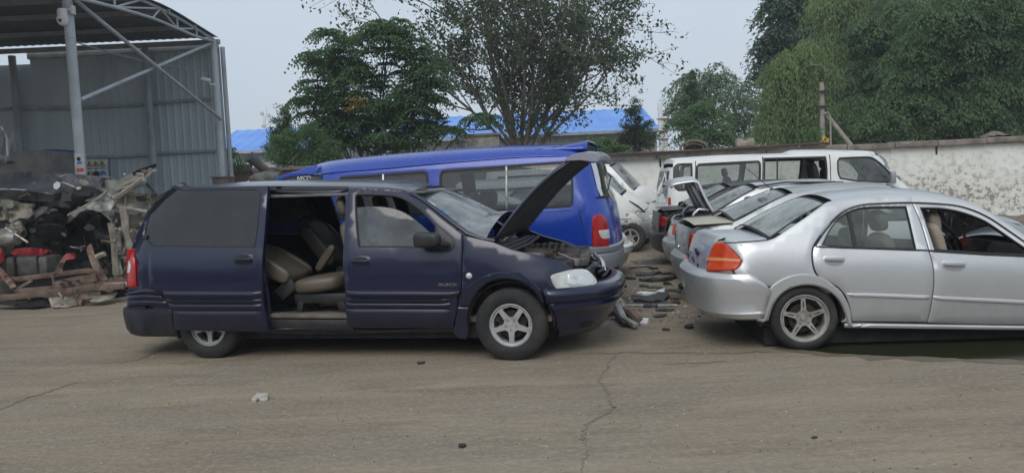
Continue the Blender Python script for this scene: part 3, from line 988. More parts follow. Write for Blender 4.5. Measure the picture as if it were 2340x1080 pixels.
sill = T('A', [(800, 846), (960, 836), (1140, 830), (1305, 822), (1318, 850), (1130, 852), (960, 846), (800, 868)])
panel('rocker_step', mv, NAVY2, sill, n_, .004, .06, roll=.006)
sk = T('A', [(700, 846), (1300, 852), (1440, 858)], 0) + T('B', [(620, 842), (620, 868), (300, 872), (30, 878)], 0) + T('A', [(1200, 882), (900, 878), (700, 868)], 0)
panel('rocker_panel', mv, BLACKPL, sk, n_, -.05, .05, roll=.0)
scuff = T('A', [(850, 760), (960, 752), (1130, 757), (1268, 764), (1270, 778), (1130, 776), (860, 790)])
qt = T('A', [(300, 84), (250, 106), (205, 168), (155, 262), (114, 345), (95, 400), (84, 440), (128, 470), (128, 612), (80, 616), (76, 660), (72, 722), (200, 724), (345, 800), (420, 770), (560, 770), (660, 800), (700, 850), (860, 840), (852, 700), (820, 470), (838, 86)])
qwin = T('A', [(280, 120), (300, 104), (740, 104), (740, 390), (215, 382), (185, 375), (164, 342), (180, 290), (235, 185)])
q = panel('rear_quarter_panel', mv, NAVY, qt, n_, .0, .03, [qwin], roll=.008)
panel('quarter_window', q, PRIVACY, qwin, n_, -.006, .005, roll=0)
tl = T('A', [(77, 410), (98, 404), (116, 410), (120, 470), (128, 612), (84, 612), (74, 560), (72, 470)])
tlo = panel('tail_light', mv, LENSR, tl, n_, .02, .06, roll=.01, res=.04)
panel('reverse_lens', tlo, LENSC, T('A', [(76, 478), (90, 470), (98, 500), (92, 536), (78, 540)], .02), n_, .026, .006, roll=.002, res=.03)
for (y0, y1, off, xr) in ((618, 644, .024, 258), (647, 676, .022, 266), (680, 716, .016, 285)):
    strip(mv, MB_, 'A', [(80, y0 + 2), (160, y0 + 1), (xr, y0 + 8)], [(76, y1), (160, y1), (xr + 12, y1 + 2)], off, NAVY2, 'corner_moulding')
rb0 = MB_.hit(*cp('A', [(330, 800)])[0])[0]
end_shell('rear_bumper', mv, NAVYB, MB_, 'R', [(.235, -.06), (.26, -.01), (.31, .012), (.40, .02), (.47, .024), (.50, .02), (.505, .0), (.505, -.08)], rb0 + .02, .02)
# tailgate closes the back
tg = MB()
rows = []
for z_ in (.5, .8, 1.0, 1.15, 1.4, 1.6, 1.66):
    rows.append(resample([p for p in MB_.end_line('R', z_, -.01)], 25))
tg.grid(rows)
tg.build('tailgate', NAVY, mv)

# far flank: the same panels mirrored, windows open to the yard behind
ff_win = [tuple(p) for p in win]
far_outer = T('A', [(300, 84), (205, 168), (114, 345), (84, 440), (80, 616), (345, 700), (400, 760), (560, 770), (660, 800), (700, 850), (900, 855), (1300, 850)]) + T('B', [(620, 842), (660, 700), (664, 328), (560, 246), (470, 174), (395, 120), (330, 94), (160, 82), (40, 78)]) + T('A', [(840, 86), (560, 92)])
fslide = T('A', [(860, 112), (1225, 96), (1250, 140), (1248, 380), (1225, 395), (850, 395)])
ff = panel('far_side_panel', mv, NAVY, far_outer, f_, .0, .05, [win, fslide, qwin], roll=0)
panel('far_window', ff, GLASSG, win, f_, -.01, .004, roll=0)
panel('far_window', ff, PRIVACY, qwin, f_, -.01, .004, roll=0)
panel('far_window', ff, GLASS, fslide, f_, -.01, .004, roll=0)
farw = MB_.tr('B', [(667, 328), (832, 366), (950, 411), (1110, 446), (1240, 490), (1300, 540), (1290, 640), (1122, 634), (1104, 700)] + arch_in[9:1:-1] + [(690, 745), (640, 800), (660, 625)])
panel('front_wing', mv, NAVY, farw, f_, .0, .025, roll=.006)

# the open sliding door, slid back and standing off the flank
DO = .095
DT = lambda pts: MB_.tr('A', pts, DO)
dout = DT([(303, 84), (560, 78), (842, 74), (836, 180), (824, 330), (814, 470), (814, 635), (826, 740), (848, 850), (600, 848), (350, 843), (335, 790), (320, 742), (298, 690), (282, 655), (264, 638), (196, 630), (189, 560), (190, 470), (203, 404), (186, 384), (158, 345), (174, 288), (228, 168), (270, 118)])
dwin = DT([(276, 128), (304, 103), (560, 101), (786, 101), (802, 114), (797, 200), (786, 310), (774, 398), (764, 406), (480, 405), (208, 402), (196, 382), (168, 346), (184, 290), (236, 176)])
sd = panel('sliding_door', mv, NAVY, dout, n_, DO, .05, [dwin], roll=.007)
gseal = shrink(spl(dwin, .06), .009)
panel('window_frame', sd, SEAL, spl(dwin, .06), n_, DO - .003, .03, [gseal], roll=0, smooth=False)
panel('window_pane', sd, PRIVACY, spl(dwin, .06), n_, DO - .008, .005, roll=0, smooth=False)
door_handle('A', 'A', 656, 440, 768, 500, MB_, sd, DO)
for (y0, y1, off, x0) in ((632, 667, .030, 266), (674, 697, .026, 286), (701, 736, .018, 300), (738, 842, .016, 322)):
    strip(sd, MB_, 'A', [(x0, y0), (540, y0 + 1), (806, y0 + 1)], [(x0 + 12, y1), (540, y1), (812 if y1 < 800 else 838, y1 + 2)], off, NAVY2, base=DO)
hg = MB()
p, q_ = n_(*MB_.hit(*cp('A', [(176, 356)])[0], DO))
hg.box(p + q_ * (DO + .01), (.05, .02, .05), None, .015)
hg.build('door_roller', BLACKPL, sd)

# roof and windscreen, one continuous line from tail to cowl
rl = [MB_.hit(*p) for p in cp('A', [(300, 86), (420, 80), (560, 75), (840, 69), (1150, 66), (1285, 68)]) + cp('B', [(200, 72), (330, 84)])]
y_r = [MB_.inset(*p) for p in rl]
ap = [MB_.hit(*p) for p in cp('B', [(372, 102), (440, 140), (520, 200), (600, 262), (680, 322), (760, 350), (832, 362)])]
ya = [MB_.inset(*p) for p in ap]
ws_l = [ap[0] + np.array([.0, .012]), ap[2] + np.array([.02, .0]), ap[4] + np.array([.03, .0]), ap[5] + np.array([.05, .01])]
whole = [(p[0], p[1] + .004) for p in rl] + [tuple(p) for p in ws_l]
wy = [y + .01 for y in y_r] + [ya[0] + .02, ya[2] + .03, ya[4] + .035, ya[4] + .035]
wc = [.03, .05, .065, .07, .07, .07, .065, .06, .06, .11, .18, .21]
top_sheet('roof', mv, NAVY, whole, wy, MVW, wc, .012, 21, part=(0, 8.0))
ws = top_sheet('windscreen', mv, SHIELD, whole, wy, MVW, wc, .006, 21, part=(8.0, 11))
for yy in (0, 1):
    wsf = MB()
    pts = [(p[0] + .015, (y + .012) if yy == 0 else MVW - y - .012, p[1] + .004) for p, y in zip(ap, ya)]
    wsf.tube(pts, [.018, .022, .024, .024, .024, .016, .01], 8)
    wsf.build('windscreen_pillar', NAVY, mv)
# permit stickers inside the screen
def on_ws(px, py, parent, wpx, hpx, mat, nm):
    """a small sticker just behind the screen at this place"""
    vs = []
    for dx, dy in ((-1, -1), (1, -1), (1, 1), (-1, 1)):
        v = .3
        for _ in range(25):
            u, z = MV.loc(px + dx * wpx / 2 + dy * 4, py + dy * hpx / 2 + dx * 2.5, v)
            t = np.interp(z, [ws_l[3][1], ws_l[2][1], ws_l[1][1], ws_l[0][1]], [0, 1, 2, 3])
            y0 = np.interp(z, [ws_l[3][1], ws_l[1][1], ws_l[0][1]], [ya[4] + .04, ya[2] + .04, ya[0] + .035])
            us = np.interp(z, [ws_l[3][1], ws_l[2][1], ws_l[1][1], ws_l[0][1]], [ws_l[3][0], ws_l[2][0], ws_l[1][0], ws_l[0][0]])
            cr_ = np.interp(t, [0, 1, 2, 3], [.26, .21, .12, .05])
            s_ = np.clip(1 - (u - us) / cr_, 0, 1)
            vt = MVW / 2 - (MVW / 2 - y0) * math.sqrt(s_)
            v += .5 * (vt - v)
        vs.append((u + .008, v - .008, z + .008))
    g = MB(); g.add(vs, [[0, 1, 2, 3]])
    return solid(g.build(nm, mat, ws, smooth=False), .003, 1)
STK_B = rough_mat('blue permit sticker', (.05, .20, .50, 1), .5)
STK_G = rough_mat('pale green permit sticker', (.45, .62, .50, 1), .5)
on_ws(1002, 470, ws, 20, 22, STK_B, 'permit_sticker')
on_ws(986, 466, ws, 12, 10, STK_G, 'permit_sticker')
on_ws(1007, 468, ws, 14, 11, STK_G, 'permit_sticker')
on_ws(1018, 489, ws, 9, 7, STK_B, 'permit_sticker')

# raised bonnet
h0, h1 = MV.loc(*cp('Q', [(180, 500)])[0], .15), MV.loc(1300, 366, .15)
hm = (h0 + h1) / 2
dirn = (h1 - h0) / np.linalg.norm(h1 - h0)
nrm = np.array([-dirn[1], dirn[0]])
hl_ = [h0, h0 + (h1 - h0) * .3 + nrm * .035, h0 + (h1 - h0) * .6 + nrm * .05, h0 + (h1 - h0) * .85 + nrm * .03, h1, h1 + np.array([.03, .02])]
NAVYU = rough_mat('bonnet insulation mat', (.028, .028, .030, 1), .9, 0, (.06, .056, .05, 1), 6, .4, .7, .5, 20, .02)
hood = top_sheet('bonnet', mv, NAVY, hl_, [.13, .13, .14, .16, .19, .26], MVW, [.015, .03, .045, .05, .05, .045], .02, 19, .012)
lin = [hl_[0] - nrm * .018, hl_[1] - nrm * .026, hl_[2] - nrm * .028, hl_[3] - nrm * .024, hl_[4] - nrm * .018]
top_sheet('bonnet_liner', hood, NAVYU, lin, [.17, .17, .19, .22, .26], MVW, [.01, .02, .03, .03, .03], .01, 15, .015)
for sg in (0, 1):
    hb = MB()
    hb.tube([(p[0] - nrm[0] * .014, (.15 + .01 * i) if not sg else (MVW - .15 - .01 * i), p[1] - nrm[1] * .014) for i, p in enumerate(hl_[:5])], .014, 6)
    hb.build('bonnet_edge', NAVY, hood)
lip = MB()
lp = [(h1[0] - .06, h1[1] - .02), (h1[0] + .02, h1[1] + .03), (h1[0] + .14, h1[1] + .045), (h1[0] + .25, h1[1] + .03), (h1[0] + .275, h1[1] - .01), (h1[0] + .25, h1[1] - .045), (h1[0] + .1, h1[1] - .02)]
lip.grid([[(p[0], y, p[1] + .05 * (1 - ((y - MVW / 2) / (MVW / 2)) ** 2)) for p in lp + lp[:1]] for y in np.linspace(.17, MVW - .17, 15)])
n0 = len(lp) + 1
lip.f += [list(range(len(lp))), [14 * n0 + k for k in range(len(lp))][::-1]]; lip.m += [0, 0]
lip.build('bonnet_lip', TRIMSHEEN, hood, sharp=50)  # navy lip coloured pale grey for the sky it would reflect
pr_ = MB()
pr_.tube([(h0[0] + .75, .25, .93), (h0[0] + .60, .24, h0[1] + .55)], .006, 6)
for yy in (.2, MVW - .2):
    hn = MB()
    hn.box((h0[0] + .02, yy, h0[1] - .02), (.1, .03, .05), (0, R(-30), 0), .008)
    hn.build('bonnet_hinge', BLACKPL, hood)

# engine bay
eb = MB()
ez = .62
eb.box((3.36 + WB - 3.12, MVW / 2, ez - .1), (.74, MVW - .5, .1))
eb.box((2.98 + WB - 3.12 + .05, MVW / 2, .78), (.06, MVW - .4, .5))
for yy in (.24, MVW - .24): eb.box((3.22 + WB - 3.12, yy, .70), (.6, .05, .3))
eb.build('engine_bay', DARKIN, mv)
er = random.Random(3)
E0 = WB - 3.12
eng = MB()
eng.box((3.42 + E0, .92, .80), (.52, .62, .26), (0, 0, .08), .05)
eng.box((3.30 + E0, .80, .93), (.34, .40, .10), (0, R(8), .1), .04)
for k in range(6): eng.tube([(3.22 + E0 + k * .06, .62, .93), (3.2 + E0 + k * .065, .78, 1.0), (3.24 + E0 + k * .06, .95, .97)], .022, 8)
eng.build('engine_block', rough_mat('dirty engine metal', (.10, .09, .08, 1), .65, .4, (.04, .035, .03, 1), 9), mv)
GREYM = rough_mat('dusty grey plastic', (.20, .19, .175, 1), .7, 0, (.09, .08, .07, 1), 8)
bits = [((3.26, .38, .88), (.26, .2, .16), GREYM, 'air_box'), ((3.56, .40, .80), (.2, .2, .17), BLACKPL, 'battery'), ((3.62, .72, .83), (.24, .44, .08), GREYM, 'radiator_cover'),
        ((3.40, 1.32, .86), (.28, .26, .2), BLACKPL, 'fuse_box'), ((3.68, 1.2, .82), (.12, .5, .12), GREYM, 'radiator_top'), ((3.6, 1.45, .82), (.22, .16, .2), GREYM, 'coolant_tank')]
for c_, s_, m_, nm in bits:
    g = MB(); g.box((c_[0] + E0, c_[1], c_[2]), s_, (er.uniform(-.1, .1), er.uniform(-.1, .15), er.uniform(-.2, .2)), .02)
    g.build(nm, m_, mv)
cow = MB()
for k in range(3):
    cow.tube([(2.98 + E0 + k * .05, .18, 1.02 - k * .02), (3.08 + E0 + k * .05, .7, 1.05 - k * .02), (3.1 + E0 + k * .05, 1.2, 1.05), (3.0 + E0 + k * .05, 1.6, 1.0)], .025, 6)
cow.build('cowl_panel', BLACKPL, mv)
for k in range(34):
    x, y = 3.05 + E0 + er.random() * .6, .35 + er.random() * 1.1
    pts = [(x, y, .86 + er.random() * .1)]
    for j in range(4):
        pts.append((min(3.75 + E0, pts[-1][0] + er.uniform(-.12, .14)), pts[-1][1] + er.uniform(-.14, .14), max(.8, min(1.0 - .25 * (pts[-1][0] - 3.0 - E0), pts[-1][2] + er.uniform(-.05, .07)))))
    g = MB(); g.tube([tuple(p) for p in spl([p for p in pts], .05, False)] if False else pts, er.choice([.007, .01, .016, .022]), 6)
    g.build('engine_hose', er.choice([BLACKPL, BLACKPL, GREYM, STEEL]), mv)
for a0 in (.25, .75):
    wp = MB()
    wp.tube([(2.96 + E0, a0, 1.06), (2.99 + E0, a0 + .3, 1.1), (2.93 + E0, a0 + .62, 1.13)], .010, 6)
    wp.build('wiper_arm', BLACKPL, mv)

# cabin: floor, lining, seats, dashboard
fl = MB()
z0 = .40
fl.box((1.35, MVW / 2, z0 - .03), (4.3, MVW - .22, .05))
fl.build('cabin_floor', CARPET, mv, smooth=False)
st = MB()
pS = [MB_.hit(*p) for p in cp('A', [(856, 775), (1270, 775)])]
st.box(((pS[0][0] + pS[1][0]) / 2, .09, (pS[0][1] + pS[1][1]) / 2), (pS[1][0] - pS[0][0] + .1, .14, .04), (0, R(.9), 0), .012)
st.build('step_tread', TRIMBG, mv)
st2 = MB()
st2.box(((pS[0][0] + pS[1][0]) / 2, .07, (pS[0][1] + pS[1][1]) / 2 - .075), (pS[1][0] - pS[0][0] + .1, .1, .09), (0, R(.9), 0), .012)
st2.build('step_well', BLACKPL, mv)
cl = MB()
cl.box((.95, MVW / 2, 1.60), (2.7, 1.34, .03), (0, R(.9), 0), .01)
cl.build('head_lining', INTGREY, mv)
bw = MB()
bw.box((-.55, MVW / 2, .85), (.06, MVW - .4, .7))
bw.build('boot_lining', DARKIN, mv)
def seat(x, y, z, name, w=.5, lean=.35, mat=LEATHER, head=True, fold=None):
    s_ = cushion(name, (.54, w, .17), (x, y, z), (0, R(-6), 0), mat, mv, .8, 2)
    L = .66
    bx, bz = x - .25 - L / 2 * math.sin(lean), z + .05 + L / 2 * math.cos(lean)
    cushion('seat_back', (.15, w, L), (bx, y, bz), (0, -lean, 0), mat, s_, .8, 2)
    for sg in (-1, 1):
        cushion('seat_bolster', (.17, .10, L * .8), (bx + .035, y + sg * (w / 2 - .04), bz - .02), (0, -lean, 0), mat, s_, .9, 2)
    if head:
        cushion('headrest', (.11, .27, .20), (x - .25 - (L + .13) * math.sin(lean), y, z + .05 + (L + .13) * math.cos(lean)), (0, -lean - .05, 0), mat, s_, .95, 2)
    return s_
sx = float(MV.loc(*cp('O', [(430, 700)])[0], .35)[0])
sz = float(MV.loc(*cp('O', [(430, 720)])[0], .35)[1])
s1 = seat(sx + .10, .42, sz, 'middle_seat', .55, R(60), LEATHER)
arm = cushion('armrest', (.34, .07, .09), (sx - .02, .70, sz + .22), (0, R(-52), 0), LEATHER, s1, .9, 2)
s2 = seat(sx + .15, 1.28, sz + .04, 'middle_seat', .54, R(38), LEATHERD)
base = MB()
for yy in (.24, .60):
    base.box((sx + .14, yy, z0 + .17), (.58, .05, .10), None, .015)
    base.box((sx - .10, yy, z0 + .08), (.07, .05, .16), (0, R(10), 0), .012)
    base.box((sx + .36, yy, z0 + .08), (.08, .05, .16), (0, R(-14), 0), .012)
base.build('seat_base', BLACKPL, mv)
rec = MB(); rec.box((sx - .22, .20, sz - .03), (.22, .03, .14), (0, R(-40), 0), .02); rec.build('recliner_cover', BLACKPL, mv)
third = cushion('rear_bench', (.5, 1.3, .18), (.05, MVW / 2, .72), (0, R(-4), 0), LEATHERD, mv, .8, 2)
cushion('seat_back', (.14, 1.3, .6), (-.28, MVW / 2, 1.02), (0, R(-16), 0), LEATHERD, third, .8, 2)
fx = float(MV.loc(*cp('O', [(640, 400)])[0], .35)[0])
seat(fx + .50, .44, .66, 'front_seat', .5, R(17), LEATHER)
seat(fx + .50, 1.38, .66, 'front_seat', .5, R(17), LEATHER)
mt = MB()
mt.grid([[(sx - .30 + .1 * i, .10 + .12 * j, z0 + .012 + .02 * noise.noise(Vector((i * .6, j * .6, 3)))) for j in range(5)] for i in range(13)])
solid(mt.build('floor_mat', rough_mat('muddy floor mat', (.24, .19, .13, 1), .95, 0, (.14, .105, .07, 1), 9), mv), .008)
ds = MB()
ds.box((2.62 + E0, MVW / 2, .93), (.62, 1.5, .2), (0, R(-6), 0), .08)
ds.build('dashboard', INTGREY, mv)
dm = MB()
dm.grid([[(2.55 + E0 + .09 * i, .35 + .16 * j, 1.045 + .03 * noise.noise(Vector((i * .7, j * .7, 1)))) for j in range(8)] for i in range(5)])
solid(dm.build('dashboard_paper', rough_mat('crumpled pale paper', (.55, .58, .56, 1), .8), mv, smooth=False), .004)
sw = MB()
th = np.linspace(0, 2 * math.pi, 25)
sw.tube([(2.30 + E0 - .06 * math.sin(t) , 1.36 + .19 * math.cos(t), .98 + .18 * math.sin(t)) for t in th], .016, 8)
sw.build('steering_wheel', BLACKPL, mv)
# rear pillar lining seen through the open door
pl = MB()
pl.box((.98, MVW - .16, 1.2), (.26, .06, .95), (R(8), R(-8), 0), .03)
pl.build('pillar_lining', TRIMBG, mv)

# underside and wheels
ub = MB()
ub.box((1.5, MVW / 2, .27), (3.9, 1.5, .18))
for k, xx in enumerate((.0, WB)): ub.tube([(xx, .1, .3), (xx, MVW - .1, .3)], .05, 8)
ub.build('underbody', DARKIN, mv)
for xx in (0.0, WB):
    wl_ = MB()
    th = np.linspace(R(-5), R(185), 16)
    wl_.grid([[(xx + .40 * math.cos(t), yy, .34 + .38 * math.sin(t)) for t in th] for yy in (.04, .3)])
    solid(wl_.build('wheel_well', DARKIN, mv), .01)
rR = .338
for xx, zz, st_ in ((0.0, .315, 0), (WB, .315, R(0))):
    w_ = MV.loc(*((1168, 748) if xx else (472, 753)), .03)
    spoke_wheel(mv, float(w_[0]), rR - .01, .035 if not xx else .0, rR, .215, .197, 'star', 0, -90 if xx else -88)
    spoke_wheel(mv, float(w_[0]), rR - .01, MVW - .02, rR, .215, .197, 'star', 0, 50, far=True)
# ------------------------------------------------------------ the silver sedan on the right
SD = Frame(1838, 801, 4.0)
SW = 1.70
_rs = cp('C', [(450, 405), (430, 450), (418, 540), (395, 575), (384, 620), (388, 690), (400, 755), (430, 800)])
_uR = sorted((float(SD.loc(x, y, .9)[1]), float(SD.loc(x, y, .9)[0]) + .045) for x, y in _rs)
SB = Body(SD, SW, [(.1, .06), (.25, .03), (.45, .005), (.66, .0), (.82, .02), (.93, .055), (1.05, .115), (1.2, .185), (1.33, .255), (1.42, .32)], [(.1, 3.35), (1.5, 3.35)], _uR, .8, 2.6, .42, 2.7, .045)
sd_ = SD.root('sedan', 'silver sedan with orange red tail lamp and front window down', 'car', 'saloon cars parked side by side on the right')
sn, sf, ST = SB.near, SB.far, SB.tr
qp0 = []
def side_set(pos, near):
    """both flanks: quarter panel, two doors, sill, front wing"""
    rw = ST('D', [(296, 497), (330, 430), (378, 362), (430, 328), (500, 308), (716, 302), (740, 400), (766, 516), (560, 512), (400, 506)])
    rdoor = ST('D', [(744, 290), (790, 400), (826, 522), (846, 600), (850, 680), (838, 780), (818, 876), (640, 874), (452, 872), (440, 810), (420, 750), (385, 706), (340, 680), (296, 660), (268, 622), (256, 570), (258, 512), (300, 444), (356, 376), (420, 324), (500, 300), (620, 292)])
    dr = panel('rear_door', sd_, SILVER, rdoor, pos, 0, .04, [rw], roll=.006, wob=.004)
    wf = shrink(spl(rw, .06), .010)
    panel('window_frame', dr, SEAL, spl(rw, .06), pos, -.004, .03, [wf], roll=0, smooth=False)
    panel('window_pane', dr, GLASS, spl(rw, .06), pos, -.016, .004, roll=0, smooth=False)
    panel('window_divider', dr, SEAL, ST('D', [(424, 340), (440, 336), (476, 506), (458, 506)]), pos, -.004, .02, roll=0)
    fw_ = ST('D', [(782, 308), (880, 310), (960, 322), (1040, 346), (1110, 376), (1200, 436), (1290, 498), (1370, 552), (1300, 545), (1080, 536), (856, 520), (820, 410)])
    fdoor = ST('D', [(748, 290), (880, 296), (970, 306), (1050, 330), (1130, 368), (1220, 428), (1310, 490), (1400, 552), (1424, 620), (1430, 720), (1428, 888), (1100, 886), (822, 878), (843, 780), (855, 680), (851, 600), (831, 522), (795, 400)])
    df = panel('front_door', sd_, SILVER, fdoor, pos, 0, .04, [fw_], roll=.006, wob=.004)
    wf = shrink(spl(fw_, .06), .011)
    panel('window_frame', df, SEAL, spl(fw_, .06), pos, -.004, .03, [wf], roll=0, smooth=False)
    pn = ST('D', [(856, 520), (1080, 536), (1290, 545), (1290, 540), (1080, 528), (856, 512)])
    if near:
        for d_, (x0, y0, x1, y1) in ((dr, (302, 548, 414, 582)), (df, (888, 570, 1010, 608))):
            cup = ST('D', [(x0, y0 + 14), (x0 + 8, y0 + 2), ((x0 + x1) / 2, y0), (x1 - 8, y0 + 2), (x1, y0 + 14), (x1 - 6, y1), (x1 - 20, y1 + 14), ((x0 + x1) / 2, y1 + 18), (x0 + 24, y1 + 12), (x0 + 6, y1 - 2)])
            h = panel('door_handle', d_, SILVER, cup, pos, .003, .01, roll=.003, res=.04)
            sl = ST('D', [(x0 + 24, y1 - 4), (x1 - 20, y1 - 4), (x1 - 26, y1 + 8), ((x0 + x1) / 2, y1 + 12), (x0 + 30, y1 + 6)])
            panel('handle_cup', h, TRIMSHEEN, sl, pos, .005, .003, roll=0, res=.03)
            p0, q0 = pos(*SB.hit(*cp('D', [(x0 + 8, (y0 + y1) / 2)])[0])); p1, q1 = pos(*SB.hit(*cp('D', [(x1 - 8, (y0 + y1) / 2 + 3)])[0]))
            g = MB(); g.bar(p0 + q0 * .02, p1 + q1 * .02, .018, .034, .01); g.build('handle_bar', SILVER, h)
        ridge('side_moulding', dr, SILVER, SB, 'D', [(416, 732), (500, 730), (835, 742)], [(434, 750), (500, 751), (832, 764)], 0, .016)
        ridge('side_moulding', df, SILVER, SB, 'D', [(846, 744), (1100, 756), (1410, 772)], [(850, 766), (1100, 778), (1410, 792)], 0, .016)
    quarter = ST('D', [(326, 282), (430, 264), (520, 256), (640, 250), (746, 250), (746, 286), (620, 288), (500, 296), (416, 320), (350, 372), (294, 440), (250, 510), (248, 570), (260, 626), (288, 666), (336, 688), (380, 712), (414, 756), (432, 812), (440, 872), (400, 878)]) + \
        ST('C', [(1196, 850), (1178, 790), (1140, 744), (1080, 708), (1010, 694), (940, 704), (880, 736), (838, 790), (812, 868), (780, 876), (756, 872), (772, 800), (800, 745), (840, 712), (898, 704), (696, 690), (640, 622), (672, 600), (684, 572), (640, 522), (590, 484), (700, 480), (800, 473), (840, 462), (900, 424), (1000, 356), (1060, 312)])
    qp = panel('rear_quarter_panel', sd_, SILVER, quarter, pos, 0, .03, roll=.006)
    qp0.append(qp)
    flare = ST('C', [(750, 862), (762, 800), (790, 752), (838, 692), (900, 656), (965, 640), (1030, 642), (1090, 664), (1150, 706), (1196, 762), (1222, 830), (1228, 890), (1206, 890), (1192, 830), (1160, 765), (1100, 716), (1030, 694), (960, 698), (890, 728), (838, 784), (806, 868), (786, 880)], .02)
    panel('arch_flare', qp, SILVER, flare, pos, .016, .05, roll=.012, res=.05)
    rail_ = ST('D', [(318, 292), (420, 268), (520, 252), (650, 246), (760, 246), (880, 254), (980, 270), (1060, 296), (1150, 346), (1250, 412), (1330, 466), (1420, 528), (1400, 544), (1310, 484), (1220, 422), (1130, 362), (1050, 324), (970, 301), (880, 291), (746, 285), (620, 287), (500, 294), (410, 318), (360, 340)])
    panel('roof_rail', sd_, SILVER, rail_, pos, -.003, .03, roll=.004, corner=60)
    if near:
        blk = ST('D', [(262, 500), (300, 440), (356, 372), (420, 320), (500, 295), (620, 287), (746, 284), (880, 290), (970, 300), (1050, 323), (1130, 361), (1220, 421), (1310, 483), (1400, 543), (1400, 549), (1310, 490), (1220, 428), (1130, 367), (1050, 329), (970, 305), (880, 295), (746, 289), (620, 292), (500, 300), (424, 325), (362, 376), (306, 444), (270, 503)], 0)
        panel('rain_gutter', qp, SEAL, blk, pos, .003, .006, roll=0, res=.05, corner=70)
        ridge('belt_trim', dr, SEAL, SB, 'D', [(268, 500), (500, 508), (820, 518)], [(268, 507), (500, 515), (820, 526)], 0, .006)
        ridge('belt_trim', df, SEAL, SB, 'D', [(822, 518), (1100, 536), (1400, 550)], [(822, 527), (1100, 546), (1400, 560)], 0, .006)
    sill_ = ST('D', [(408, 884), (640, 886), (1100, 893), (1430, 897), (1430, 916), (1100, 914), (640, 908), (412, 904)])
    panel('sill', sd_, SILVER, sill_, pos, .006, .05, roll=.01)
    wing_ = ST('D', [(1404, 548), (1428, 620), (1434, 720), (1432, 890), (1470, 888), (1490, 800), (1540, 735), (1620, 700), (1700, 705), (1770, 750), (1810, 830), (1930, 830), (1960, 720), (1900, 640), (1700, 585), (1540, 555)])
    panel('front_wing', sd_, SILVER, wing_, pos, 0, .03, roll=.006)
side_set(sn, True)
side_set(sf, False)

# tail: bumper, lamps, boot lid
ua = SB.hit(*cp('C', [(800, 800)])[0])[0]
def tz(c, x, y): return float(SB.hit(*cp(c, [(x, y)])[0])[1])
ztop, zlow = tz('C', 640, 650), tz('C', 650, 840)
print('sedan z', ztop, zlow, ua, _uR)
bst = lambda z: float(np.interp(z, [zlow, ztop - .12, ztop + .02], [ua - .02, ua + .05, ua - .14]))
end_shell('rear_bumper', sd_, SILVER, SB, 'R', [(zlow - .04, -.05), (zlow - .02, .0), (zlow + .015, .012), (zlow + .03, .002), (zlow + .12, .0), (ztop - .14, .012), (ztop - .08, .02), (ztop - .03, .018), (ztop, .0), (ztop + .012, -.03), (ztop + .015, -.12)], bst, .02)
TL = ST('C', [(548, 484), (584, 480), (614, 503), (648, 535), (680, 572), (668, 602), (648, 618), (580, 622), (504, 622), (512, 570), (528, 522)])
tl_ = panel('tail_light', sd_, LENSO, TL, sn, .012, .04, roll=.010, res=.04)
panel('amber_band', tl_, LENSA, ST('C', [(516, 556), (600, 562), (678, 568), (672, 580), (600, 578), (512, 574)], .01), sn, .016, .004, roll=0, res=.03)
panel('quarter_corner', sd_, SILVER, ST('C', [(546, 486), (560, 474), (610, 472), (660, 474), (660, 481), (590, 485)]), sn, -.004, .02, roll=0, res=.05)
TLf = panel('tail_light', sd_, LENSO, TL, sf, .012, .04, roll=.010, res=.04)
# boot lid: deck and rear face, one sheet following the side line
deck = [SB.hit(*p) for p in cp('C', [(812, 470), (700, 476), (600, 481)])]
zr = tz('C', 548, 490)
uR_ = SB.uR
ztl = float(SD.loc(*cp('C', [(455, 418)])[0], .5)[1])
zbl = float(SD.loc(*cp('C', [(450, 600)])[0], .4)[1])
fA, fB, fC = [SD.loc(*p, 1.35) for p in cp('C', [(452, 408), (419, 540), (428, 598)])]
dl = [(deck[0][0], deck[0][1]), (deck[1][0], deck[1][1] + .005), (deck[2][0], deck[2][1] + .01), (fA[0] + .10, (fA[1] + zr) / 2 + .02), (fA[0] + .02, (fA[1] + zr) / 2), (fA[0] - .01, (fA[1] + zr) / 2 - .04), (fB[0] - .01, fB[1]), (fC[0] + .01, fC[1] - .02)]
_ly = [SB.inset(*SB.hit(*p)) for p in cp('C', [(552, 490), (514, 570), (504, 620)])]
print('lamp inset', _ly)
yb = [SB.inset(*deck[0]) - .0, SB.inset(*deck[1]), SB.inset(*deck[2]) + .01, _ly[0] - .01, _ly[0], _ly[0] + .01, _ly[1] + .01, _ly[2] + .01]
end_shell('rear_panel', sd_, SILVER, SB, 'R', [(zr - .5, -.03), (zr - .2, -.025), (zr - .06, -.03), (zr - .02, -.06)], lambda z: ua - .30, .01)
boot = top_sheet('boot_lid', sd_, SILVER, dl, yb, SW, [.035, .035, .035, .02, .02, .02, .03, .03], .010, 21, .0, up=-1)
plate = MB()
pz, pu = zr - .20, float(fB[0]) - .04
plate.box((pu + .02, SW / 2, pz), (.02, .52, .14), (0, R(4), 0), .006)
plate.build('plate_recess', TRIMSHEEN, boot)
for (yy, zz, sx_, sy_, mt_) in ((.78, .0, .03, .16, BLACKPL), (.55, -.03, .03, .05, SEAL), (1.12, .02, .03, .10, BLACKPL), (.62, .10, .03, .12, SEAL), (.52, -.14, .02, .06, BLACKPL)):
    g = MB(); g.box((pu + .005, yy, pz + zz), (sx_, sy_, .04), (R(14), 0, 0), .01); g.build('broken_trim', mt_, boot)
ex = MB()
e0 = SB.fr.loc(*cp('C', [(480, 822)])[0], .45)
ex.tube([(e0[0], .45, e0[1]), (e0[0] + .25, .47, e0[1] + .02)], [.032, .03], 14, False)
ex.build('exhaust_pipe', STEEL, sd_)
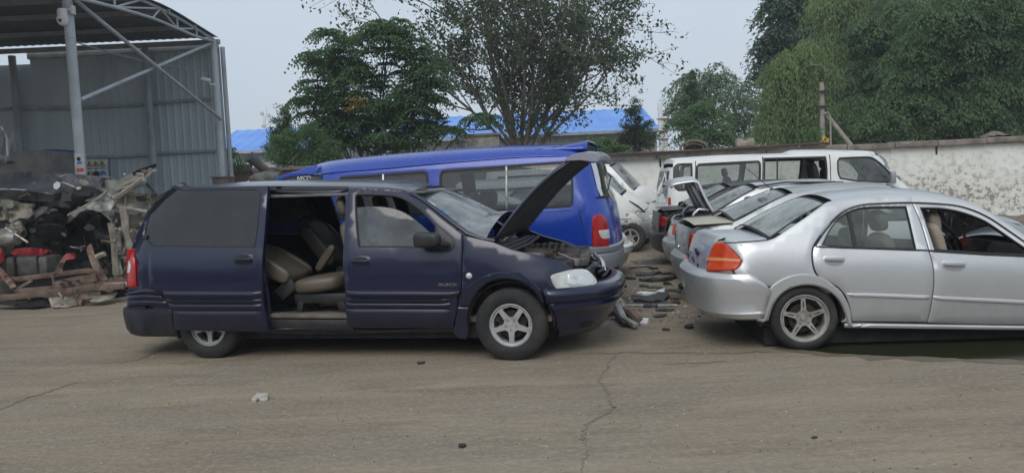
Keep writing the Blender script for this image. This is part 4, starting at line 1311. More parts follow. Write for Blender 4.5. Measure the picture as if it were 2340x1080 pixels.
# rear window, roof, windscreen, bonnet as one line
roofl = [SB.hit(*p) for p in cp('D', [(322, 290), (430, 264), (650, 247), (860, 253), (1000, 276), (1060, 298)])]
cpil = [SB.hit(*p) for p in cp('C', [(818, 468), (1094, 291)])]
line = [cpil[0], (cpil[0] + cpil[1]) / 2 + np.array([-.01, .012])] + roofl + [SB.hit(*p) for p in cp('D', [(1150, 348), (1250, 414), (1400, 530)])]
yl = [SB.inset(*p) + .01 for p in line]
lc = [.09, .075, .05, .055, .06, .06, .055, .055, .08, .11, .14]
top_sheet('rear_window', sd_, glass('rear screen glass', (.62, .68, .66, 1), .95, .40, (.46, .50, .48, 1), 2.0), line, [y + .06 if i < 2 else y + .03 for i, y in enumerate(yl)], SW, lc, .004, 21, part=(0, 2.0))  # film mixes dust with painted sky reflection to lighten the screen
top_sheet('rear_window_frame', sd_, SEAL, line, [y + .02 for y in yl], SW, [c + .004 for c in lc], .004, 41, part=(0, 2.0), rim=(1, 1), res=.025)
top_sheet('roof', sd_, SILVER, line, yl, SW, lc, .012, 21, part=(2.0, 7.0))
top_sheet('windscreen', sd_, GLASS, line, [y + .02 for y in yl], SW, lc, .004, 21, part=(7.0, 10))
hz = [SB.hit(*p) for p in cp('D', [(1404, 545), (1600, 568), (1850, 625), (1950, 690)])]
top_sheet('bonnet', sd_, SILVER, hz, [SB.inset(*p) for p in hz[:3]] + [.3], SW, [.12, .08, .06, .04], .02, 17)
end_shell('front_bumper', sd_, SILVER, SB, 'F', [(.05, -.04), (.12, .0), (.3, .02), (.42, .02), (.5, .0), (.6, -.06)], lambda z: float(hz[2][0]) - .02, .02)
# cabin
z0s = .24
g = MB(); g.box((.95, SW / 2, z0s), (2.6, SW - .3, .06)); g.build('cabin_floor', DARKIN, sd_)
BEIGE = rough_mat('beige seat fabric', (.34, .29, .23, 1), .85, 0, (.25, .21, .17, 1), 6)
GREYS = rough_mat('grey beige seat back', (.22, .20, .17, 1), .8, 0, (.17, .155, .13, 1), 6)
hx = SB.fr.loc(*cp('D', [(600, 380)])[0], .42)
def sseat(x, y, zt, mat, w=.48):
    s_ = cushion('front_seat', (.5, w, .18), (x + .28, y, zt - .68), (0, R(-6), 0), mat, sd_, .8, 2)
    cushion('seat_back', (.14, w, .60), (x + .02, y, zt - .42), (0, R(-14), 0), mat, s_, .85, 2)
    cushion('headrest', (.12, .27, .20), (x - .05, y, zt - .02), (0, R(-10), 0), mat, s_, .95, 2)
sseat(hx[0], .42, hx[1] + .03, GREYS)
sseat(hx[0] + .02, SW - .44, hx[1] + .03, GREYS)
# a second, beige covered seat shows in the open front window
bx_ = SB.fr.loc(*cp('D', [(836, 400)])[0], .55)
cv = cushion('seat_cover', (.12, .46, .62), (bx_[0] - .03, .45, bx_[1] - .25), (0, R(-12), 0), BEIGE, sd_, .85, 2)
cushion('headrest', (.12, .26, .2), (bx_[0] - .05, .45, bx_[1] + .04), (0, R(-10), 0), BEIGE, cv, .95, 2)
rb = cushion('rear_bench', (.5, 1.2, .2), (-.05 + .1, SW / 2, hx[1] - .62), (0, R(-5), 0), GREYS, sd_, .8, 2)
cushion('seat_back', (.14, 1.2, .6), (-.25 + .05, SW / 2, hx[1] - .36), (0, R(-22), 0), GREYS, rb, .8, 2)
shelf = MB(); shelf.box((deck[0][0] + .16, SW / 2, deck[0][1] - .06), (.5, 1.2, .03), None, .01); shelf.build('parcel_shelf', TRIMBG, sd_)
dsh = SB.fr.loc(*cp('D', [(1150, 500)])[0], .8)
cushion('dashboard', (.62, SW - .36, .30), (dsh[0] + .22, SW / 2, dsh[1] - .12), (0, R(8), 0), INTGREY, sd_, .6, 2)
g = MB(); g.box((dsh[0] - .02, .95, dsh[1] - .08), (.16, .34, .24), (0, R(20), 0), .03); g.build('instrument_panel', BLACKPL, sd_)
for dy in (.0, .12):
    g = MB(); g.box((dsh[0] - .04, .72 + dy, dsh[1] - .03), (.05, .10, .07), (0, R(20), 0), .02); g.build('air_vent', BLACKPL, sd_)
swp = SB.fr.loc(*cp('D', [(918, 456)])[0], 1.2)
th = np.linspace(0, 2 * math.pi, 33)
g = MB()
g.tube([(swp[0] - .10 * math.sin(t), 1.2 + .185 * math.cos(t), swp[1] + .165 * math.sin(t)) for t in th], .017, 8)
g.tube([(swp[0] + .0, 1.03, swp[1]), (swp[0] + .03, 1.2, swp[1] - .02), (swp[0], 1.37, swp[1])], .02, 6)
g.tube([(swp[0] + .03, 1.2, swp[1] - .02), (swp[0] + .08, 1.2, swp[1] - .15)], .02, 6)
g.lathe([(0, -.03), (.05, -.025), (.055, .03)], (swp[0] + .02, 1.2, swp[1] - .01), 'x', 16)
g.build('steering_wheel', BLACKPL, sd_)
rm = SB.fr.loc(*cp('D', [(975, 348)])[0], .85)
g = MB(); g.box((rm[0], .85, rm[1]), (.04, .24, .07), (0, R(12), 0), .02); g.build('rear_view_mirror', BLACKPL, sd_)
t1 = SB.fr.loc(*cp('D', [(1002, 400)])[0], .85); t2 = SB.fr.loc(*cp('D', [(1002, 500)])[0], .85)
TAS = rough_mat('red silk tassel', (.38, .03, .015, 1), .8)
g = MB()
g.tube([(rm[0] + .02, .85, rm[1] - .03), (t1[0], .85, t1[1]), (t1[0], .85, (t1[1] + t2[1]) / 2)], .003, 5)
g.lathe([(0, .02), (.022, .012), (.026, -.005), (.014, -.02), (0, -.022)], (t1[0], .85, t1[1] + .01), 'z', 10)
tas = g.build('mirror_charm', rough_mat('carved amber charm', (.20, .13, .05, 1), .5), sd_)
g = MB()
for k in range(14):
    a = k * 2.4
    g.tube([(t1[0] + .006 * math.cos(a), .85 + .006 * math.sin(a), (t1[1] + t2[1]) / 2 + .02), (t1[0] + .018 * math.cos(a), .85 + .018 * math.sin(a), t2[1])], .005, 4)
g.build('tassel', TAS, tas)
panel('boot_seam', qp0[0], SEAL, ST('C', [(588, 482), (700, 478), (812, 468), (812, 472), (700, 482), (588, 486)]), sn, .002, .003, roll=0, res=.05)
panel('bumper_seam', qp0[0], SEAL, ST('C', [(640, 624), (664, 660), (698, 689), (800, 698), (880, 704), (880, 707), (800, 701), (694, 692), (660, 662), (636, 626)]), sn, .003, .003, roll=0, res=.05)
g = MB(); g.box((.9, SW / 2, .10), (2.4, 1.3, .16)); g.tube([(0, .1, .29), (0, SW - .1, .29)], .05, 8); g.build('underbody', DARKIN, sd_)
for xx, zz in ((0.0, .30), (2.61, .10)):
    wl_ = MB()
    th = np.linspace(R(-15), R(195), 16)
    wl_.grid([[(xx + .37 * math.cos(t), yy, zz + .02 + .36 * math.sin(t)) for t in th] for yy in (.03, .3)])
    solid(wl_.build('wheel_well', DARKIN, sd_), .01)
wc_ = SD.loc(*cp('C', [(993, 868)])[0], .03)
rS = .288
print('sedan wheel', wc_)
spoke_wheel(sd_, float(wc_[0]), rS, .02, .300, .195, .214, 'slim', 0, 92, ALLOYD)
spoke_wheel(sd_, float(wc_[0]), rS, SW - .02, .300, .195, .214, 'slim', 0, 20, ALLOYD, far=True)
spoke_wheel(sd_, 2.61, rS - .02, .02, .300, .195, .214, 'slim', 0, 60, ALLOYD)
spoke_wheel(sd_, 2.61, rS - .02, SW - .02, .300, .195, .214, 'slim', 0, 40, ALLOYD, far=True)
# ------------------------------------------------------------ the royal blue van behind the minivan (its tail is on the right)
BP = at_depth(1392, 600, 9.6)
BV = Frame(0, 0, 12.0, P=BP)
BW = 1.98
_rs = cp('H', [(2125, 165), (2150, 250), (2180, 380), (2215, 440), (2240, 560), (2262, 690), (2258, 770)])
_uF = sorted((float(BV.loc(x, y, .5)[1]), float(BV.loc(x, y, .5)[0]) + .02) for x, y in _rs)
BB = Body(BV, BW, [(.3, .04), (.7, .0), (1.15, .0), (1.35, .03), (1.75, .12), (1.95, .17), (2.1, .26)], _uF, [(.3, -5.75), (.9, -5.7), (1.1, -5.5), (1.4, -5.0), (1.8, -4.45), (2.0, -3.9)], .42, 3.0, .8, 2.6)
bv = BV.root('van', 'royal blue high roof passenger van with a roof spoiler behind the navy minivan', 'van', 'vans standing in the yard')
BT = BB.tr
zb = .42
def blue_side(pos, near):
    w1 = BT('H', [(1126, 275), (1142, 246), (1540, 216), (1930, 190), (1962, 200), (1978, 330), (1976, 462), (1958, 480), (1560, 502), (1300, 518), (1140, 526), (1126, 500)])
    w2 = BT('H', [(484, 305), (502, 288), (760, 270), (1030, 250), (1052, 262), (1056, 400), (1052, 520), (1030, 532), (760, 548), (490, 560), (480, 540)])
    w3 = BT('H', [(70, 326), (150, 292), (250, 278), (372, 268), (384, 280), (384, 556), (300, 562), (-60, 580), (-50, 420), (0, 365)])
    uL, uRt = BB.uR, BB.uF
    top = BT('H', [(2064, 170), (1985, 158), (1600, 168), (1130, 206), (800, 238), (480, 262), (330, 282), (150, 268), (60, 310)])
    pts = top + [np.array([-5.02, 1.40]), np.array([-5.5, 1.12]), np.array([-5.62, .98]), np.array([-5.66, zb + .05])]
    for c_ in (-4.75, -1.45):
        pts += [np.array([c_ + .40 * math.cos(t), .36 + .40 * math.sin(t)]) for t in np.linspace(math.pi, 0, 9)]
    pts += BT('H', [(2080, 800), (2098, 735), (2096, 560), (2105, 470), (2088, 330)])
    side = panel('side_panel', bv, BLUE, pts, pos, 0, .04, [w1, w2, w3], roll=.005, res=.09, corner=60)
    for nm, w, gm in (('w1', w1, 0), ('w2', w2, 0), ('w3', w3, 1)):
        ws_ = spl(w, .07)
        fr_ = panel('window_frame', side, SEAL, ws_, pos, .004, .03, [shrink(ws_, .028)], roll=0, smooth=False)
        panel('window_pane', fr_, GLASSB if not gm else BLACKPL, ws_, pos, -.008, .004, roll=0, smooth=False)
    if near:
        for xx, y0, y1 in ((1552, 222, 498), (768, 274, 540)):
            a, b = pos(*BB.hit(*cp('H', [(xx, y0)])[0])), pos(*BB.hit(*cp('H', [(xx + 2, y1)])[0]))
            g = MB(); g.bar(a[0] + a[1] * .004, b[0] + b[1] * .004, .028, .016, .004); g.build('sliding_divider', STEEL, side)
        ridge('drip_moulding', bv, BLUE, BB, 'H', [(150, 262), (330, 276), (480, 256), (800, 232), (1130, 200), (1600, 162), (1960, 152)], [(150, 268), (330, 282), (480, 262), (800, 238), (1130, 206), (1600, 168), (1960, 158)], 0, .012)
        ridge('body_crease', bv, BLUE, BB, 'H', [(1140, 536), (1560, 514), (1960, 492)], [(1140, 546), (1560, 524), (1960, 502)], 0, .008)
        seam = BT('H', [(1996, 470), (2014, 462), (2028, 430), (2032, 380), (2036, 380), (2032, 434), (2018, 468), (2000, 478), (2030, 610), (2026, 610)])
        panel('filler_seam', bv, SEAL, BT('H', [(2010, 480), (2018, 500), (2040, 612), (2036, 612), (2012, 502)]), pos, .003, .003, roll=0, res=.04)
        p, q = pos(*BB.hit(*cp('H', [(268, 307)])[0]))
        text('van_lettering', 'IVECO', .085, Matrix.Translation(p + q * .016) @ Matrix.Rotation(-BV.yaw * 0, 4, 'Z') @ Matrix.Rotation(R(86), 4, 'X'), WHITE, bv, .003, 0.0, .82)
    return side
GLASSB = glass('dusty van window glass', (.46, .50, .52, 1), .9, .10, (.26, .29, .31, 1), 1.6)
blue_side(BB.near, True)
blue_side(BB.far, False)
TLB = BT('H', [(2096, 585), (2104, 545), (2130, 526), (2162, 532), (2192, 568), (2204, 620), (2208, 735), (2150, 738), (2100, 738)])
tb = panel('tail_light', bv, LENSR, TLB, BB.near, .012, .05, roll=.010, res=.05)
panel('reverse_lens', tb, LENSC, BT('H', [(2136, 632), (2200, 624), (2206, 680), (2168, 684), (2146, 668)], .012), BB.near, .016, .006, roll=.003, res=.04)
panel('tail_light', bv, LENSR, TLB, BB.far, .012, .05, roll=.010, res=.05)
# back end
zt = float(BV.loc(*cp('H', [(2110, 150)])[0], .4)[1])
rows = []
g = MB()
for z_ in np.linspace(zb + .35, zt, 10): rows.append(resample(BB.end_line('F', z_, 0.0, BB.uF(z_) - .30), 41))
g.grid([r_ for r_ in rows]); g.f = [f[::-1] for f in g.f]
bd = g.build('rear_door', BLUE, bv)
zA, zB = float(BV.loc(*cp('H', [(2180, 420)])[0], .5)[1]), float(BV.loc(*cp('H', [(2135, 190)])[0], .5)[1])
g = MB()
g.grid([[p for p in resample(BB.end_line('F', z_, .008, None), 41)][7:-7] for z_ in np.linspace(zA, zB, 5)]); g.f = [f[::-1] for f in g.f]
g.build('rear_window', PRIVACY, bd)
wpb = MB(); e_ = BB.end_line('F', zA + .02, .03, None); wpb.tube([e_[5], e_[8], (e_[11][0], e_[11][1], zA + .28)], .012, 6); wpb.build('rear_wiper', BLACKPL, bd)
ubm = BT('H', [(2080, 800)])[0][0]
end_shell('rear_bumper', bv, GREYB, BB, 'F', [(zb - .02, -.06), (zb, -.02), (zb + .12, .0), (zb + .24, .0), (zb + .27, -.01), (zb + .28, -.02), (zb + .30, .004), (zb + .34, .006), (zb + .36, -.02)], ubm - .1, .02)
g = MB(); rr_ = [resample(BB.end_line('F', z_, .010, ubm), 41)[:13] for z_ in (zb + .02, zb + .1, zb + .2)]
g.grid(rr_); g.f = [f[::-1] for f in g.f]; g.build('bumper_insert', BLACKPL, bv)
# roof with spoiler
rf = [BB.hit(*p) for p in cp('H', [(60, 310), (150, 266), (330, 278), (480, 258), (800, 234), (1130, 202), (1600, 164), (1960, 156), (2060, 168)])]
rf = [(p[0], p[1]) for p in rf]
rf_y = [BB.inset(*p) + .01 for p in rf]
# height of the roof crown measured from the sky line
sky_l = cp('H', [(60, 310), (180, 245), (300, 208), (480, 178), (700, 155), (1000, 128), (1300, 105), (1600, 88), (1900, 80), (2060, 108)])
sk = sorted((float(BV.loc(x, y, .75)[0]), float(BV.loc(x, y, .75)[1])) for x, y in sky_l)
us = np.linspace(rf[0][0], rf[-1][0], 28)
gl_u = sorted(rf)
rows = []
for u in us:
    zg = float(np.interp(u, [p[0] for p in gl_u], [p[1] for p in gl_u]))
    zs = float(np.interp(u, [p[0] for p in sk], [p[1] for p in sk]))
    y0 = BB.inset(u, zg) + .005
    row = []
    for s_ in np.linspace(-1, 1, 23):
        q = 1 - abs(s_) ** 3.2
        row.append((u, BW / 2 + s_ * (BW / 2 - y0), zg + max(.01, zs - zg) * q ** .8))
    rows.append(row)
g = MB(); g.grid(rows); g.f = [f[::-1] for f in g.f]
g.build('roof', BLUE, bv)
s0, s1 = BV.loc(*cp('H', [(1770, 112)])[0], .35), BV.loc(*cp('H', [(2058, 108)])[0], .35)
s2 = BV.loc(*cp('H', [(2062, 54)])[0], .35)
sp = []
for t in np.linspace(0, 1, 9):
    u = s0[0] + (s1[0] - s0[0] + .02) * t
    h_ = .01 + (s2[1] - s1[1]) * (t ** 1.1)
    zt_ = s0[1] + (s1[1] - s0[1]) * t - .02
    row = [(u - .1 * (1 - t), .30, zt_)]
    for y in np.linspace(.32, BW - .32, 15):
        q = 1 - abs((y - BW / 2) / (BW / 2 - .30)) ** 8
        row.append((u, y, zt_ + .02 + h_ * q))
    row.append((u - .1 * (1 - t), BW - .30, zt_))
    sp.append(row)
g = MB(); g.grid(sp); g.f = [f[::-1] for f in g.f]
spo = solid(g.build('roof_spoiler', BLUE, bv), .012)
g = MB(); g.box((s1[0] - .02, BW / 2, s1[1] + .02), (.04, BW - .75, (s2[1] - s1[1]) * .75), None, .01); g.build('spoiler_opening', SEAL, spo)
# windscreen and nose, mostly hidden
nose = [(-4.95, 1.45), (-4.5, 1.80), tuple(rf[0])]
top_sheet('windscreen', bv, SHIELD, nose, [.12, .18, rf_y[0]], BW, [.15, .12, .08], .004, 15)
top_sheet('bonnet', bv, BLUE, [(-5.68, .75), (-5.62, .98), (-5.45, 1.12), (-4.95, 1.43)], [.1, .1, .08, .1], BW, [.06, .06, .08, .12], .03, 15)
end_shell('front_bumper', bv, GREYB, BB, 'R', [(.32, -.03), (.36, .02), (.6, .03), (.78, .0), (.8, -.05)], -5.1, .02)
an = [at_depth(628, 405, 10.3), at_depth(676, 356, 10.3)]
M_ = bv.matrix_world
def to_local(root, fr, P):
    d = np.array(P) - fr.A
    return (float(d @ fr.u), float(d @ fr.v), float(P[2]))
g = MB(); a_, b_ = to_local(bv, BV, an[0]), to_local(bv, BV, an[1]); g.tube([(a_[0] - .06, a_[1], a_[2] - .12), a_, b_], [.008, .006, .004], 6); g.build('antenna', STEEL, bv)
g = MB(); g.box((-2.95, BW / 2, .5), (5.1, BW - .3, .2)); g.build('underbody', DARKIN, bv)
for uu in (-1.2, -2.1, -3.0):
    for yy in (.5, 1.1, 1.6):
        s_ = cushion('passenger_seat', (.42, .42, .14), (uu, yy, .98), (0, 0, 0), INTGREY, bv, .8, 2)
        cushion('seat_back', (.12, .42, .6), (uu + .22, yy, 1.24), (0, R(10), 0), INTGREY, s_, .8, 2)
for uu in (-1.45, -4.75):
    for far in (0, 1): steel_wheel(bv, uu, .34, .02 if not far else BW - .02, .345, .2, .2, bool(far))

# ------------------------------------------------------------ plain saloons: one builder, each car with its own paint, tail and state
REARG = glass('dusty rear screen with sky sheen', (.64, .70, .68, 1), .95, .32, (.44, .48, .46, 1), 2.0)  # dusty film also carries sky reflection as diffuse colour
def saloon(px, Z, yaw, W, L, H, label, paint_, bump_, boot_mat=None, lens=LENSR, boot=True, tail=1.0, group='saloon cars parked side by side on the right', name='sedan', zoff=0.0):
    P = at_depth(px, 560, Z)
    fr = Frame(0, 0, yaw, P=P)
    b = Body(fr, W, [(.2, .05), (.35, .02), (.6, .0), (.8, .02), (.95, .06), (1.1, .13), (1.3, .22), (1.45, .30)], [(.2, L - .06), (.5, L), (.75, L - .1), (1.5, L - .1)], [(.2, .05), (.5, .0), (.72, .02), (.95, .09), (1.5, .09)], .8, 2.6, .55, 2.8)
    r = fr.root(name, label, 'car', group)
    k = L / 4.4
    tz_ = 1.0 * tail
    line = [(.60 * k, tz_ + .045), (1.30 * k, H - .06), (1.75 * k, H - .01), (2.1 * k, H), (2.6 * k, H - .05), (3.32 * k, tz_ + .0)]
    yl = [.10, .24, .27, .27, .25, .10]
    lc = [.10, .06, .05, .05, .06, .14]
    arch = lambda c: [(c + .34 * math.cos(t), .30 + .35 * math.sin(t)) for t in np.linspace(math.pi, 0, 11)]
    wr = [(.98 * k, tz_ + .0), (1.34 * k, H - .16), (1.62 * k, H - .12), (1.98 * k, H - .10), (2.0 * k, tz_ - .02)]
    wf_ = [(2.08 * k, tz_ - .02), (2.06 * k, H - .10), (2.4 * k, H - .13), (2.66 * k, H - .2), (3.1 * k, tz_ + .02), (3.08 * k, tz_ - .03)]
    outl = [(.12, .45), (.10, .60), (.12, tz_ - .08), (.20, tz_ - .01), (.60 * k, tz_ + .035)] + line[1:] + [(3.9 * k, tz_ - .12), (L - .18, tz_ - .30), (L - .12, .55), (L - .1, .32)] + arch(3.62 * k)[::-1] + [(3.2 * k, .22), (1.3 * k, .22)] + arch(.92 * k)[::-1] + [(.5 * k, .34)]
    for pos in (b.near, b.far):
        side = panel('side_panel', r, paint_, outl, pos, 0, .03, [wr, wf_], roll=.005, res=.10, corner=60)
        for w in (wr, wf_):
            w2 = spl(w, .08)
            f_2 = panel('window_frame', side, SEAL, w2, pos, .003, .02, [shrink(w2, .022)], roll=0, smooth=False)
            panel('window_pane', f_2, GLASS, w2, pos, -.008, .004, roll=0, smooth=False)
    for far in (0, 1):
        g = MB()
        rows = [resample([p for p in b.end_line('R', z_, ps_, .30) if p[1] < .50], 15) for z_, ps_ in ((tz_ - .27, -.02), (tz_ - .265, .012), (tz_ - .18, .018), (tz_ - .10, .012), (tz_ - .095, -.02))]
        if far: rows = [[(p[0], W - p[1], p[2]) for p in r_] for r_ in rows]
        g.grid(rows)
        g.build('tail_light', lens, r, sharp=60)
    for nm, mt, pr_ in (('rear_window', REARG, (0, 1)), ('roof', paint_, (1, 4)), ('windscreen', SHIELD, (4, 5))):
        top_sheet(nm, r, mt, line, [y + (.03 if mt is not paint_ else 0) for y in yl], W, lc, .008, 19, part=pr_)
    top_sheet('rear_window_frame', r, SEAL, line, yl, W, [c + .004 for c in lc], .004, 41, part=(0, 1.0), rim=(1, 1), res=.03)
    top_sheet('bonnet', r, paint_, [(3.32 * k, tz_), (3.9 * k, tz_ - .10), (L - .2, tz_ - .28)], [.08, .08, .25], W, [.10, .07, .05], .02, 15)
    if boot:
        bl = [(.60 * k, tz_ + .04), (.3, tz_ + .035), (.16, tz_ + .02), (.09, tz_ - .03), (.04, tz_ - .22), (.03, .62)]
        bl = [(.60 * k, tz_ + .04), (.3, tz_ + .03), (.14, tz_ + .02), (.10, tz_ - .02), (.07, tz_ - .22), (.06, .62)]
        by, bc2 = [.06, .09, .15, .17, .22, .24], [.03, .03, .03, .03, .03, .03]
        bt = top_sheet('boot_lid', r, boot_mat or paint_, bl, by, W, bc2, .008, 19, up=-1, part=(0, 2.0))
        top_sheet('boot_face', bt, paint_, bl, by, W, bc2, .008, 19, up=-1, part=(2.0, 5))
    end_shell('rear_panel', r, paint_, b, 'R', [(.45, -.03), (.7, -.03), (tz_ - .05, -.05)], .3, .01)
    end_shell('rear_bumper', r, bump_, b, 'R', [(.26, -.06), (.29, .0), (.36, .02), (.50, .035), (.58, .035), (.62, .0), (.63, -.1)], .92 * k - .34, .02)
    end_shell('front_bumper', r, bump_, b, 'F', [(.22, -.05), (.28, .0), (.45, .03), (.58, .02), (.62, -.06)], 3.62 * k + .36, .02)
    for uu in (.92 * k, 3.62 * k):
        for far in (0, 1): steel_wheel(r, uu, .29, .02 if not far else W - .02, .295, .18, .19, bool(far))
    g = MB(); g.box((L / 2, W / 2, .25), (L - .8, W - .35, .12)); g.build('underbody', DARKIN, r)
    for uu, zz in ((1.15 * k, .98), (2.15 * k, .98)):
        for yy in (.45, W - .45):
            s_ = cushion('seat_back', (.14, .46, .62), (uu, yy, .86), (0, R(-14), 0), INTGREY, r, .85, 2)
            cushion('headrest', (.11, .25, .18), (uu - .10, yy, 1.22), (0, R(-10), 0), INTGREY, s_, .95, 2)
    g = MB(); g.box((.68 * k + .1, W / 2, tz_ - .0), (.4, W - .4, .03)); g.build('parcel_shelf', INTGREY, r)
    return fr, b, r
KF, KB, kc = saloon(1564, 9.3, 5.0, 1.68, 4.4, 1.40, 'grey silver sedan with a khaki boot lid between the silver sedans', SILVER2, SILVER2, KHAKI, LENSO)
g = MB(); a0 = to_local(kc, KF, at_depth(1764, 433, 10.1)); a1 = to_local(kc, KF, at_depth(1702, 381, 10.0))
g.tube([a0, a1], [.006, .003], 6); g.lathe([(0, .03), (.02, .02), (.035, -.02)], a0, 'z', 10); g.build('roof_antenna', BLACKPL, kc)
bdg = MB()
bdg.lathe([(.05, -.006), (.058, .0), (.05, .006), (.042, 0)], (.0, .82, .86), 'x', 20, True)
bdg.build('boot_badge', CHROME, kc)
g = MB(); g.lathe([(0, -.01), (.022, -.008), (.026, .01)], (.03, .80, .70), 'x', 14); g.build('boot_lock', CHROME, kc)

OF, OB, oc = saloon(1538, 11.6, 5.0, 1.68, 4.35, 1.44, 'silver sedan with its boot lid raised and black boot edge', SILVER, SILVER2, None, LENSO, boot=False, tail=.98)
g = MB()
for yy in (.20, 1.48):
    pass
ol = [(.66, 1.02), (.56, 1.20), (.47, 1.42), (.44, 1.50), (.39, 1.535), (.08, 1.50), (.02, 1.45)]
lid = top_sheet('boot_lid', oc, SILVER, ol, [.14, .16, .2, .22, .24, .26, .26], 1.68, [.05, .06, .06, .06, .06, .06, .05], .02, 17, .02, up=-1)
lid_in = top_sheet('lid_inner', lid, GREYP, [(p[0] - .045, p[1] - .02) for p in ol[:5]], [.30, .3, .34, .36, .4], 1.68, [.03, .03, .03, .03, .03], .02, 13, .012, up=-1)
for yy in (.42, .84, 1.26):
    g = MB(); g.bar((.57, yy, 1.06), (.38, yy, 1.46), .03, .05, .01); g.build('lid_rib', SILVER, lid)
for yy in (.28, 1.40):
    g = MB()
    g.tube(spl([(.60, yy, 1.08), (.44, yy, 1.10), (.36, yy, 1.02), (.36, yy, .92), (.48, yy, .86), (.64, yy, .94)], .04, False), .022, 8)
    g.build('lid_hinge', SILVER, oc)
g = MB(); g.box((.40, .84, .70), (.62, 1.30, .30)); g.build('boot_well', DARKIN, oc)
for yy in (.10, 1.58):
    g = MB(); g.tube([(.62, yy, 1.0), (.22, yy, .97), (.10, yy + (.03 if yy < 1 else -.03), .88), (.08, yy + (.05 if yy < 1 else -.05), .66)], .035, 8); g.build('boot_edge', BLACKP, oc)
for yy in (.26, 1.42):
    g = MB(); g.tube([(1.25, yy, 1.41), (1.75, yy, 1.455), (2.6, yy, 1.42)], .014, 6); g.build('roof_strip', SEAL, oc)

JF, JB, jc = saloon(1501, 13.7, 5.0, 1.70, 4.4, 1.44, 'black sedan with red tail lamp beside the white van', BLACKP, BLACKP, None, LENSR, tail=1.0)
g = MB(); g.lathe(tyre_prof(.30, .18, .19), (0, 0, 0), 'y', 40, True)
spare = tag(g.build('loose_tyre', RUBBER), 'worn black tyre lying flat under the tail of the black sedan', 'tyre')
spare.rotation_euler = (R(86), 0, 0); spare.location = on_ground(1546, 578) + np.array([0, 0, .11])

# ------------------------------------------------------------ white panel sided minibus by the wall
HV = Frame(0, 0, 1.5, P=at_depth(1535, 500, 15.4))
HW_ = 1.70
_rs = cp('K', [(688, 140), (682, 175), (664, 300), (646, 440), (640, 560)])
_uR = sorted((float(HV.loc(x, y, .2)[1]), float(HV.loc(x, y, .1)[0]) - .04) for x, y in _rs)
_fs = cp('D', [(555, 52), (600, 92), (650, 140), (700, 180), (760, 232)])
_uF = sorted((float(HV.loc(x, y, .3)[1]), float(HV.loc(x, y, .3)[0]) + .05) for x, y in _fs)
_uF = [(.3, _uF[0][1] + .18), (.8, _uF[0][1] + .14)] + _uF
HB = Body(HV, HW_, [(.3, .03), (.7, .0), (1.0, .0), (1.3, .04), (1.7, .11), (1.85, .15), (2.0, .25)], _uF, _uR, .5, 3.2, .25, 3.5)
hv = HV.root('minibus', 'white minibus with its side door window open against the white wall', 'van', 'vans standing in the yard')
HT = HB.tr
uRm = float(HB.uR(.8)); uFm = float(HB.uF(.8))
def minibus_side(pos, near):
    w1 = HT('C', [(344, 112), (362, 95), (436, 92), (438, 226), (366, 229), (344, 208)])
    w2 = HT('C', [(456, 108), (466, 95), (620, 86), (764, 79), (774, 90), (774, 172), (764, 184), (620, 204), (470, 224), (456, 214)])
    w3 = HT('C', [(786, 66), (940, 62), (1096, 58), (1104, 130), (1104, 186), (940, 200), (786, 196)])
    w4 = HT('D', [(374, 82), (384, 64), (470, 60), (545, 62), (590, 92), (648, 150), (646, 190), (500, 186), (388, 170), (376, 140)])
    outl = HT('C', [(322, 250), (330, 180), (342, 95), (352, 84), (600, 70), (940, 58)]) + HT('D', [(200, 44), (400, 40), (560, 50), (610, 96), (668, 160), (740, 222)])
    q = uFm - .1
    outl += [np.array([q, .95]), np.array([q + .02, .38])]
    for c_ in (q - .75, uRm + 1.05):
        outl += [np.array([c_ + .36 * math.cos(t), .33 + .36 * math.sin(t)]) for t in np.linspace(0, math.pi, 9)]
    outl += [np.array([uRm + .12, .36]), np.array([uRm + .12, .9])]
    side = panel('side_panel', hv, WHITE, outl, pos, 0, .04, [w1, w2, w3, w4], roll=.005, res=.10, corner=60)
    for i, w in enumerate((w1, w2, w3, w4)):
        w_ = spl(w, .07)
        fr_ = panel('window_frame', side, SEAL, w_, pos, .003, .04, [shrink(w_, .035 if i != 3 else .028)], roll=0, smooth=False)
        if i != 2 or not near: panel('window_pane', fr_, GLASS, w_, pos, -.01, .004, roll=0, smooth=False)
    if near:
        panel('window_edge', side, BLACKPL, HT('C', [(346, 112), (364, 98), (372, 98), (368, 222), (346, 206)]), pos, .006, .004, roll=0)
        a, b = pos(*HB.hit(*cp('C', [(857, 68)])[0])), pos(*HB.hit(*cp('C', [(857, 190)])[0]))
        g = MB(); g.bar(a[0] - a[1] * .02, b[0] - b[1] * .02, .03, .03, .004); g.build('window_post', SEAL, side)
        for pl in ([(450, 82), (454, 82), (450, 300), (446, 300)], [(780, 60), (784, 60), (784, 200), (780, 200)], [(1110, 50), (1114, 50), (1122, 200), (1118, 200)]):
            panel('door_gap', side, SEAL, HT('C', pl), pos, .003, .003, roll=0)
minibus_side(HB.near, True)
minibus_side(HB.far, False)
gut = [HB.hit(*p) for p in cp('C', [(342, 95), (352, 82), (600, 70), (940, 58)]) + cp('D', [(200, 44), (400, 40), (558, 50)])]
wsl = [HB.hit(*p) for p in cp('D', [(610, 96), (668, 160), (740, 222)])]
hl2 = [tuple(p) for p in gut] + [tuple(p) for p in wsl]
hy = [HB.inset(*p) + .005 for p in gut] + [HB.inset(*p) + .03 for p in wsl]
hc = [.02, .07, .09, .09, .09, .08, .06, .1, .12, .12]
top_sheet('roof', hv, WHITE, hl2, hy, HW_, hc, .02, 19, part=(0, 6))
top_sheet('windscreen', hv, SHIELD, hl2, hy, HW_, hc, .004, 19, part=(6, 9))
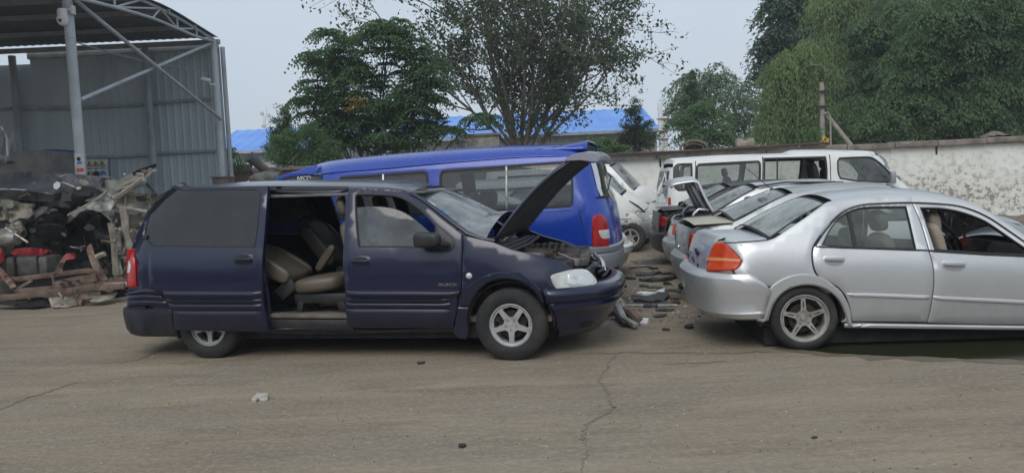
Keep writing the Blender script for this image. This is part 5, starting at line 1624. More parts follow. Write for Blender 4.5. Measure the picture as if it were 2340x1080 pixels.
g = MB(); rows = [resample(HB.end_line('R', z_, .0, uRm + .16), 31) for z_ in (.4, .8, 1.1, 1.5, 1.8)]; g.grid(rows); tgm = g.build('tailgate', WHITE, hv)
g = MB(); rows = [resample(HB.end_line('R', z_, .012, None), 31)[5:-5] for z_ in (1.10, 1.4, 1.74)]; g.grid(rows); g.build('rear_window', PRIVACY, tgm)
end_shell('front_panel', hv, WHITE, HB, 'F', [(.32, -.02), (.36, .02), (.55, .03), (.6, .0), (.9, .0), (1.15, .0)], uFm - .42, .02)
panel('tail_light', hv, LENSR, HT('C', [(318, 262), (330, 262), (330, 296), (318, 298)]), HB.near, .01, .03, roll=.003)
panel('tail_light', hv, LENSR, HT('C', [(318, 262), (330, 262), (330, 296), (318, 298)]), HB.far, .01, .03, roll=.003)
mm = HB.fr.loc(*cp('D', [(662, 162)])[0], -.12)
g = MB(); g.box((mm[0] - .02, -.06, mm[1]), (.10, .10, .24), None, .03); g.bar((mm[0] - .05, -.08, mm[1] - .1), (mm[0] - .1, .05, mm[1] - .12), .03, .03, .005); g.build('door_mirror', GREYB, hv)
g = MB(); g.box(((uRm + uFm) / 2, HW_ / 2, .5), (uFm - uRm - .5, HW_ - .25, .2)); g.build('underbody', DARKIN, hv)
def vseat(root, u, y, z, w=.45):
    s_ = cushion('seat', (.45, w, .15), (u + .22, y, z - .3), (0, 0, 0), DARKIN, root, .8, 2)
    cushion('seat_back', (.13, w, .62), (u, y, z), (0, R(-12), 0), DARKIN, s_, .85, 2)
    cushion('headrest', (.1, .24, .18), (u - .09, y, z + .38), (0, R(-10), 0), DARKIN, s_, .95, 2)
for (x, y) in ((1010, 160), (1075, 160), (600, 200)):
    p = HV.loc(*cp('C', [(x, y)])[0], .8)
    vseat(hv, p[0], .5 if x != 1070 else 1.2, p[1] - (.0 if x in (1010, 1070) else .12))
sw_ = HV.loc(*cp('D', [(500, 150)])[0], 1.2)
g = MB(); g.tube([(sw_[0] + .07 * math.sin(t), 1.2 + .19 * math.cos(t), sw_[1] + .19 * math.sin(t)) for t in np.linspace(0, 2 * math.pi, 25)], .017, 6); g.build('steering_wheel', BLACKPL, hv)
cushion('dashboard', (.4, 1.4, .25), (sw_[0] + .18, HW_ / 2, sw_[1] - .14), (0, 0, 0), INTGREY, hv, .6, 2)
for uu in (uRm + 1.05, uFm - .85):
    for far in (0, 1): steel_wheel(hv, uu, .32, .02 if not far else HW_ - .02, .325, .19, .19, bool(far))

# ------------------------------------------------------------ two snub nosed white vans facing right, at the left of the gap
def nose_van(fr, W, label, c, roofp, wsp, hoodp, front, dwin, lamp, white, bumpm, zbump, wheel, extra=None):
    """a forward cab van, traced from its front quarter; the long body behind it is plain"""
    fs = cp(c, front)
    uF_ = sorted((float(fr.loc(x, y, .55)[1]), float(fr.loc(x, y, .55)[0]) + .02) for x, y in fs)
    uF_ = [(.2, uF_[0][1] - .06)] + uF_
    hoodtop = fr.loc(*cp(c, [hoodp[0]])[0], .3)
    b = Body(fr, W, [(.3, .04), (.6, .0), (.9, .0), (1.1, .03), (1.5, .10), (1.8, .17), (2.0, .28)], uF_, [(.3, uF_[0][1] - 4.5), (2.0, uF_[0][1] - 4.4)], .75, 2.6, .3, 3)
    r = fr.root('van', label, 'van', 'vans standing in the yard')
    t = b.tr
    wl = t(c, wsp); hl = t(c, hoodp); rp = t(c, roofp)
    uB, uE = uF_[0][1] - 4.4, uF_[0][1]
    zr_ = rp[0][1]
    wu = fr.loc(*wheel, .03)[0]
    outl = [np.array([uB, .4]), np.array([uB - .0, 1.2]), np.array([uB + .1, zr_ - .02]), np.array([uB + 2.0, zr_])] + rp + wl + hl + [np.array([uE - .28, zbump + .22]), np.array([uE - .22, .45])]
    outl += [np.array([wu + .36 * math.cos(q), .33 + .38 * math.sin(q)]) for q in np.linspace(0, math.pi, 11)] + [np.array([wu - 1.0, .34])]
    dw = t(c, dwin)
    bw = [(uB + .4, 1.15), (uB + .45, zr_ - .16), (min(dw, key=lambda p: p[0])[0] - .2, zr_ - .14), (min(dw, key=lambda p: p[0])[0] - .2, 1.12)]
    for pos in (b.near, b.far):
        s_ = panel('side_panel', r, white, outl, pos, 0, .03, [dw, bw], roll=.005, res=.10, corner=60)
        for w in (dw, bw):
            w_ = spl(w, .08)
            f_ = panel('window_frame', s_, SEAL, w_, pos, .003, .02, [shrink(w_, .025)], roll=0, smooth=False)
            panel('window_pane', f_, GLASSB, w_, pos, -.01, .004, roll=0, smooth=False)
        lm = panel('headlight', r, LENSC, t(c, lamp), pos, .014, .04, roll=.008, res=.05)
        panel('lamp_gasket', lm, SEAL, shrink(spl(t(c, lamp), .06), -.018), pos, .006, .02, roll=0, smooth=False)
    line = [(uB + .1, zr_ - .02), (uB + 2.0, zr_)] + [tuple(p) for p in rp] + [tuple(p) for p in wl] + [tuple(p) for p in hl]
    n1, n2 = 2 + len(rp) - 1, 2 + len(rp) + len(wl) - 1
    ys = [b.inset(*p) + .01 for p in line]
    cs = [.08] * (n1 + 1) + [.11] * len(wl) + [.12] * len(hl)
    top_sheet('roof', r, white, line, ys, W, cs, .02, 17, part=(0, n1))
    top_sheet('windscreen', r, SHIELD, line, [y + .03 for y in ys], W, cs, .004, 17, part=(n1, n2))
    top_sheet('bonnet', r, white, line, ys, W, cs, .02, 17, part=(n2, len(line) - 1))
    ze = hl[-1][1]
    end_shell('front_panel', r, white, b, 'F', [(zbump - .05, -.03), (zbump + .1, -.01), (ze - .06, -.01), (ze + .04, -.06)], uE - .34, .02)
    end_shell('front_bumper', r, bumpm, b, 'F', [(.24, -.05), (.30, .0), (.42, .02), (zbump - .05, .03), (zbump, .03), (zbump + .03, -.02)], min(wu + .40, uE - .16), .02)
    for z_ in (.36, .44):
        g = MB(); g.tube([p for p in b.end_line('F', z_, .025, None) if .3 < p[1] < W - .3], .012, 6); g.build('bumper_slot', SEAL, r)
    for k in range(4):
        g = MB(); g.tube([p for p in b.end_line('F', zbump + .10 + k * .035, .0, None) if .45 < p[1] < W - .45], .010, 6); g.build('grille_bar', BLACKPL, r)
    mm = b.near(*t(c, [dwin[-1]])[0])
    for uu in (wu, wu - 2.5):
        for far in (0, 1): spoke_wheel(r, uu, .325, .02 if not far else W - .02, .325, .2, .19, 'slim', 0, 20, ALLOYD, far=bool(far))
    g = MB(); g.box(((uB + uE) / 2, W / 2, .45), (3.6, W - .3, .2)); g.build('underbody', DARKIN, r)
    if extra: extra(r, b, t)
    return r
D8 = on_ground(1446, 577)
print('van8 depth', D8)
F8 = Frame(0, 0, 14.0, P=D8)
def ex8(r, b, t):
    panel('side_repeater', r, GREYP, t('K', [(268, 648), (296, 646), (296, 664), (270, 666)]), b.near, .012, .01, roll=0)
    panel('arch_flare', r, GREYP, t('K', [(186, 735), (260, 722), (340, 742), (400, 800), (412, 880), (396, 880), (380, 815), (325, 765), (260, 748), (190, 762)], .01), b.near, .018, .03, roll=.006)
    panel('side_strip', r, GREYP, t('K', [(100, 690), (310, 690), (330, 700), (100, 702)]), b.near, .010, .01, roll=0)
    panel('torn_edge', r, DARKIN, t('K', [(300, 530), (380, 578), (445, 632), (440, 640), (372, 590), (298, 538)]), b.near, .008, .01, roll=0)
nose_van(F8, 1.69, 'white van with a grey bumper and torn bonnet edge right behind the blue van', 'K', [(-60, 330), (60, 340)], [(110, 378), (160, 428), (215, 478)], [(285, 518), (360, 565), (425, 622)], [(452, 690), (470, 745), (462, 860)],
         [(-60, 360), (40, 360), (90, 390), (150, 450), (175, 490), (100, 500), (-60, 500)], [(356, 646), (372, 630), (430, 638), (442, 662), (446, 712), (392, 692), (364, 668)], WHITE, GREYB, .62, (1441, 548), ex8)
F9 = Frame(0, 0, 20.0, P=D8 + np.array([.3, 1.95, 0]))
def ex9(r, b, t):
    p = b.fr.loc(*cp('K', [(208, 412)])[0], -.12)
    cushion('door_mirror', (.22, .14, .26), (p[0], -.12, p[1]), (0, 0, 0), WHITE, r, .9, 2)
    g = MB(); g.bar((p[0] + .08, -.06, p[1] - .10), (p[0] + .2, .06, p[1] - .14), .05, .04, .01); g.build('mirror_arm', WHITE, r)
    q = b.fr.loc(*cp('K', [(320, 392)])[0], .5)
    g = MB(); g.box((q[0], .55, q[1]), (.03, .3, .14), (0, R(50), 0), .004); g.build('red_card', rough_mat('faded red card', (.40, .10, .06, 1), .7), r)
nose_van(F9, 1.69, 'white van with a red card in its windscreen standing nearest the white wall', 'K', [(-40, 228), (120, 226)], [(140, 236), (235, 340), (330, 440)], [(395, 450), (450, 500), (490, 548)], [(516, 600), (530, 660), (528, 760)],
         [(-40, 262), (80, 264), (150, 315), (205, 372), (170, 392), (130, 440), (-40, 440)], [(404, 566), (420, 556), (470, 562), (478, 606), (440, 606)], WHITE, WHITE, .66, (1462, 540), ex9)
# the corner of a small white car between the blue van and the white van
P10 = at_depth(1439, 590, 12.4)
F10 = Frame(0, 0, 8.0, P=P10)
sc_F, sc_B, sc = saloon(0, 1, 0, 1, 1, 1, 'x', WHITE, WHITE) if False else (None, None, None)
def small_car():
    L, W = 3.7, 1.6
    b = Body(F10, W, [(.2, .04), (.5, .0), (.75, .0), (.9, .03), (1.2, .14), (1.4, .25)], [(.2, -.06), (.5, .0), (.7, -.06), (.9, -.12), (1.5, -.12)], [(.2, -L), (1.5, -L)], .5, 2.8, .4, 3)
    r = F10.root('hatchback', 'small white car showing only its front corner behind the blue van', 'car')
    arch = lambda c: [(c + .33 * math.cos(t), .29 + .34 * math.sin(t)) for t in np.linspace(0, math.pi, 11)]
    outl = [(-L + .1, .4), (-L + .1, 1.0), (-L + .3, 1.36), (-L + 1.0, 1.42), (-1.9, 1.40), (-1.2, .98), (-.5, .80), (-.10, .70), (-.10, .45)] + arch(-.70) + [(-1.1, .22), (-2.8, .22)] + arch(-3.1)
    win_ = [(-3.2, .98), (-3.1, 1.30), (-1.95, 1.31), (-1.4, .98)]
    for pos in (b.near, b.far):
        s_ = panel('side_panel', r, WHITE, outl, pos, 0, .03, [win_], roll=.005, res=.1, corner=60)
        panel('window_pane', s_, GLASS, win_, pos, -.01, .004, roll=0)
        hl_ = panel('headlight', r, LENSC, [(-.42, .56), (-.38, .69), (-.12, .66), (-.06, .54)], pos, .014, .04, roll=.008, res=.05)
        panel('lamp_bezel', hl_, SEAL, [(-.38, .57), (-.35, .67), (-.14, .64), (-.10, .56)], pos, .016, .003, [[(-.355, .585), (-.335, .655), (-.16, .628), (-.13, .572)]], roll=0, res=.05)
    line = [(-L + .1, 1.0), (-L + .3, 1.36), (-L + 1.0, 1.42), (-1.9, 1.40), (-1.2, .95), (-.5, .80), (-.12, .71)]
    ys = [b.inset(*p) + .01 for p in line]
    for nm, mt, pr_ in (('tailgate', WHITE, (0, 1)), ('roof', WHITE, (1, 3)), ('windscreen', SHIELD, (3, 4)), ('bonnet', WHITE, (4, 6))):
        top_sheet(nm, r, mt, line, ys, W, [.05, .06, .06, .06, .12, .08, .05], .015, 17, part=pr_)
    end_shell('front_bumper', r, WHITE, b, 'F', [(.20, -.05), (.25, .0), (.38, .02), (.42, .06), (.50, .06), (.53, .0), (.62, -.02), (.70, -.06)], -.36, .02)
    for uu in (-.70, -3.1):
        for far in (0, 1): steel_wheel(r, uu, .285, .02 if not far else W - .02, .29, .17, .18, bool(far))
    g = MB(); g.box((-L / 2, W / 2, .3), (L - .8, W - .3, .12)); g.build('underbody', DARKIN, r)
small_car()
# ------------------------------------------------------------ steel shed on the left
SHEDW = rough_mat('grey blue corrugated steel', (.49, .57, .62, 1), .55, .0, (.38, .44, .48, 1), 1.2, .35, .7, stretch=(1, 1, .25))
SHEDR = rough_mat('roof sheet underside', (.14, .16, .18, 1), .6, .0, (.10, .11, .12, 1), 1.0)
GALV = rough_mat('galvanised steel tube', (.46, .50, .54, 1), .5, .1, (.36, .38, .40, 1), 3, .35, .7)
GALVD = rough_mat('dull steel tube', (.36, .39, .42, 1), .55, .1, (.28, .30, .32, 1), 3)
WHITEPL = rough_mat('white plastic', (.66, .67, .68, 1), .45)
YF, YB = 14.2, 20.6
shed = empty('steel_shed', at_depth(330, 590, YB) * np.array([1, 1, 0]), 0, 'open fronted grey corrugated steel shed with cross braced side', 'shed')
SO = np.array(shed.location)
def sl(P): return tuple(np.array(P) - SO)
def wall_z(px, py): return at_depth(px, py, YB)[2]
xl, xm, xr = -26.0, float(at_depth(82, 300, YB)[0]), float(at_depth(511, 250, YB)[0])
def corr(x0, x1, zb_, zt0, zt1, y, name):
    g = MB()
    n = int((x1 - x0) / .05)
    rows = [[], []]
    for i in range(n + 1):
        x = x0 + (x1 - x0) * i / n
        ph = (x * 5.0) % 1.0
        d = -.022 if ph < .16 else 0.0
        zt = zt0 + (zt1 - zt0) * i / n
        rows[0].append(sl((x, y + d, zb_))); rows[1].append(sl((x, y + d, zt)))
    g.grid(rows)
    return solid(g.build(name, SHEDW, shed, smooth=False), .01)
corr(xm, xr, 0, wall_z(90, 132), wall_z(505, 108), YB, 'back_wall')
corr(xl, xm, 0, wall_z(0, 150), wall_z(80, 146), YB + .02, 'back_wall')
g = MB(); g.box(sl(((xm + xr) / 2, YB - .06, wall_z(300, 117))), (xr - xm, .1, .16), (0, -math.atan2(wall_z(505, 108) - wall_z(90, 132), xr - xm), 0)); g.build('wall_head_rail', GALVD, shed)
def post(px, pyt, Y, r, name='back_post', mat=GALV, zt=None):
    P = at_depth(px, pyt, Y)
    g = MB()
    g.tube([sl((P[0], Y, 0)), sl((P[0], Y, P[2] * .5)), sl((P[0], Y, zt or P[2]))], r, 12)
    return g.build(name, mat, shed)
post(27, 128, YB - .22, .09, mat=GALVD); post(331, 108, YB - .22, .09, mat=GALVD)
post(486, 92, YB - .3, .10)
post(508, 108, YB + .02, .06, 'corner_post', GALVD)
fc = at_depth(166, 150, YF)
g = MB(); g.tube([sl((fc[0], YF, 0)), sl((fc[0], YF, 7.4))], .088, 16); g.lathe([(.090, -.01), (.098, 0), (.090, .01)], sl((fc[0], YF, at_depth(160, 88, YF)[2])), 'z', 16); g.build('front_post', GALV, shed)
for a, b in (((0, 250), (26, 248)), ((52, 248), (90, 246)), ((94, 249), (326, 239)), ((348, 235), (484, 225)), ((124, 363), (336, 354)), ((354, 350), (494, 344)), ((36, 360), (100, 360))):
    g = MB(); g.bar(sl(at_depth(*a, YB - .12)), sl(at_depth(*b, YB - .12)), .06, .08, .01); g.build('wall_rail', GALVD, shed)
Xr_ = float(at_depth(500, 86, YB - .3)[0])
rp_ = [at_x(x, y, Xr_) for x, y in ((500, 86), (452, 56), (410, 30), (372, 10), (330, -6), (270, -30))]
yz = [(p[1], p[2]) for p in rp_]
yz.append((yz[-1][0] - 3.0, yz[-1][1] + .25)); yz.append((yz[-1][0] - 3.0, yz[-1][1] + .1))
zl = at_depth(0, 126, YB - .3)[2]; zr0 = at_depth(500, 86, YB - .3)[2]
g = MB()
yzs = spl(yz, .5, False)
xs = np.arange(-26, Xr_ + .01, .10)
g.grid([[sl((x, q[0], q[1] + (.018 if i % 2 else 0))) for i, x in enumerate(xs)] for q in yzs])
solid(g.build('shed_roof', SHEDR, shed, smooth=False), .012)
for k in range(1, 7):
    q = yzs[int(k * (len(yzs) - 1) / 7)]
    g = MB(); g.bar(sl((-26, q[0], q[1] - .06)), sl((Xr_ - .05, q[0], q[1] - .06)), .05, .10); g.build('roof_purlin', GALVD, shed)
g = MB(); g.bar(sl((-26, YB - .25, zr0 - .1)), sl((Xr_, YB - .25, zr0 - .1)), .08, .12); g.build('roof_purlin', GALVD, shed)
# edge truss
Xt = Xr_ - .12
tp = [at_x(x, y, Xt) for x, y in ((488, 90), (448, 66), (404, 40), (366, 20), (322, 0), (260, -22))]
bt = [at_x(x, y, Xt) for x, y in ((488, 94), (450, 84), (406, 66), (348, 42), (262, 17), (182, -3))]
for L_ in (tp, bt):
    g = MB(); g.tube([sl(p) for p in spl([tuple(q) for q in L_], .4, False)], .035, 8); g.build('truss_chord', GALV, shed)
for i in range(1, 6):
    for a, b in ((tp[i], bt[i]), (tp[i], bt[i - 1]) if i % 2 else (tp[i - 1], bt[i])):
        g = MB(); g.tube([sl(a), sl(b)], .024, 6); g.build('truss_web', GALV, shed)
for a, Ya, b, Yb in (((166, -4), YF, (505, 272), YB - .35), ((184, 228), YF + .12, (484, 98), YB - .35)):
    g = MB(); g.tube([sl(at_depth(*a, Ya)), sl(at_depth(*b, Yb))], .040, 10); g.build('cross_brace', GALV, shed)
g = MB(); g.tube([sl(at_depth(174, 97, YF + .1)), sl(at_depth(250, 120, 16.4)), sl(at_depth(330, 140, 18.4)), sl(at_depth(470, 163, YB - .3))], .014, 6); g.build('slack_cable', GALVD, shed)
# cameras, signs
cc = at_depth(143, 42, YF - .14)
cct = empty('dome_camera', cc, 0, 'white dome security camera on a bracket near the top of the front post', 'camera')
g = MB(); g.box((.04, .06, .16), (.26, .05, .05), None, .01); g.box((.14, .1, .16), (.05, .12, .16), None, .01); g.build('bracket', WHITEPL, cct)
g = MB(); g.lathe([(0, .17), (.07, .165), (.085, .12), (.085, .02), (.10, .0), (.095, -.06), (.06, -.12), (0, -.14)], (0, 0, 0), 'z', 20); g.build('camera_dome', WHITEPL, cct)
g = MB(); g.lathe([(0, -.012), (.03, -.01), (.035, .01)], (.0, -.085, -.05), 'y', 14); g.build('camera_lens', BLACKPL, cct)
bc = at_depth(470, 182, YB - .5)
bcam = empty('bullet_camera', bc, 0, 'small white bullet security camera on the rear corner post', 'camera')
g = MB(); g.box((0, 0, 0), (.24, .09, .09), (0, R(12), R(20)), .02); g.build('camera_body', WHITEPL, bcam)
g = MB(); g.tube([(.06, .02, -.04), (.10, .05, -.12), (.20, .12, -.12)], .02, 8); g.build('bracket', WHITEPL, bcam)
INK = rough_mat('dark print', (.03, .03, .035, 1), .7)
YELL = rough_mat('warning yellow print', (.55, .45, .14, 1), .6)
REDP = rough_mat('red print', (.55, .10, .10, 1), .6)
BLUP = rough_mat('blue print', (.06, .20, .50, 1), .6)
BOARD = rough_mat('pale sign board', (.60, .62, .60, 1), .6, 0, (.48, .50, .49, 1), 5)
def sign(name, label, x0, y0, x1, y1, Y, mat=BOARD, th=.012, cat='sign'):
    a, b = at_depth((x0 + x1) / 2, (y0 + y1) / 2, Y), None
    w, h = (x1 - x0) * Y / FPX, (y1 - y0) * Y / FPX
    r = empty(name, a, 0, label, cat)
    g = MB(); g.box((0, 0, 0), (w, th, h), (0, R(2), 0)); g.build('sign_board', mat, r)
    return r, w, h
s1_, w, h = sign('portrait_sign', 'white notice with a portrait above red writing strapped to the front post', 172, 351, 193, 398, YF - .14)
g = MB(); g.lathe([(0, 0), (.038, 0)], (-.01, -.009, h * .24), 'y', 18); g.build('portrait_head', INK, s1_)
g = MB(); g.add([(-.06, -.009, h * .0), (.06, -.009, h * .0), (.03, -.009, h * .13), (-.03, -.009, h * .13)], [[0, 1, 2, 3]]); g.build('portrait_shoulders', BLUP, s1_)
g = MB(); g.box((0, -.008, -h * .3), (w * .8, .004, .07)); g.build('red_writing', REDP, s1_)
s2_, w, h = sign('warning_sign', 'white board with three black and yellow warning triangles on the shed wall', 195, 364, 247, 412, YB - .2)
for k in range(3):
    cx = -w * .30 + k * w * .28
    t_ = h * .15
    g = MB(); g.add([(cx - t_, -.008, h * .16), (cx + t_, -.008, h * .16), (cx, -.008, h * .16 + t_ * 1.75)], [[0, 1, 2]]); tri = g.build('warning_triangle', INK, s2_, smooth=False)
    t2 = t_ * .66
    g = MB(); g.add([(cx - t2, -.010, h * .16 + .015), (cx + t2, -.010, h * .16 + .015), (cx, -.010, h * .16 + .015 + t2 * 1.7)], [[0, 1, 2]]); g.build('triangle_field', YELL, tri, smooth=False)
    g = MB(); g.box((cx, -.012, h * .16 + t_ * .62), (.018, .003, .07)); g.build('triangle_mark', INK, tri, smooth=False)
    g = MB(); g.box((cx, -.008, h * .07), (t_ * 1.5, .004, .025)); g.build('sign_writing', INK, s2_, smooth=False)
for cx, m_ in ((-w * .30, INK), (-w * .02, INK), (w * .26, BLUP)):
    g = MB(); g.lathe([(0, 0), (.085, 0)], (cx, -.008, -h * .2), 'y', 20); g.build('safety_roundel', m_, s2_, smooth=False)
s3_, w, h = sign('pale_notice', 'faded pale blue notice board left of the front post', 153, 370, 178, 400, YB - .2, rough_mat('faded pale blue board', (.50, .60, .63, 1), .6, 0, (.62, .64, .62, 1), 3))
g = MB(); g.box((-.05, -.008, h * .25), (w * .5, .004, .03)); g.build('sign_writing', BLUP, s3_, smooth=False)

# ------------------------------------------------------------ brick wall on the left, white yard wall on the right
def brick_mat():
    m, p, L = base_mat('old red brick')
    tcn = nn(m, 'ShaderNodeTexCoord'); mp = nn(m, 'ShaderNodeMapping'); mp.inputs['Rotation'].default_value = (R(90), 0, 0)
    L.new(tcn.outputs['Object'], mp.inputs[0])
    b = nn(m, 'ShaderNodeTexBrick', Scale=1.0)
    b.inputs['Color1'].default_value = (.17, .075, .055, 1); b.inputs['Color2'].default_value = (.12, .06, .048, 1); b.inputs['Mortar'].default_value = (.16, .14, .12, 1)
    b.inputs['Brick Width'].default_value, b.inputs['Row Height'].default_value, b.inputs['Mortar Size'].default_value = .24, .065, .012
    L.new(mp.outputs[0], b.inputs['Vector'])
    L.new(mixc(m, noise_fac(m, 1.5, .4, .7), b.outputs['Color'], (.12, .09, .075, 1)), p.inputs['Base Color'])
    p.inputs['Roughness'].default_value = .9
    return m
BRICK = brick_mat()
CONC = rough_mat('weathered concrete', (.25, .22, .19, 1), .9, 0, (.12, .105, .09, 1), 3, .38, .66, .4, 18, .01)
YBW = 22.5
bx0, bx1 = float(at_depth(508, 400, YBW)[0]), float(at_depth(1080, 360, YBW)[0])
zbt = float(at_depth(560, 393, YBW)[2])
bw_ = empty('brick_wall', ((bx0 + bx1) / 2, YBW, 0), 0, 'old red brick yard wall with concrete coping behind the blue van', 'wall')
g = MB(); g.box((0, .12, zbt / 2), (bx1 - bx0, .24, zbt)); g.build('wall', BRICK, bw_, smooth=False)
g = MB()
for i in range(9):
    L_ = (bx1 - bx0) / 9
    g.box((-(bx1 - bx0) / 2 + L_ * (i + .5), .10, zbt + .05 + .012 * math.sin(i * 2.3)), (L_ - .012, .36, .09), (R(1.5 * math.sin(i * 3)), R(.6 * math.sin(i * 1.7)), 0), .012)
g.build('wall_coping', CONC, bw_)
cbp = at_depth(503, 418, 18.5)
cab = empty('brown_cabinet', (cbp[0], 18.5, 0), 0, 'low brown metal cabinet at the foot of the shed corner', 'cabinet')
zc_ = float(at_depth(503, 405, 18.5)[2])
g = MB(); g.box((0, .2, zc_ / 2), (.38, .4, zc_), None, .01); g.build('cabinet_body', rough_mat('brown painted steel', (.10, .085, .075, 1), .7, 0, (.15, .12, .1, 1), 5), cab)
g = MB(); g.box((0, .2, zc_ + .012), (.44, .46, .03), None, .005); g.build('cabinet_top', CONC, cab)
def plaster():
    m, p, L = base_mat('peeling whitewash')
    tcn = nn(m, 'ShaderNodeTexCoord'); sx = nn(m, 'ShaderNodeSeparateXYZ'); L.new(tcn.outputs['Object'], sx.inputs[0])
    big = noise_fac(m, .45, .42, .62, 5, stretch=(1, 1, 1.6))
    fine = noise_fac(m, 5.0, .50, .56, 8, stretch=(1, 1, 1.2), rough=.7)
    tiny = noise_fac(m, 13, .58, .62, 4)
    low = nn(m, 'ShaderNodeMapRange'); low.inputs['From Min'].default_value, low.inputs['From Max'].default_value = 2.3, .4
    L.new(sx.outputs['Z'], low.inputs['Value'])
    rt = nn(m, 'ShaderNodeMapRange'); rt.inputs['From Min'].default_value, rt.inputs['From Max'].default_value = -2.5, 4.0
    rt.inputs['To Min'].default_value = .35
    L.new(sx.outputs['X'], rt.inputs['Value'])
    k = mathn(m, 'MULTIPLY', mathn(m, 'MULTIPLY', mathn(m, 'ADD', big, .45), mathn(m, 'ADD', low.outputs[0], .15)), rt.outputs[0])
    f = mathn(m, 'MULTIPLY', mathn(m, 'MINIMUM', mathn(m, 'ADD', mathn(m, 'MULTIPLY', fine, k), mathn(m, 'MULTIPLY', tiny, mathn(m, 'MULTIPLY', k, .6))), 1.0), .85)
    x = mixc(m, noise_fac(m, 1.1, .35, .7), (.78, .79, .76, 1), (.66, .66, .61, 1))
    x = mixc(m, mathn(m, 'MULTIPLY', low.outputs[0], mathn(m, 'MULTIPLY', big, .55)), x, (.46, .43, .37, 1))
    L.new(mixc(m, f, x, (.20, .18, .15, 1)), p.inputs['Base Color'])
    p.inputs['Roughness'].default_value = .92
    bump(m, p, fine, .25, .01)
    return m
YW = 20.0
wx0, wx1 = float(at_depth(1300, 350, YW)[0]), 16.5
zw = float(at_depth(1900, 345, YW)[2])
ww = empty('yard_wall', (7.0, YW, 0), 0, 'long white plastered yard wall with peeling patches and concrete coping', 'wall')
g = MB(); g.box(((wx0 + wx1) / 2 - 7, .14, zw / 2), (wx1 - wx0, .28, zw)); g.build('wall', plaster(), ww, smooth=False)
cr_ = random.Random(4)
x = wx0
cop = MB()
while x < wx1:
    L_ = cr_.uniform(.9, 1.6)
    cop.box((x + L_ / 2 - 7, .08, zw + .075 + cr_.uniform(-.012, .012)), (L_ - cr_.uniform(.006, .03), .46, .15), (R(cr_.uniform(-2, 2)), R(cr_.uniform(-.5, .5)), 0), .02)
    x += L_
cop.build('wall_coping', CONC, ww)
g = MB(); pp = [at_depth(*p, YW - .22) for p in ((1376, 354), (1560, 346), (1720, 337), (1890, 327))]
g.tube([tuple(p - np.array(ww.location)) for p in pp], .035, 8); g.build('coping_pipe', rough_mat('rusty dark pipe', (.06, .05, .045, 1), .8, .2, (.10, .06, .04, 1), 6), ww)
for px_ in (1508, 1960, 2140):
    P = at_depth(px_, 352, YW - .012) - np.array(ww.location)
    g = MB(); g.box((P[0], -.015, zw - .10), (.04, .03, .22), None, .006); g.build('wall_bracket', BLACKPL, ww)
# things lying on the wall
hp = at_depth(1586, 341, YW + .1)
hoop = empty('metal_hoop', hp, 0, 'rusty half hoop with inner rib standing on the white wall', 'hoop')
RUST = rough_mat('rusty steel', (.13, .08, .055, 1), .85, .2, (.07, .05, .04, 1), 7, .4, .65, .3, 30, .005)
OLIVE = rough_mat('dry wicker brown', (.20, .17, .13, 1), .9, 0, (.10, .085, .065, 1), 9)
g = MB(); g.tube([(.36 * math.cos(t), 0, .22 * math.sin(t)) for t in np.linspace(0, math.pi, 19)], .035, 8); g.build('outer_ring', OLIVE, hoop)
g = MB(); g.tube([(.26 * math.cos(t), .05, .14 * math.sin(t)) for t in np.linspace(0, math.pi, 15)], .022, 6); g.build('inner_ring', OLIVE, hoop)
g = MB(); g.box((0, .12, .07), (.5, .06, .14), None, .02); g.build('hoop_core', DARKIN, hoop)
bp_ = at_depth(1702, 334, YW + .12)
g = MB(); g.box((0, 0, .075), (.44, .22, .15), None, .015); g.box((-.15, 0, .17), (.14, .2, .05), None, .01); g.box((.14, 0, .17), (.15, .2, .05), None, .01)
cb = tag(g.build('concrete_block', rough_mat('pale concrete block', (.36, .33, .28, 1), .9, 0, (.24, .20, .16, 1), 6)), 'pale notched concrete block lying on the white wall', 'block'); cb.location = bp_
g = MB()
q = random.Random(9)
rows = []
for i in range(15):
    rows.append([(-.5 + i * .07, -.2 + .07 * j, max(.0, .17 * math.exp(-((i - 6) / 4.2) ** 2) * math.exp(-((j - 3) / 2.4) ** 2) + .03 * q.random())) for j in range(7)])
g.grid(rows)
sck = tag(g.build('tarpaulin_scrap', rough_mat('dirty cloth', (.19, .155, .125, 1), .95, 0, (.10, .085, .07, 1), 6), smooth=False), 'crumpled brown cloth scrap on top of the white wall at the right', 'cloth')
sck.location = at_depth(2280, 314, YW + .1)
# earth heaped along the foot of the wall
g = MB()
rows = []
xs = np.linspace(wx0, wx1, 120)
for j, (dy, hh) in enumerate(((-1.5, -.02), (-1.1, .09), (-.7, .22), (-.3, .34), (.02, .38))):
    rows.append([(x, YW + dy, hh * (.7 + .6 * noise.noise(Vector((x * .9, j * .7, 2)))) + .05 * noise.noise(Vector((x * 4, j * 2.0, 5))) + (0 if hh > 0 else -.02)) for x in xs])
g.grid(rows)
tag(g.build('earth_bank', rough_mat('brown earth and litter', (.15, .115, .085, 1), .95, 0, (.24, .20, .16, 1), 5, .42, .62, .7, 14, .04)), 'low brown bank of earth along the foot of the white wall', kind='structure')

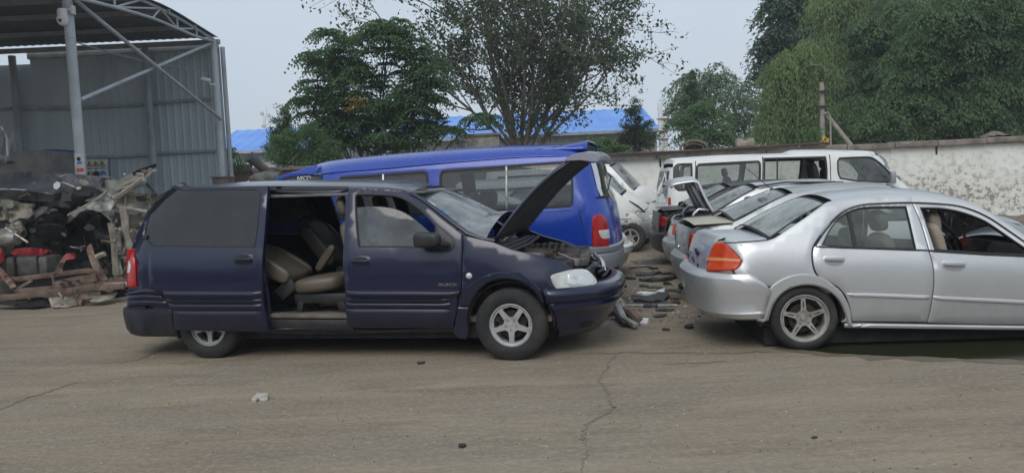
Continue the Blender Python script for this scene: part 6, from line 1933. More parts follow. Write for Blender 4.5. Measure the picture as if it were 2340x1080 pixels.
# ------------------------------------------------------------ blue roofed buildings and a whitewashed block behind
BROOF = rough_mat('bright blue roof sheet', (.115, .27, .70, 1), .5, .0, (.15, .33, .74, 1), .6)
PALEW = rough_mat('pale rendered wall', (.42, .44, .44, 1), .85, 0, (.32, .33, .33, 1), 1.2)
def blue_building(label, el, er, rl, rr, Y, depth, gable_right=False):
    """el, er = eave ends; rl, rr = ridge ends, in the photograph"""
    E0, E1 = at_depth(*el, Y), at_depth(*er, Y)
    R0, R1 = at_depth(*rl, Y + depth), at_depth(*rr, Y + depth)
    ze, zr = (E0[2] + E1[2]) / 2, (R0[2] + R1[2]) / 2
    x0, x1 = E0[0], E1[0]
    r = empty('blue_roofed_building', ((x0 + x1) / 2, Y, 0), 0, label, 'building')
    ox = (x0 + x1) / 2
    g = MB()
    n = int((x1 - x0) / .35)
    xs = np.linspace(x0 - ox, x1 - ox, 2 * n + 1)
    a = [[], [], []]
    for i, xx in enumerate(xs):
        d = .05 if i % 4 == 0 else 0
        a[0].append((xx, -.4, ze - .08 + d)); a[1].append((xx, depth, zr + d)); a[2].append((xx, depth * 2 + .4, ze - .08 + d))
    g.grid(a)
    solid(g.build('roof', BROOF, r, smooth=False), .05)
    g = MB(); g.box((0, depth, ze / 2 - .1), (x1 - x0 - .3, depth * 2 - .1, ze - .2)); g.build('wall', PALEW, r, smooth=False)
    for sg in (-1, 1):
        xx = sg * ((x1 - x0) / 2 - .15)
        g = MB(); g.add([(xx, .05, ze - .2), (xx, depth * 2 - .05, ze - .2), (xx, depth, zr - .08)], [[0, 1, 2]]); solid(g.build('gable', PALEW, r, smooth=False), .1, 0)
    g = MB(); g.box((0, -.45, ze - .14), (x1 - x0, .1, .16)); g.build('eaves_gutter', GALVD, r, smooth=False)
    k = max(2, int((x1 - x0) / 4))
    for i in range(k):
        xx = x0 - ox + (x1 - x0) * (i + .5) / k
        g = MB(); g.box((xx, -.02, ze - 1.35), (1.3, .08, 1.2)); w_ = g.build('window', WHITEPL, r, smooth=False)
        g = MB(); g.box((xx, -.07, ze - 1.35), (1.15, .04, 1.05)); g.build('pane', PRIVACY, w_, smooth=False)
    return r
blue_building('long blue roofed building behind the big bare limbed tree', (900, 322), (1506, 290), (900, 278), (1500, 240), 44.0, 5.0)
blue_building('blue roofed building between the steel shed and the dark conifer', (470, 347), (800, 332), (470, 302), (800, 286), 45.0, 5.5)
ch = at_depth(1508, 235, 42.0); ch2 = at_depth(1516, 266, 42.0)
cm = empty('chimney', (ch[0], 42.0, 0), 0, 'tall thin white chimney at the right end of the blue roofed building', 'chimney')
g = MB(); g.box((0, 0, ch[2] / 2), (.22, .22, ch[2]), None, .02); g.build('flue', WHITEPL, cm)
g = MB(); g.box((.24, .05, ch2[2] / 2), (.24, .24, ch2[2]), None, .02); g.build('flue', WHITEPL, cm)
for pz in (272, 300, 318):
    g = MB(); g.box((.1, -.06, at_depth(1510, pz, 42)[2]), (.62, .2, .05)); g.build('flue_band', STEEL, cm)
wb0, wb1 = at_depth(1062, 312, 30), at_depth(1140, 309, 30)
g = MB(); wbb = empty('whitewashed_block', ((wb0[0] + wb1[0]) / 2, 30.6, 0), 0, 'small whitewashed brick hut left of the big tree trunk', 'hut')
g.box((0, 0, wb0[2] / 2), (wb1[0] - wb0[0], 1.2, wb0[2])); g.build('wall', rough_mat('flaking whitewash on brick', (.40, .39, .37, 1), .9, 0, (.22, .19, .17, 1), 4, .40, .62, .3, 16, .02), wbb, smooth=False)
g = MB(); g.box((0, 0, wb0[2] + .04), (wb1[0] - wb0[0] + .16, 1.36, .09), None, .01); g.build('flat_roof', CONC, wbb)
fp = at_depth(1975, 316, 46)
fs_ = empty('far_white_shed', (fp[0], 47, 0), 0, 'low white shed glimpsed under the big green trees', 'shed')
g = MB(); g.box((0, 0, fp[2] / 2), (2.6, 2, fp[2])); g.build('wall', WHITEPL, fs_, smooth=False)
g = MB(); g.box((0, 0, fp[2] + .08), (2.9, 2.3, .12), (0, R(2), 0)); g.build('roof', WHITEPL, fs_, smooth=False)
# lattice mast far off
mt = at_depth(608, 245, 150)
ms_ = empty('lattice_mast', (mt[0], 150, 0), 0, 'pale lattice telecom mast far beyond the blue roof', 'mast')
MAST = rough_mat('galvanised lattice with painted haze', (.48, .50, .52, 1), .6)  # distance haze is painted into this pale steel colour
g = MB()
for sx in (-.5, .5):
    for sy in (-.5, .5): g.tube([(sx * 1.3, sy * 1.3, 0), (sx * .9, sy * .9, mt[2] - 1.5)], .05, 5)
for i in range(12):
    z0_, z1_ = (mt[2] - 1.5) * i / 12, (mt[2] - 1.5) * (i + 1) / 12
    for sg in (-1, 1): g.tube([(-.55 * sg, -.55, z0_), (.5 * sg, -.5, z1_)], .035, 4)
g.tube([(0, 0, mt[2] - 1.5), (0, 0, mt[2])], .05, 5)
g.build('mast_frame', MAST, ms_)
for (dx, dz) in ((-.7, -1.2), (.6, -1.6), (-.6, -3.6), (.5, -5.0)):
    g = MB(); g.lathe([(0, -.1), (.3, -.08), (.42, .05)], (dx, -.6, mt[2] + dz), 'y', 12); g.build('dish_antenna', MAST, ms_)

# ------------------------------------------------------------ pole and street lamp by the trees
POLE = rough_mat('concrete pole', (.30, .28, .25, 1), .9, 0, (.22, .20, .18, 1), 4)
YP = 25.0
p0, p1 = at_depth(1880, 330, YP), at_depth(1874, 188, YP)
ul = empty('utility_pole', (p0[0], YP, 0), 0, 'concrete utility pole with a leaning brace behind the white wall', 'pole')
g = MB(); g.tube([(0, 0, 0), (0, 0, p1[2])], [.105, .07], 12); g.build('pole', POLE, ul)
for py_ in (210, 244):
    z_ = at_depth(1876, py_, YP)[2]; g = MB(); g.box((0, -.1, z_), (.36, .08, .07), None, .01); g.build('pole_bracket', BLACKPL, ul)
zc1 = at_depth(1880, 262, YP)[2]
g = MB(); g.tube(spl([(.02, -.12, zc1), (.12, -.12, zc1 + .06), (.2, -.12, zc1 - .06), (.21, -.12, zc1 - .3), (.22, -.12, 0)], .12, False), .03, 8); g.build('cable_conduit', POLE, ul)
b0, b1 = at_depth(1888, 262, YP), at_depth(1938, 324, YP - .2)
k = (b0[2]) / max(.1, b0[2] - b1[2])
g = MB(); g.tube([(b0[0] - p0[0], 0, b0[2]), (b0[0] - p0[0] + (b1[0] - b0[0]) * k, -.2 * k, 0)], .075, 10); g.build('brace', POLE, ul)
for i, pz in enumerate((318, 322)):
    g = MB(); g.box((.08 * i - .02, -.14, at_depth(1880, pz, YP)[2]), (.16, .06, .14), None, .01); g.build('yellow_marker', rough_mat('yellow marker', (.50, .30, .05, 1), .7), ul)
g = MB()
wa, wbq = at_depth(1870, 270, YP), at_depth(1560, 312, YP + 6)
wp_ = [tuple(wa + (wbq - wa) * t - np.array([0, 0, .5 * math.sin(math.pi * t)]) - np.array([p0[0], YP, 0])) for t in np.linspace(0, 1, 12)]
g.tube(wp_, .014, 5); g.build('service_wire', BLACKPL, ul)
a1, a2, a3 = [at_depth(x, y, YP - .3) - np.array([p0[0], YP, 0]) for x, y in ((1892, 164), (1880, 151), (1851, 148))]
g = MB(); g.tube(spl([(0, 0, p1[2] - .1), tuple(a1), tuple(a2), tuple(a3)], .12, False), .013, 7); g.build('lamp_arm', rough_mat('dull lamp arm', (.17, .19, .15, 1), .7), ul)
# ------------------------------------------------------------ trees
BARK = rough_mat('grey brown bark', (.13, .11, .095, 1), .95, 0, (.20, .175, .15, 1), 7, .4, .65, .5, 30, .02)
BARKD = rough_mat('dark bark', (.035, .030, .026, 1), .95, 0, (.06, .05, .043, 1), 7, .4, .65, .5, 30, .02)
def leaves_mesh(name, mat, C, D, Nn, Ln, Wd, parent, curl=.15):
    """one rhombic leaf per row: centre C, direction D, face normal Nn, length, width"""
    C, D, Nn = np.asarray(C, float), np.asarray(D, float), np.asarray(Nn, float)
    D /= np.linalg.norm(D, axis=1)[:, None] + 1e-9
    S_ = np.cross(D, Nn); S_ /= np.linalg.norm(S_, axis=1)[:, None] + 1e-9
    U = np.cross(S_, D)
    L_, W_ = np.asarray(Ln)[:, None], np.asarray(Wd)[:, None]
    v0 = C - D * L_ * .5
    v1 = C + S_ * W_ * .5 + U * L_ * curl * .5
    v2 = C + D * L_ * .5 - U * L_ * curl
    v3 = C - S_ * W_ * .5 + U * L_ * curl * .5
    V = np.stack([v0, v1, v2, v3], 1).reshape(-1, 3)
    n = len(C)
    me = bpy.data.meshes.new(name)
    me.vertices.add(4 * n); me.vertices.foreach_set('co', V.astype(np.float32).ravel())
    me.loops.add(4 * n); me.loops.foreach_set('vertex_index', np.arange(4 * n, dtype=np.int32))
    me.polygons.add(n)
    me.polygons.foreach_set('loop_start', np.arange(0, 4 * n, 4, dtype=np.int32))
    me.update(calc_edges=True)
    me.materials.append(mat)
    o = bpy.data.objects.new(name, me)
    COL.objects.link(o)
    o.parent = parent
    return o
def unit(rg, n):
    v = rg.normal(size=(n, 3))
    return v / np.linalg.norm(v, axis=1)[:, None]
def blob_pts(rg, blobs, Z, dens, off, shell=.45, dz=.8):
    """cluster centres spread through ellipsoids given in pixels (x, y, rx, ry[, dY])"""
    out, cen = [], []
    for b in blobs:
        x, y, rx, ry = b[:4]
        Zb = Z + (b[4] if len(b) > 4 else 0)
        c = at_depth(x, y, Zb)
        s = Zb / FPX
        r_ = np.array([rx * s, max(rx, ry) * s * dz, ry * s])
        n = max(4, int(dens * rx * ry / 1000 * (b[5] if len(b) > 5 else 1)))
        d = unit(rg, n)
        q = (shell + (1 - shell) * rg.random(n) ** .6)[:, None]
        P = c + d * q * r_ * (.9 + .25 * rg.random(n)[:, None])
        out.append(np.concatenate([P - off, d], 1))
        cen.append((c - off, len(out) - 1))
    return out, cen
def tree(name, label, Z, base, blobs, mat, dens=22, per=34, cr=.32, ls=.13, lw=.6, seed=1, group='trees beyond the yard', cat='tree', trunk=.16, bark=BARK, style='leaf', fork=None, twigs=.25, flat=.7, shell=.45, rosette=9, droop=.5, dz=.8, hang=0.0):
    rg = np.random.default_rng(seed)
    B = at_depth(base[0], base[1], Z); B[2] = 0
    r = empty(name, B, 0, label, cat, group)
    grp, cen = blob_pts(rg, blobs, Z, dens, B, shell, dz)
    tops = [c for c, _ in cen]
    zmin = min(t[2] for t in tops)
    fk = np.array([0, 0, fork if fork else max(.6, zmin * .55)])
    g = MB()
    g.tube([(0, 0, -.05), (trunk * .2, 0, fk[2] * .5), tuple(fk)], [trunk * 1.25, trunk, trunk * .85], 9)
    for c, i in cen:
        mid = fk * .45 + c * .55 + np.array([0, 0, -.12 * np.linalg.norm(c - fk)]) + rg.normal(size=3) * .08
        g.tube([tuple(fk), tuple(mid), tuple(c)], [trunk * .6, trunk * .32, trunk * .1], 6)
        P = grp[i]
        k = int(len(P) * twigs)
        for p in P[rg.permutation(len(P))[:k]]:
            s = mid + (c - mid) * rg.random()
            m_ = (s + p[:3]) / 2 + rg.normal(size=3) * .06
            g.tube([tuple(s), tuple(m_), tuple(p[:3])], [trunk * .12, trunk * .07, .006], 4, False)
    g.build('trunk', bark, r)
    A = np.concatenate(grp)
    P, O = A[:, :3], A[:, 3:]
    C, D, N_, Ls, Ws = [], [], [], [], []
    if style == 'leaf':
        n = len(P) * per
        idx = np.repeat(np.arange(len(P)), per)
        off = unit(rg, n) * (rg.random(n)[:, None] ** .5) * cr * (.6 + .8 * rg.random(len(P)))[idx][:, None]
        off[:, 2] *= flat
        C = P[idx] + off
        D = unit(rg, n) + O[idx] * .5; D[:, 2] -= .35
        N_ = unit(rg, n) * .7 + np.array([0, -.2, .8])
        Ls = ls * (.6 + .8 * rg.random(n)); Ws = Ls * lw
    elif style == 'bough':           # leafy boughs: leaves spread over the upper side of flat domes, hanging at the rim
        for p, o in zip(P, O):
            r_b = cr * (.55 + .8 * rg.random())
            n = int(per * (r_b / cr) ** 2)
            a = rg.random(n) * 2 * math.pi
            q = rg.random(n) ** .55
            lob = 1 + .35 * np.sin(a * rg.integers(3, 6) + rg.random() * 6)
            x_, y_ = np.cos(a) * q * r_b * lob, np.sin(a) * q * r_b * lob
            z_ = flat * r_b * (1 - q * q * 1.5) + rg.normal(size=n) * r_b * .07 - hang * rg.random(n) ** 1.7 * (.3 + q)
            tilt_ = o[:2] * .35
            z_ = z_ - (x_ * tilt_[0] + y_ * tilt_[1])
            C.append(np.stack([p[0] + x_, p[1] + y_, p[2] + z_], 1))
            d_ = np.stack([np.cos(a), np.sin(a), np.full(n, -.5 - 2.5 * min(1, hang))], 1) + unit(rg, n) * .6
            D.append(d_); N_.append(unit(rg, n) * .55 + np.stack([np.cos(a) * q * .5, np.sin(a) * q * .5 - .25, np.full(n, .8)], 1))
            l_ = ls * (.6 + .8 * rg.random(n)); Ls.append(l_); Ws.append(l_ * lw)
        C, D, N_, Ls, Ws = [np.concatenate(k) for k in (C, D, N_, Ls, Ws)]
    elif style == 'pinnate':          # rosettes of long drooping fronds
        for p, o in zip(P, O):
            for k in range(rosette):
                a = rg.random() * 2 * math.pi
                h = np.array([math.cos(a), math.sin(a), 0]) + o * np.array([.5, .5, 0])
                h /= np.linalg.norm(h) + 1e-9
                L_ = cr * (.7 + .6 * rg.random())
                up = .35 + .5 * rg.random()
                pts = [p + h * L_ * t + np.array([0, 0, up * L_ * t - (droop + up) * L_ * t * t]) for t in np.linspace(.12, 1, 8)]
                for i in range(7):
                    t_ = pts[i + 1] - pts[i]
                    sd = np.array([-h[1], h[0], 0])
                    for sg in (-1, 1):
                        C.append(pts[i] + sd * sg * ls * .45 + np.array([0, 0, -.01])); D.append(sd * sg * 1.0 + t_ / (np.linalg.norm(t_) + 1e-9) * .6 + np.array([0, 0, -.35])); N_.append(np.array([0, 0, 1.0]) + unit(rg, 1)[0] * .35)
                        Ls.append(ls * (.8 + .4 * rg.random()) * (1.1 - .5 * i / 7)); Ws.append(ls * lw)
    elif style == 'willow':           # hanging strands
        for p, o in zip(P, O):
            for k in range(rosette):
                q = p + rg.normal(size=3) * cr * .5
                h = unit(rg, 1)[0] * .25 + o * .35
                L_ = droop * (.5 + rg.random())
                m = max(4, int(L_ / (ls * .42)))
                for i in range(m):
                    t = i / m
                    c = q + h * L_ * (t - .45 * t * t) + np.array([0, 0, .12 * L_ * math.sin(math.pi * min(1, t * 1.6)) - L_ * t * t * .95 - .1 * t])
                    C.append(c + rg.normal(size=3) * .025); D.append(np.array([h[0] * .3, h[1] * .3, -1.0]) + unit(rg, 1)[0] * .45); N_.append(unit(rg, 1)[0] + np.array([0, -.6, .2]))
                    Ls.append(ls * (.7 + .6 * rg.random())); Ws.append(ls * lw)
    leaves_mesh('crown', mat, C, D, N_, Ls, Ws, r)
    return r
L_AIL = leaf_mat('tree of heaven leaves', (0.065, 0.122, 0.056, 1), (0.113, 0.191, 0.084, 1), (0.127, 0.201, 0.088, 1), .5)
L_ELM = leaf_mat('elm leaves', (0.067, 0.102, 0.056, 1), (0.118, 0.164, 0.086, 1), None, .45)
L_CON = leaf_mat('conifer needles', (0.055, 0.093, 0.048, 1), (0.088, 0.138, 0.070, 1), None, .35)
L_BUSH = leaf_mat('bush leaves', (0.093, 0.175, 0.074, 1), (0.147, 0.244, 0.104, 1), None, .5)
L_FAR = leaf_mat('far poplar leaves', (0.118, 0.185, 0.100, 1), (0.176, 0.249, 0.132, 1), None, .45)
L_POP = leaf_mat('dark poplar leaves', (0.065, 0.117, 0.076, 1), (0.113, 0.175, 0.108, 1), None, .45)
L_WIL = leaf_mat('willow leaves', (.155, .225, .085, 1), (.22, .295, .12, 1), None, .5)
L_LOC = leaf_mat('locust leaves', (0.083, 0.148, 0.072, 1), (0.137, 0.223, 0.096, 1), (0.157, 0.239, 0.096, 1), .5)
L_YEL = leaf_mat('yellow seed clusters', (.26, .19, .04, 1), (.36, .26, .06, 1), None, .3)

tree('tree_of_heaven', 'dark green tree of heaven with drooping fronds and yellow seed clusters behind the blue van', 27, (850, 400),
     [(760, 130, 62, 50), (880, 95, 78, 55), (785, 190, 90, 54), (955, 175, 56, 50), (830, 250, 120, 45), (940, 262, 66, 46), (740, 240, 55, 36), (860, 300, 120, 42), (770, 300, 60, 40), (1005, 222, 30, 30), (905, 322, 60, 24), (1085, 268, 44, 18), (1028, 296, 18, 10), (700, 235, 25, 18), (745, 90, 28, 20), (890, 60, 34, 22)],
     L_AIL, 8.0, 0, .74, .17, .46, 11, trunk=.14, bark=BARKD, style='pinnate', rosette=9, droop=.55, twigs=.35, shell=.25, fork=1.6)
for x, y in ((815, 242), (795, 236), (806, 252), (828, 228)):
    pass
yl_ = np.random.default_rng(5)
toh = bpy.data.objects['tree_of_heaven']
pts = np.concatenate([at_depth(x, y, 25.4) - np.array(toh.location) + yl_.normal(size=(26, 3)) * .085 for x, y in ((815, 240), (796, 247), (804, 225), (828, 232), (768, 352))])
n_y = len(pts)
leaves_mesh('seed_cluster', L_YEL, pts, unit(yl_, n_y), unit(yl_, n_y), np.full(n_y, .10), np.full(n_y, .06), toh)

# the big sparse tree with many bare rising limbs
def limb_tree():
    rg = np.random.default_rng(33)
    Z = 31.0
    B = at_depth(1192, 400, Z); B[2] = 0
    r = empty('bare_limbed_tree', B, 0, 'tall sparse tree with many rising bare limbs in front of the blue roof', 'tree', 'trees beyond the yard')
    g = MB()
    C, O = [], []
    def grow(p, d, L, rad, dep):
        n = 5
        pts, q, dd = [p], p.copy(), d.copy()
        for i in range(n):
            dd = dd + rg.normal(size=3) * .10 + np.array([0, 0, .05 if dep < 2 else -.05])
            dd /= np.linalg.norm(dd)
            q = q + dd * L / n
            pts.append(q.copy())
        g.tube([tuple(a) for a in pts], list(np.linspace(rad, rad * .5, n + 1)), 6 if dep < 2 else 4, False)
        if dep >= 2:
            k = 3 if dep == 3 else 1
            for _ in range(k):
                t = rg.integers(1, n + 1)
                C.append(pts[t] + rg.normal(size=3) * .14); O.append(dd)
        if dep < 3:
            m = (6, 4, 4)[dep]
            for k in range(m):
                t = rg.integers(2 if dep else 1, n + 1)
                nd = dd * .75 + unit(rg, 1)[0] * .75; nd[2] += .12
                nd /= np.linalg.norm(nd)
                grow(pts[t], nd, L * rg.uniform(.42, .62), rad * .5, dep + 1)
    stem = np.array([0, 0, 0.0])
    for k, (tx, ty, yy) in enumerate(((1030, -20, 1), (1000, 60, -1), (1040, -40, 1), (1090, -90, -1), (1140, -60, 1.5), (1180, -120, 0), (1230, -80, -1.5), (1290, -110, 1), (1350, -70, -1), (1390, -20, 1), (1420, 40, 0), (1440, 130, -1), (1400, 190, -.5), (1030, 150, .5), (1330, 40, 2), (1120, 60, -2))):
        T_ = at_depth(tx, ty, Z + yy * 1.2) - B
        f = np.array([rg.normal() * .12 + (.1 if k % 2 else -.12), rg.normal() * .12, 2.0 + .9 * rg.random()])
        d = T_ - f
        g.tube([tuple(stem + np.array([f[0] * .6, f[1] * .6, 0])), tuple(f)], [.12, .085], 7, False)
        L = np.linalg.norm(d) * .82
        grow(f, d / np.linalg.norm(d), L, .075, 0)
    g.build('trunk', BARK, r)
    P = np.array(C); Od = np.array(O)
    per = 5
    idx = np.repeat(np.arange(len(P)), per)
    n = len(idx)
    c = P[idx] + rg.normal(size=(n, 3)) * .13
    D = unit(rg, n); D[:, 2] -= .4
    Ls = .15 * (.6 + .8 * rg.random(n))
    leaves_mesh('crown', L_ELM, c, D, unit(rg, n), Ls, Ls * .62, r)
    print('elm leaves', n)
    # denser shoots low round the trunk
    sh = []
    for b in ((1225, 250, 40, 50), (1280, 215, 40, 40), (1180, 280, 30, 34), (1255, 300, 34, 20), (1130, 215, 34, 30), (1240, 170, 50, 40)):
        cc_ = at_depth(b[0], b[1], Z - .6) - B
        s = Z / FPX
        k = int(b[2] * b[3] / 15)
        sh.append(cc_ + unit(rg, k) * rg.random((k, 1)) ** .4 * np.array([b[2] * s, .9, b[3] * s]))
    sh = np.concatenate(sh)
    idx = np.repeat(np.arange(len(sh)), 5)
    n = len(idx)
    Ls = .12 * (.6 + .8 * rg.random(n))
    D = unit(rg, n); D[:, 2] -= .4
    leaves_mesh('low_shoots', L_ELM, sh[idx] + rg.normal(size=(n, 3)) * .12, D, unit(rg, n), Ls, Ls * .6, r)
limb_tree()
tree('conifer', 'small dark pointed conifer rising left of the tree of heaven', 29, (648, 420),
     [(648, 262, 14, 22), (640, 290, 24, 22), (652, 315, 34, 24), (640, 340, 34, 18)], L_CON, 55, 46, .22, .10, .34, 13, trunk=.08, bark=BARKD, twigs=.4)
tree('bush', 'pale green feathery bush below the dark conifer', 25.5, (690, 420),
     [(650, 330, 34, 26), (700, 320, 44, 34), (745, 345, 44, 24), (660, 360, 50, 18), (720, 368, 60, 14)], L_BUSH, 55, 40, .24, .085, .4, 14, trunk=.06, group='bushes along the wall', cat='bush', twigs=.3)
tree('spruce', 'dark spruce standing at the right end of the blue roof', 33, (1452, 420),
     [(1452, 240, 8, 14), (1452, 262, 20, 16), (1455, 285, 34, 18), (1455, 310, 46, 18), (1455, 332, 52, 16)], L_CON, 60, 46, .26, .10, .34, 15, trunk=.09, bark=BARKD, twigs=.4)
tree('bush', 'light green bush just above the blue van spoiler', 26, (1382, 380),
     [(1378, 338, 34, 20), (1410, 345, 26, 14), (1350, 330, 14, 18)], L_BUSH, 60, 30, .2, .11, .5, 16, trunk=.04, group='bushes along the wall', cat='bush')
tree('bush', 'small dark shrub beside the shed corner', 24, (522, 400),
     [(524, 350, 12, 10), (515, 358, 12, 8)], L_CON, 120, 30, .14, .09, .5, 17, trunk=.03, group='bushes along the wall', cat='bush')
tree('young_tree', 'green young tree right of the white chimney', 35, (1590, 420),
     [(1600, 265, 44, 34), (1560, 300, 40, 34), (1630, 300, 54, 36), (1590, 330, 64, 24), (1660, 330, 40, 20)], L_BUSH, 9, 150, .62, .13, .5, 18, trunk=.1, twigs=.3, style='bough', flat=.5, shell=.3)
tree('slim_juniper', 'slim dark pointed juniper among the paler trees', 37, (1580, 420),
     [(1580, 185, 7, 26), (1580, 225, 13, 30), (1580, 265, 18, 30)], L_CON, 80, 46, .24, .12, .34, 19, trunk=.07, bark=BARKD)
tree('poplar_row_tree', 'hazy grey green poplar behind the slim juniper', 55, (1620, 420),
     [(1590, 205, 50, 36), (1640, 200, 44, 40), (1560, 230, 36, 40), (1620, 260, 70, 40), (1540, 270, 24, 30)], L_FAR, 9, 110, .95, .22, .6, 20, trunk=.16, twigs=.2, style='bough', flat=.5, shell=.2)
tree('poplar_row_tree', 'dark bluish far tree left of the pale willow', 52, (1690, 420),
     [(1690, 215, 34, 36), (1700, 260, 40, 50), (1720, 300, 40, 36), (1672, 300, 30, 40)], L_FAR, 9, 100, .9, .20, .6, 22, trunk=.16, twigs=.3, style='bough', flat=.5, shell=.2)
tree('tall_poplar', 'tall dark blue green poplar rising above the pale willow', 44, (1800, 420),
     [(1800, 10, 46, 60), (1770, 70, 34, 44), (1830, 90, 50, 60), (1760, 130, 30, 34), (1800, 170, 50, 50), (1752, 178, 26, 26), (1850, 20, 50, 60), (1850, 180, 40, 60), (1780, -40, 30, 40)], L_POP, 12, 130, .75, .20, .6, 23, trunk=.22, bark=BARKD, twigs=.2, style='bough', flat=.7, shell=.45)
tree('willow', 'pale yellow green weeping willow beside the utility pole', 33, (1800, 420),
     [(1820, 135, 56, 26), (1785, 165, 40, 26), (1850, 165, 50, 36), (1775, 215, 44, 30), (1830, 220, 60, 40), (1780, 280, 50, 40), (1850, 290, 50, 36), (1740, 300, 24, 26)], L_WIL, 9, 330, .62, .15, .26, 24, trunk=.2, style='bough', hang=.75, flat=.45, twigs=.2, shell=.45)
tree('willow', 'tall green willow with hanging strands behind the street lamp', 38, (1960, 420),
     [(1910, 20, 60, 60), (1960, 90, 80, 60), (1900, 120, 46, 60), (1990, 0, 70, 60), (1950, 190, 80, 60), (1920, 250, 60, 50), (2010, 140, 60, 60)], L_WIL, 6.5, 380, .85, .17, .28, 25, trunk=.28, style='bough', hang=.85, flat=.45, twigs=.2, shell=.45)
tree('locust', 'broad green locust with layered boughs filling the right corner', 30, (2220, 420),
     [(2080, 130, 60, 40), (2140, 60, 80, 44), (2220, 110, 90, 50), (2290, 60, 80, 60), (2300, 160, 80, 50), (2200, 190, 80, 40), (2120, 190, 60, 40), (2050, 210, 54, 36), (2080, 260, 60, 36), (2170, 260, 70, 36), (2260, 240, 80, 40), (2320, 270, 60, 40), (2120, 310, 60, 22), (2230, 300, 70, 24), (2200, 20, 70, 40), (2310, -10, 70, 40), (2020, 280, 40, 30)], L_LOC, 5.0, 420, .85, .13, .42, 26, trunk=.26, bark=BARKD, twigs=.2, style='bough', flat=.32, hang=.12, shell=.65)
tree('locust', 'second green locust between the willow and the broad locust', 36, (2040, 420),
     [(2020, 60, 60, 50), (2080, 40, 70, 60), (2000, 190, 60, 50), (2060, 170, 60, 60), (1960, 270, 60, 40), (2040, 310, 70, 22), (1990, 310, 50, 26), (1920, 300, 34, 30), (2130, 120, 60, 60), (2160, 260, 80, 50), (2260, 300, 90, 30), (2330, 200, 60, 80)], L_LOC, 5.0, 420, .95, .15, .42, 27, trunk=.24, bark=BARKD, twigs=.2, style='bough', flat=.32, hang=.12, shell=.55)
tree('background_grove', 'dark mass of trees closing the view under the broad locust', 48, (2150, 420),
     [(2000, 250, 110, 80), (2180, 240, 130, 90), (2330, 220, 110, 110), (1900, 290, 70, 50), (2150, 310, 160, 40), (2320, 310, 100, 40), (2250, 90, 140, 90)], L_POP, 5, 150, 1.4, .34, .6, 28, trunk=.3, bark=BARKD, twigs=.1, style='bough', flat=.4)
# weeds on the brick wall
def tuft(label, x, y, Y, n, h, seed):
    rg = np.random.default_rng(seed)
    P = at_depth(x, y, Y)
    C, D, N_, Ls, Ws = [], [], [], [], []
    for k in range(n):
        d = np.array([rg.normal() * .28, rg.normal() * .2, 1.0])
        L_ = h * (.5 + .7 * rg.random())
        b = np.array([rg.normal() * .16, rg.normal() * .08, 0])
        for i in range(3):
            C.append(b + d * L_ * (i + .5) / 3); D.append(d + np.array([0, 0, -.25 * i])); N_.append(unit(rg, 1)[0]); Ls.append(L_ * .4); Ws.append(.03)
    o = leaves_mesh('weed_tuft', L_BUSH, C, D, N_, Ls, Ws, None)
    o.location = P
    tag(o, label, 'weeds', 'weeds growing by the wall')
    return o
tuft('tuft of tall green weeds on the brick wall beside the shed', 546, 390, 22.4, 70, .42, 1)
tuft('thin green weeds on the brick wall near the slanted pipe', 526, 388, 22.5, 30, .25, 2)
tuft('pale weeds sprouting behind the utility pole foot', 1858, 322, 24.0, 90, .4, 4)

# unseen trees added behind the viewer to darken what the car flanks mirror
rg = np.random.default_rng(77)
n = 9000
X = rg.uniform(-55, 55, n)
H_ = 6.5 + 2.2 * np.sin(X * .21) + 1.3 * np.sin(X * .63 + 1) + .8 * np.sin(X * 1.7)
Zc = H_ * (1 - rg.random(n) ** 1.6 * .98)
P = np.stack([X, -24 + rg.normal(size=n) * 1.3, Zc], 1)
tl_w = leaves_mesh('unseen_treeline', leaf_mat('added treeline leaves', (.020, .032, .022, 1), (.036, .052, .036, 1), None, .2), P, unit(rg, n), unit(rg, n) * .6 + np.array([0, .7, .3]), np.full(n, 1.0), np.full(n, .6), None)
tag(tl_w, 'unseen row of dark trees added behind the viewer to darken reflections', kind='stuff')
# ------------------------------------------------------------ scrap heap in front of the shed
NAVYX = rough_mat('crushed dark blue grey bodywork', (.085, .092, .115, 1), .5, .1, (.15, .145, .14, 1), 4, .4, .7)
BLKX = rough_mat('burnt black wreckage', (.008, .008, .009, 1), .7, 0, (.022, .02, .019, 1), 6)
BEIGEX = rough_mat('dirty beige stripped steel', (.34, .315, .26, 1), .75, .0, (.17, .145, .115, 1), 5, .38, .66)
OLIVEX = rough_mat('olive grey panel', (.22, .225, .19, 1), .6, .0, (.13, .12, .105, 1), 4)
SILVX = rough_mat('dented silver wing', (.33, .33, .32, 1), .45, .3, (.16, .145, .125, 1), 6, .4, .65)
REDX = rough_mat('faded red bodywork', (.34, .022, .024, 1), .55, 0, (.20, .025, .025, 1), 5)
TANKX = rough_mat('grey steel tank', (.11, .11, .11, 1), .55, .3, (.055, .05, .045, 1), 5)
BROWNX = rough_mat('rusty brown chassis steel', (.12, .075, .058, 1), .8, .2, (.20, .15, .12, 1), 6, .42, .62)
PINKX = rough_mat('rust streaked primer post', (.25, .19, .16, 1), .75, .1, (.13, .06, .035, 1), 7, .42, .62)
hr = random.Random(12)
def E_(pts): return cp('E', pts)
def YY(Y): return 12.1 + (Y - 10.7) * .85
def heap_thing(name, label, cat, x, y, Y):
    P = at_depth(*E_([(x, y)])[0], YY(Y))
    r = empty(name, (P[0], YY(Y), 0), 0, label, cat)
    return r
